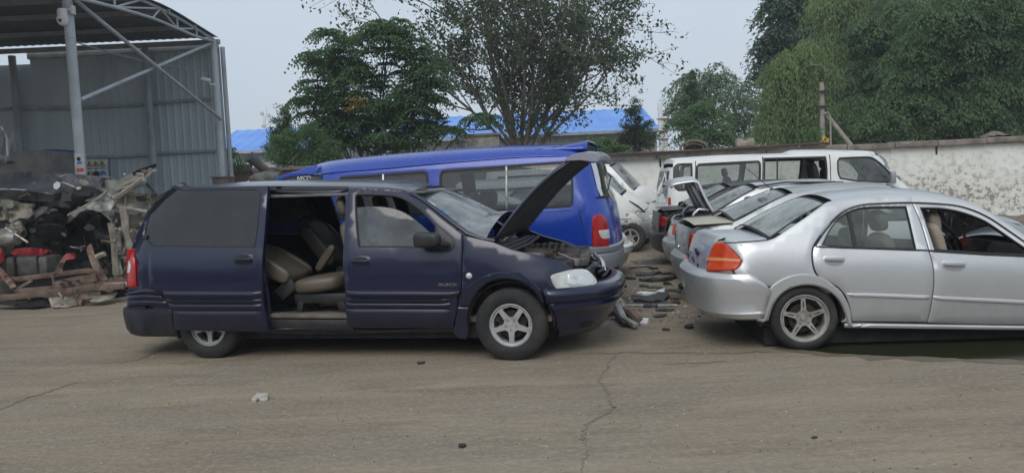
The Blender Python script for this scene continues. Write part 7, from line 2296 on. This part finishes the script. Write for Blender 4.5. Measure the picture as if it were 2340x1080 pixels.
def scrap(name, parent, mat, pts, Y, amp=.10, seed=0, tilt=(0, 0), th=.012, freq=.02, res=9, bulge=0.0):
    """a torn, dented sheet with the traced outline, standing about Y metres away"""
    O = np.array(parent.location)
    Y = YY(Y)
    P = E_(pts)
    cx, cy = np.mean([p[0] for p in P]), np.mean([p[1] for p in P])
    rx = max(abs(p[0] - cx) for p in P) + 1; ry = max(abs(p[1] - cy) for p in P) + 1
    def pos(a, b):
        n1 = noise.noise(Vector((a * freq, b * freq * 1.3, seed * 3.1)))
        n2 = abs(noise.noise(Vector((a * freq * 2.3, b * freq * 2.3, seed * 1.7 + 9)))) - .25
        n3 = abs(noise.noise(Vector((a * freq * 5, b * freq * 4, seed * 1.1 + 4)))) - .2
        Yv = Y + amp * (n1 * 1.2 - n2 * 1.3 - n3 * .5) + tilt[0] * (a - cx) / rx + tilt[1] * (b - cy) / ry - bulge * max(0, 1 - ((a - cx) / rx) ** 2 - ((b - cy) / ry) ** 2)
        return at_depth(a, b, Yv) - O, np.array([0, -1.0, 0])
    o = panel(name, parent, mat, P, pos, 0, th, res=res, roll=0, corner=25)
    return o
def beam(name, parent, mat, pts, Y, w=.05, n=6, flat=False):
    O = np.array(parent.location)
    Ys = [YY(q) for q in Y] if isinstance(Y, (list, tuple)) else [YY(Y)] * len(pts)
    P = [at_depth(*p, y_) - O for p, y_ in zip(E_(pts), Ys)]
    g = MB()
    if flat:
        for a, b in zip(P[:-1], P[1:]): g.bar(a, b, w, w * 1.6, .006)
    else: g.tube([tuple(p) for p in spl([tuple(q) for q in P], .08, False)], w, n)
    return g.build(name, mat, parent)
# crushed dark car on top
cr = heap_thing('crushed_car', 'crushed dark blue grey car body on top of the scrap heap', 'wrecked car', 250, 400, 12.4)
scrap('crushed_roof', cr, NAVYX, [(-120, 400), (-60, 300), (30, 288), (100, 280), (170, 276), (262, 292), (300, 280), (370, 285), (350, 330), (330, 370), (300, 398), (190, 382), (60, 376)], 12.1, .16, 1, (0, -.35))
scrap('crushed_side', cr, NAVYX, [(-120, 400), (60, 378), (190, 384), (300, 400), (350, 385), (335, 440), (260, 440), (150, 432), (20, 425), (-120, 430)], 11.85, .07, 2, (0, .1))
beam('roof_drip_rail', cr, GALV, [(-60, 374), (60, 376), (190, 384), (300, 400), (336, 402)], 11.8, .018)
scrap('crushed_bonnet', cr, NAVYX, [(300, 282), (360, 284), (440, 290), (520, 296), (600, 312), (628, 344), (560, 362), (470, 356), (410, 362), (380, 400), (345, 380), (350, 320)], 12.0, .16, 3, (.1, -.2))
scrap('torn_flap', cr, BLKX, [(200, 440), (330, 445), (385, 455), (395, 480), (300, 470), (220, 500), (165, 560), (148, 545)], 11.7, .14, 4)
scrap('torn_flap', cr, NAVYX, [(150, 480), (250, 470), (330, 490), (240, 510), (170, 560), (150, 548)], 11.65, .1, 5)
scrap('wheel_housing', cr, BLKX, [(398, 410), (415, 375), (470, 356), (530, 362), (580, 392), (540, 412), (470, 440), (440, 460), (405, 450)], 11.8, .05, 6, bulge=.3)
scrap('broken_lamp', cr, WHITEPL, [(300, 345), (318, 330), (338, 338), (336, 360), (318, 376), (300, 368)], 11.65, .04, 7)
scrap('pale_scrap', cr, BEIGEX, [(440, 322), (480, 318), (498, 345), (470, 352), (445, 340)], 11.8, .05, 8)
beam('torn_strip', cr, STEEL, [(350, 335), (390, 350), (420, 362)], 11.6, .014)
for k in range(10):
    x, y = hr.uniform(260, 620), hr.uniform(282, 350)
    scrap('torn_fragment', cr, hr.choice([NAVYX, BEIGEX, BLKX, STEEL]), [(x + hr.uniform(-26, 26), y + hr.uniform(-12, 12)) for _ in range(5)], 11.8 + hr.uniform(-.1, .3), .1, 20 + k)
# black wrecked car in the middle
bk = heap_thing('burnt_car', 'black crushed car body in the middle of the scrap heap', 'wrecked car', 380, 650, 12.8)
scrap('body', bk, BLKX, [(-100, 440), (100, 430), (300, 450), (400, 440), (560, 440), (640, 500), (640, 700), (650, 860), (400, 850), (100, 860), (-100, 880)], 12.9, .3, 30, res=12)
_p = at_depth(*E_([(330, 470)])[0], YY(12.9)) - np.array(bk.location)
g = MB()
for i_, (dx, w_, h_) in enumerate(((-.55, 1.0, .95), (.25, .9, 1.0), (-.1, 1.5, .5))):
    g = MB(); g.box((_p[0] + dx, .55, _p[2] * h_ * .46), (w_, .8, _p[2] * h_ * .9), (R(4 - 3 * i_), R(5 * i_ - 4), R(6 - 5 * i_)), .09); g.build('crushed_cabin', BLKX, bk)
scrap('bent_bumper', bk, BLKX, [(190, 580), (260, 560), (340, 565), (375, 600), (370, 645), (300, 655), (220, 640)], 12.3, .08, 31, bulge=.2)
scrap('bent_panel', bk, BLKX, [(160, 500), (300, 490), (360, 520), (350, 560), (220, 560), (150, 570)], 12.4, .15, 32)
scrap('bent_panel', bk, NAVYX, [(200, 575), (280, 566), (350, 575), (372, 640), (350, 630), (300, 590)], 12.2, .06, 33)
for k in range(16):
    x, y = hr.uniform(120, 620), hr.uniform(450, 800)
    s_ = hr.uniform(14, 44)
    scrap('bent_fragment', bk, hr.choice([BLKX, BLKX, BLKX, NAVYX]), [(x + s_ * math.cos(a) * hr.uniform(.4, 1.2), y + s_ * math.sin(a) * hr.uniform(.3, .9)) for a in np.linspace(0, 5.4, 6)], 12.5 + hr.uniform(-.2, .2), .14, 40 + k)
for k in range(9):
    x, y = hr.uniform(380, 620), hr.uniform(480, 800)
    beam('loose_cable', bk, BLACKPL, [(x, y), (x + hr.uniform(-40, 40), y + hr.uniform(10, 60)), (x + hr.uniform(-60, 60), y + hr.uniform(40, 120))], 12.3, .012, 5)
# silver wing
sw_ = heap_thing('silver_wing', 'dented silver wing panel with a torn wheel arch in the scrap heap', 'car panel', 500, 480, 11.7)
scrap('panel', sw_, SILVX, [(378, 566), (385, 530), (420, 500), (480, 470), (560, 428), (605, 418), (640, 440), (640, 520), (625, 560), (608, 540), (560, 500), (500, 488), (450, 500), (405, 545)], 11.6, .09, 60, (.1, 0), bulge=.12)
scrap('chrome_patch', sw_, CHROME, [(515, 466), (550, 450), (572, 458), (560, 476), (525, 478)], 11.48, .02, 61)
beam('torn_strip', sw_, BEIGEX, [(380, 520), (470, 470), (560, 420), (600, 380)], 11.55, .018)
# stripped beige cab front standing upright at the right of the heap
bc_ = heap_thing('stripped_cab', 'stripped beige car front end standing upright at the right of the heap', 'wrecked car', 700, 600, 11.9)
scrap('bulkhead', bc_, BEIGEX, [(655, 425), (700, 400), (760, 395), (830, 400), (885, 398), (880, 440), (845, 470), (830, 505), (720, 505), (690, 480), (660, 470)], 11.9, .12, 70, (.2, 0))
scrap('bulkhead_hole', bc_, BLKX, [(760, 415), (800, 410), (828, 432), (800, 446), (770, 440)], 11.74, .03, 71)
for pts, w in (([(622, 560), (640, 650), (648, 760), (655, 855)], .06), ([(690, 470), (705, 560), (712, 640), (735, 740)], .07), ([(650, 600), (690, 640), (750, 605)], .035), ([(640, 470), (700, 478), (830, 500)], .03), ([(700, 500), (702, 405), (760, 395)], .025), ([(640, 480), (700, 470)], .02), ([(668, 590), (720, 640), (740, 690)], .03)):
    beam('frame_member', bc_, BEIGEX, pts, 11.75, w)
scrap('inner_wing', bc_, BEIGEX, [(628, 560), (660, 600), (668, 740), (690, 850), (650, 860), (640, 720)], 11.7, .08, 72)
scrap('inner_wing', bc_, BEIGEX, [(690, 640), (740, 640), (770, 700), (760, 760), (680, 745)], 12.0, .12, 73)
scrap('suspension_tower', bc_, BLKX, [(650, 600), (672, 602), (690, 660), (680, 720), (655, 700)], 11.65, .05, 74)
beam('spring_strut', bc_, STEEL, [(660, 610), (668, 690), (672, 740)], 11.6, .05)
beam('bent_tube', bc_, BEIGEX, [(640, 425), (700, 388), (760, 345), (802, 312), (806, 330)], 11.6, .05)
for k in range(12):
    x, y = hr.uniform(640, 860), hr.uniform(390, 800)
    beam('loose_wire', bc_, hr.choice([BLACKPL, BEIGEX, STEEL]), [(x, y), (x + hr.uniform(-40, 40), y + hr.uniform(5, 60)), (x + hr.uniform(-50, 50), y + hr.uniform(30, 100))], 11.6 + hr.uniform(-.05, .2), hr.choice([.010, .016]), 5)
for k in range(8):
    x, y = hr.uniform(650, 850), hr.uniform(520, 800)
    s_ = hr.uniform(12, 30)
    scrap('torn_fragment', bc_, hr.choice([BEIGEX, SILVX, BLKX]), [(x + s_ * math.cos(a) * hr.uniform(.4, 1.2), y + s_ * math.sin(a) * hr.uniform(.5, 1.4)) for a in np.linspace(0, 5.4, 6)], 12.0, .1, 80 + k)
# olive bonnet leaning on top
ob = heap_thing('torn_bonnet', 'olive grey torn bonnet leaning up at the top right of the heap', 'car panel', 740, 310, 11.9)
scrap('panel', ob, OLIVEX, [(628, 348), (690, 310), (740, 282), (800, 258), (848, 244), (862, 250), (850, 285), (810, 318), (760, 345), (700, 366), (645, 385)], 11.85, .07, 90, (0, -.3))
scrap('torn_edge', ob, BLKX, [(740, 282), (780, 262), (830, 245), (875, 230), (876, 248), (850, 262), (800, 278), (750, 300)], 11.7, .08, 91)
beam('bonnet_rib', ob, BEIGEX, [(640, 372), (720, 340), (800, 300), (848, 258)], 11.68, .022)
scrap('dark_window_frame', ob, NAVYX, [(812, 345), (830, 340), (880, 395), (868, 400), (850, 388)], 12.0, .05, 92)
# beige crumpled sheets at the left
bs = heap_thing('beige_sheet', 'crumpled beige sheet metal at the left edge of the heap', 'scrap metal', 80, 500, 11.7)
scrap('sheet', bs, BEIGEX, [(-80, 470), (0, 470), (60, 480), (110, 450), (200, 458), (195, 510), (150, 540), (110, 535), (60, 560), (30, 545), (-80, 560)], 11.6, .16, 100, (0, -.1))
scrap('sheet_fold', bs, OLIVEX, [(-80, 432), (40, 432), (110, 445), (60, 482), (0, 472), (-80, 470)], 11.7, .12, 101)
scrap('torn_fragment', bs, BEIGEX, [(60, 560), (110, 540), (130, 600), (100, 640), (60, 610)], 11.7, .12, 102)
mx = heap_thing('old_gearbox', 'dull grey gearbox casting at the left edge of the heap', 'gearbox', 40, 640, 11.6)
O_ = np.array(mx.location)
g = MB()
P = at_depth(*E_([(30, 650)])[0], YY(11.6)) - O_
g.lathe([(0, -.16), (.08, -.15), (.13, -.05), (.15, .08), (.11, .2), (0, .22)], tuple(P), 'x', 18); g.box(tuple(P + np.array([-.2, 0, .02])), (.22, .24, .24), (.1, .2, .3), .03)
g.build('casting', SILVX, mx)
for k in range(6):
    beam('shaft', mx, hr.choice([STEEL, BEIGEX, BLACKPL]), [(hr.uniform(-20, 60), hr.uniform(570, 680)), (hr.uniform(40, 160), hr.uniform(580, 690))], 11.55, .022)
# red body panel
rp = heap_thing('crumpled_bodywork', 'crumpled red car panel in the lower left of the heap', 'car panel', 200, 740, 11.5)
scrap('panel', rp, REDX, [(58, 730), (90, 705), (160, 700), (240, 708), (290, 718), (330, 752), (345, 785), (270, 770), (180, 748), (100, 752)], 11.5, .14, 110, (0, .1))
scrap('panel_end', rp, REDX, [(345, 760), (370, 735), (410, 728), (426, 745), (420, 762), (380, 770)], 11.45, .08, 111)
rq = heap_thing('red_scrap', 'small piece of red bodywork at the far left edge of the heap', 'car panel', 0, 740, 11.5)
scrap('panel', rq, REDX, [(-60, 710), (0, 700), (28, 735), (22, 775), (-10, 795), (-60, 790)], 11.45, .1, 112)
# grey tank
tk = heap_thing('fuel_tank', 'boxy grey steel tank lying on the rusty chassis frame', 'tank', 170, 800, 11.3)
a, b = at_depth(*E_([(30, 810)])[0], YY(11.2)) - np.array(tk.location), at_depth(*E_([(275, 800)])[0], YY(11.2)) - np.array(tk.location)
g = MB(); hh = 108 / 2.455 * YY(11.2) / FPX
g.box(tuple((a + b) / 2 + np.array([0, .2, 0])), (np.linalg.norm(b - a), .42, hh), (0, R(1), R(-4)), .05); g.build('tank_shell', TANKX, tk)
g = MB(); m_ = (a + b) / 2
for dx in (-.18, .2):
    g = MB(); g.box((m_[0] + dx, m_[1] + .19, m_[2]), (.035, .46, hh + .02), (0, R(1), R(-4)), .008); g.build('tank_strap', BLKX, tk)
# chassis frame on the ground
cf = heap_thing('chassis_frame', 'rusty brown chassis frame lying along the ground before the heap', 'chassis', 300, 960, 11.2)
for pts, w, Y_ in (([(-60, 870), (90, 878), (300, 852), (490, 830), (600, 838)], .05, 11.1), ([(90, 945), (300, 928), (540, 906), (730, 897)], .05, 10.9), ([(-60, 990), (100, 975), (300, 950), (545, 925), (700, 915)], .06, 10.8), ([(40, 870), (95, 945)], .05, 11.0), ([(295, 855), (310, 940)], .03, 11.0), ([(100, 930), (180, 885)], .03, 10.9)):
    beam('frame_rail', cf, BROWNX, pts, Y_, w, flat=True)
scrap('perforated_plate', cf, BROWNX, [(305, 890), (400, 868), (530, 845), (545, 888), (440, 905), (310, 932)], 10.85, .03, 120)
for x, y in ((342, 908), (388, 899), (436, 888)):
    scrap('plate_hole', cf, BLKX, [(x - 11, y + 2), (x - 6, y - 8), (x + 7, y - 9), (x + 11, y - 1), (x + 5, y + 8), (x - 6, y + 9)], 10.80, .0, 121, res=4)
scrap('upright_post', cf, PINKX, [(484, 715), (492, 690), (508, 680), (520, 700), (530, 740), (560, 800), (606, 882), (545, 895), (520, 820), (498, 760)], 10.95, .05, 122, bulge=.06)
scrap('bent_bracket', cf, PINKX, [(298, 852), (320, 800), (345, 765), (372, 768), (350, 815), (352, 845)], 11.05, .06, 123)
beam('bent_bracket', cf, BEIGEX, [(540, 755), (570, 740), (588, 735)], 10.9, .045)
scrap('rust_plate', cf, PINKX, [(-60, 830), (0, 810), (40, 850), (90, 920), (60, 930), (0, 860), (-60, 860)], 11.0, .08, 124)
# sheets at the foot
ft = heap_thing('foot_scrap', 'torn black and beige sheets spilling out at the foot of the heap', 'scrap metal', 350, 1000, 10.9)
scrap('black_liner', ft, BLKX, [(-60, 1000), (60, 980), (180, 975), (280, 985), (280, 1020), (160, 1035), (40, 1025), (-60, 1015)], 10.75, .14, 130, (0, -.25))
scrap('beige_sheet', ft, BEIGEX, [(272, 985), (330, 975), (400, 978), (442, 1018), (380, 1034), (290, 1036)], 10.7, .1, 131, (0, -.15))
scrap('beige_sheet', ft, BEIGEX, [(480, 975), (560, 965), (660, 950), (640, 980), (560, 1004), (510, 1006)], 10.8, .1, 132, (0, -.2))
scrap('brown_sheet', ft, BROWNX, [(420, 965), (490, 955), (520, 1000), (470, 1025), (430, 1018)], 10.75, .12, 133)
scrap('white_strip', ft, WHITEPL, [(580, 905), (650, 898), (722, 893), (722, 912), (640, 918), (585, 918)], 10.85, .03, 134)
scrap('rusty_sheet', ft, BROWNX, [(610, 870), (680, 862), (722, 862), (722, 890), (650, 895), (606, 892)], 10.95, .06, 135)
scrap('dark_liner', ft, BLKX, [(560, 940), (720, 920), (724, 970), (640, 985), (570, 975)], 11.2, .14, 136)
for k, (m_, pts, Y_) in enumerate(((SILVX, [(560, 330), (640, 320), (700, 360), (690, 410), (620, 420), (575, 390)], 11.9), (BEIGEX, [(700, 520), (790, 505), (860, 470), (850, 560), (780, 600), (715, 590)], 12.1), (SILVX, [(30, 560), (120, 545), (150, 620), (110, 690), (40, 690)], 11.8),
                                (BEIGEX, [(720, 610), (770, 600), (790, 700), (760, 790), (720, 760)], 12.1), (OLIVEX, [(700, 780), (790, 740), (800, 860), (720, 880), (690, 840)], 12.0))):
    scrap('crumpled_panel', (cr, bc_, bs, bc_, bc_)[k], m_, pts, Y_, .16, 300 + k)
# loose strips, rods and shreds hanging out of the wrecks
for k in range(46):
    own = (cr, bk, bk, bc_, ob, cf, ft)[k % 7]
    xr, yr = {cr: ((0, 620), (285, 440)), bk: ((100, 640), (440, 820)), bc_: ((620, 860), (390, 840)), ob: ((640, 860), (250, 380)), cf: ((0, 700), (840, 960)), ft: ((0, 700), (940, 1020))}[own]
    x, y = hr.uniform(*xr), hr.uniform(*yr)
    Yk = {cr: 11.6, bk: 12.1, bc_: 11.5, ob: 11.6, cf: 10.7, ft: 10.6}[own]
    if k % 3 == 0:
        s_ = hr.uniform(8, 22)
        scrap('loose_shred', own, hr.choice([STEEL, BEIGEX, WHITEPL, SILVX, BROWNX, NAVYX]), [(x + s_ * math.cos(a) * hr.uniform(.4, 1.6), y + s_ * math.sin(a) * hr.uniform(.2, .8)) for a in np.linspace(0, 5.4, 6)], Yk, .05, 200 + k, res=5)
    else:
        beam('loose_rod', own, hr.choice([STEEL, BEIGEX, BLACKPL, BROWNX, SILVX]), [(x, y), (x + hr.uniform(-35, 35), y + hr.uniform(-14, 14)), (x + hr.uniform(-70, 70), y + hr.uniform(-24, 30))], Yk, hr.choice([.008, .012, .018]), 5)
# things standing behind the heap
gb = at_depth(40, 372, 14.5)
blk = empty('steel_box', (gb[0], 14.5, 0), R(2), 'large plain grey steel box behind the scrap heap', 'box')
zt_ = at_depth(60, 347, 14.5)[2]
x1_ = at_depth(105, 372, 14.5)[0] - gb[0]
g = MB(); g.box((x1_ - 1.2, .5, zt_ / 2), (2.4, 1.0, zt_), (0, R(-1), 0), .02); g.build('box_shell', rough_mat('dusty grey steel plate', (.15, .145, .145, 1), .7, .1, (.105, .10, .095, 1), 3), blk)
g = MB(); g.box((x1_ - .7, -.02, zt_ - .18), (.22, .03, .02)); g.build('handle_slot', BLKX, blk)
bb = at_depth(116, 366, 15.2)
bl = empty('blue_bin', (bb[0], 15.2, 0), 0, 'blue steel bin between the grey box and the shed post', 'bin')
z1 = at_depth(116, 346, 15.2)[2]
g = MB(); g.box((0, .3, z1 / 2), (.24, .6, z1), None, .02); g.build('bin_shell', rough_mat('blue painted steel', (.018, .05, .17, 1), .6, 0, (.05, .07, .13, 1), 5), bl)
g = MB(); g.box((0, .3, z1 + .02), (.28, .64, .04), None, .01); g.build('bin_rim', rough_mat('blue painted rim', (.02, .055, .18, 1), .6), bl)
tc_ = at_depth(4, 330, 12.9)
trk = empty('engine_block', (tc_[0], 12.9, 0), 0, 'grey engine lump hanging above the heap at the left edge', 'engine')
g = MB(); g.box((-.08, 0, tc_[2]), (.32, .4, .5), (0, R(8), 0), .04); g.lathe([(0, -.1), (.1, -.1), (.1, .1), (0, .1)], (-.02, -.1, tc_[2] - .24), 'y', 14); g.build('casting', SILVX, trk)
g = MB(); g.tube([(-.2, 0, tc_[2] + .25), (.06, -.05, tc_[2] + .27), (.12, -.05, tc_[2] + .1), (.11, -.05, tc_[2] - .2)], .02, 6); g.build('lifting_frame', GALVD, trk)
g = MB(); g.tube([(-.1, 0, tc_[2] + .2), (-.1, .0, 6.9)], .015, 6); g.build('lifting_chain', GALVD, trk)
# slanted pipe and dark lumps behind the minivan
sp_ = empty('slanted_pipe', at_depth(590, 400, 17.0) * np.array([1, 1, 0]), 0, 'thick grey pipe leaning up beside the shed behind the minivan', 'pipe')
O_ = np.array(sp_.location)
a, b = at_depth(570, 358, 17.0) - O_, at_depth(650, 425, 17.6) - O_
c = a + (b - a) * (a[2] / (a[2] - b[2]))
g = MB(); g.tube([tuple(a), tuple(a + (b - a) * .12), tuple(c)], [.11, .10, .12], 14); g.build('pipe', rough_mat('dirty grey brown pipe', (.10, .09, .08, 1), .75, .1, (.15, .125, .10, 1), 5), sp_)
g = MB(); q = a + (b - a) * .04; d = (b - a) / np.linalg.norm(b - a); g.tube([tuple(q - d * .05), tuple(q + d * .12)], [.125, .125], 14); g.build('pipe_collar', rough_mat('pipe collar', (.08, .085, .10, 1), .6, .2), sp_)
ml = empty('scrap_engine', at_depth(610, 408, 16.4) * np.array([1, 1, 0]), 0, 'grey green scrap engine half hidden behind the minivan roof', 'engine')
P = at_depth(612, 407, 16.4) - np.array(ml.location)
g = MB(); g.lathe([(0, -.3), (.12, -.28), (.15, 0), (.13, .25), (0, .28)], tuple(P), 'x', 16); g.box(tuple(P + np.array([-.2, 0, -.1])), (.35, .3, .3), (.2, .2, 0), .04); g.box(tuple(P * np.array([1, 1, .45])), (.8, .6, P[2] * .9), (0, 0, .2), .06); g.build('casting', rough_mat('grey green casting', (.13, .14, .125, 1), .7, .1, (.08, .075, .07, 1), 6), ml)
for k in range(5):
    g = MB(); q = P + np.array([-.45 + .1 * k, 0, -.12 + .04 * hr.random()]); g.tube([tuple(q), tuple(q + np.array([.12, 0, .07])), tuple(q + np.array([.26, 0, hr.uniform(-.1, .05)]))], .03, 6); g.build('pipe_stub', hr.choice([WHITEPL, BEIGEX, STEEL]), ml)

# ------------------------------------------------------------ debris on the ground between the cars
def gl_(pts, h=.0): return [tuple(on_ground(x, y) + np.array([0, 0, h])) for x, y in cp('L', pts)]
def slab(name, label, pts, mat, h=.05, seed=0, cat='scrap', bulge=.05, crop='L'):
    o = [tuple(on_ground(x, y)[:2]) for x, y in cp(crop, pts)]
    def pos(a, b): return np.array([a, b, h + bulge * noise.noise(Vector((a * 6, b * 6, seed))) ]), np.array([0, 0, 1.0])
    ob = panel(name, None, mat, o, pos, 0, h * 1.2, res=.05, roll=0, corner=25)
    return tag(ob, label, cat)
db = empty('broken_crossmember', gl_([(420, 800)])[0], 0, 'broken grey and black crossmember lying before the minivan bumper', 'car part')
O_ = np.array(db.location)
def dbar(pts, hs, w, mat, name, flat=True):
    P = [np.array(p) + np.array([0, 0, h]) - O_ for p, h in zip(gl_(pts), hs)]
    g = MB()
    if flat:
        for a, b in zip(P[:-1], P[1:]): g.bar(a, b, w, w * .7, .008)
    else: g.tube([tuple(p) for p in P], w, 7)
    return g.build(name, mat, db)
dbar([(330, 720), (420, 890), (560, 945)], [.12, .07, .04], .07, SILVX, 'rail')
dbar([(250, 830), (340, 830), (450, 920)], [.06, .08, .03], .08, BLACKPL, 'bracket')
dbar([(300, 760), (350, 700), (400, 740), (420, 800)], [.10, .14, .1, .08], .05, BEIGEX, 'bracket', False)
dbar([(430, 810), (520, 860), (600, 905)], [.08, .09, .05], .05, BROWNX, 'bent_tube', False)
dbar([(610, 895), (700, 900)], [.035, .03], .05, WHITEPL, 'pale_end', False)
dbar([(580, 850), (640, 860)], [.03, .03], .03, BLACKPL, 'clip', False)
rd = gl_([(350, 690), (640, 694), (1020, 692)], .02)
g = MB(); g.tube(rd, .018, 8); tag(g.build('steel_rod', SILVX), 'long thin pale steel rod lying between the cars', 'rod')
slab('torn_liner', 'torn black liner with a white broken edge on the oily patch', [(510, 590), (600, 575), (780, 555), (900, 545), (925, 590), (880, 625), (760, 655), (620, 645), (530, 640)], BLACKPL, .04, 1, 'car part', .05)
wl1 = slab('white_plastic_shard', 'broken white plastic strip on top of the torn black liner', [(560, 575), (640, 565), (760, 552), (880, 530), (885, 552), (780, 580), (640, 592)], WHITEPL, .05, 2, 'plastic', .04)
slab('rusty_shard', 'flat rusty brown shard right of the torn black liner', [(925, 580), (990, 590), (1065, 605), (1000, 622), (930, 612)], BROWNX, .03, 3, 'scrap', .03)
slab('black_batten', 'straight black plastic slat farthest back in the gap', [(550, 325), (700, 318), (835, 305), (840, 322), (740, 345), (560, 352)], BLACKPL, .03, 4, 'plastic', .02)
slab('black_rag', 'ragged black strip nearer than the straight black slat', [(590, 405), (700, 388), (830, 385), (930, 380), (980, 360), (1015, 375), (950, 400), (840, 412), (700, 418)], BLACKPL, .04, 5, 'plastic', .05)
slab('grey_strip', 'thin grey strip lying right of the black slat', [(830, 318), (940, 320), (1060, 316), (1060, 326), (930, 330)], STEEL, .02, 6, 'scrap', .01)
slab('black_lump', 'round black rubber lump beside the silver sedan bumper', [(1030, 485), (1050, 468), (1085, 474), (1092, 498), (1060, 505)], RUBBER, .06, 7, 'rubber', .03)
slab('black_rubber_flap', 'small black rubber flap before the silver sedan tail', [(1100, 930), (1140, 912), (1195, 915), (1200, 935), (1150, 945)], RUBBER, .03, 8, 'rubber', .02)
slab('brown_stick', 'thin dark brown stick on the bare concrete', [(848, 948), (900, 944), (940, 952), (930, 962), (860, 960)], BARKD, .02, 9, 'stick', .01)
slab('white_scrap', 'small bright white scrap at the right of the gap', [(1022, 280), (1040, 272), (1055, 296), (1048, 308), (1025, 304)], WHITEPL, .05, 10, 'plastic', .03)
slab('white_stone', 'pale whitish broken stone on the yard in front of the minivan', [(1150, 474), (1166, 462), (1176, 450), (1205, 447), (1224, 456), (1224, 472), (1200, 478), (1180, 470), (1170, 478)], rough_mat('pale broken stone', (.42, .41, .38, 1), .9, 0, (.28, .26, .23, 1), 20), .02, 11, 'stone', .02, 'M')
slab('brown_clod', 'small dark brown clod in the near foreground', [(2096, 684), (2100, 674), (2128, 671), (2132, 680), (2112, 688)], BARKD, .015, 12, 'clod', .02, 'M')
slab('dark_twig', 'thin dark twig on the ground near the right foreground', [(1368, 640), (1382, 634), (1398, 638), (1392, 643), (1374, 644)], BARKD, .008, 13, 'stick', .004, 'N')
slab('dark_chip', 'flat dark chip on the yard below the minivan sill', [(1905, 300), (1922, 296), (1945, 297), (1930, 304), (1912, 305)], BARKD, .012, 14, 'chip', .004, 'M')
sh_r = random.Random(31)
o0 = [tuple(on_ground(x, y)[:2]) for x, y in cp('L', [(500, 700), (560, 690), (620, 704), (600, 730), (540, 735)])]
c0_ = np.mean(np.array(o0), 0)
def _sp(a, b): return np.array([a, b, .025 + .03 * noise.noise(Vector((a * 9, b * 9, 3)))]), np.array([0, 0, 1.0])
first = panel('plastic_shard', None, BLACKPL, [(a - c0_[0], b - c0_[1]) for a, b in o0], _sp, 0, .02, res=.05, roll=0, corner=25)
for k, (x, y) in enumerate(((430, 470), (640, 470), (760, 480), (900, 440), (980, 520), (720, 700), (880, 740), (520, 260), (760, 270), (900, 330), (660, 250), (1010, 650), (470, 380), (820, 800))):
    o = first if k == 0 else first.copy()
    if k: COL.objects.link(o)
    P = on_ground(*cp('L', [(x, y)])[0])
    o.location = (P[0], P[1], 0)
    o.rotation_euler = (0, 0, sh_r.uniform(0, 6.28))
    o.scale = (sh_r.uniform(.5, 1.5), sh_r.uniform(.4, 1.1), sh_r.uniform(.6, 1.3))
    tag(o, 'small black plastic shard lying in the dirt between the cars', 'plastic', 'black plastic shards between the cars')
# gravel and litter nobody could count
def scatter(name, label, n, region, mats, smin, smax, seed):
    rg = random.Random(seed)
    g = MB()
    done = 0
    while done < n:
        px, py = region(rg)
        P = on_ground(px, py)
        if name == 'gravel' and px > 1830 and py < 830: continue
        s_ = smin + (smax - smin) * rg.random() ** 3
        k = rg.randrange(5, 7)
        a0 = rg.random() * 6.28
        ring = [(P[0] + s_ * math.cos(a0 + 6.283 * i / k) * rg.uniform(.6, 1.2), P[1] + s_ * math.sin(a0 + 6.283 * i / k) * rg.uniform(.6, 1.2), .0) for i in range(k)]
        top = [(P[0] + (x - P[0]) * .55, P[1] + (y - P[1]) * .55, s_ * rg.uniform(.35, .8)) for x, y, _ in ring]
        g.k = rg.randrange(len(mats))
        g.add(ring + top, [[i, (i + 1) % k, k + (i + 1) % k, k + i] for i in range(k)] + [list(range(k, 2 * k))])
        done += 1
    return tag(g.build(name, mats, None, smooth=False), label, kind='stuff')
GR = [rough_mat('pale grit', (.34, .32, .28, 1), .9), rough_mat('brown grit', (.19, .16, .13, 1), .9), rough_mat('dark grit', (.09, .08, .07, 1), .9), rough_mat('grey grit', (.25, .235, .21, 1), .9)]
scatter('gravel', 'fine grit and small stones strewn over the yard', 3600, lambda r: (r.uniform(-80, 2420), 700 + 400 * r.random() ** 1.25), GR, .002, .009, 1)
scatter('litter', 'leaf litter and broken bits between the parked cars', 800, lambda r: (r.uniform(1400, 1600), r.uniform(575, 740)), [GR[1], GR[2], rough_mat('dead leaf litter', (.24, .17, .10, 1), .9), GR[0]], .008, .035, 2)
# ------------------------------------------------------------ the damp air of an overcast day
hz = MB()
hz.box((0, 70, 17), (260, 240, 36))
ho = hz.build('haze', [], None, smooth=False)
hm = bpy.data.materials.new('thin pale haze')
hm.use_nodes = True
hm.node_tree.nodes.clear()
ov = nn(hm, 'ShaderNodeOutputMaterial')
pv = nn(hm, 'ShaderNodeVolumePrincipled', Density=0.0013)
pv.inputs['Color'].default_value = (.86, .92, 1.0, 1)
hm.node_tree.links.new(pv.outputs[0], ov.inputs['Volume'])
ho.data.materials.append(hm)
tag(ho, 'thin pale haze filling the air over the yard', kind='stuff')
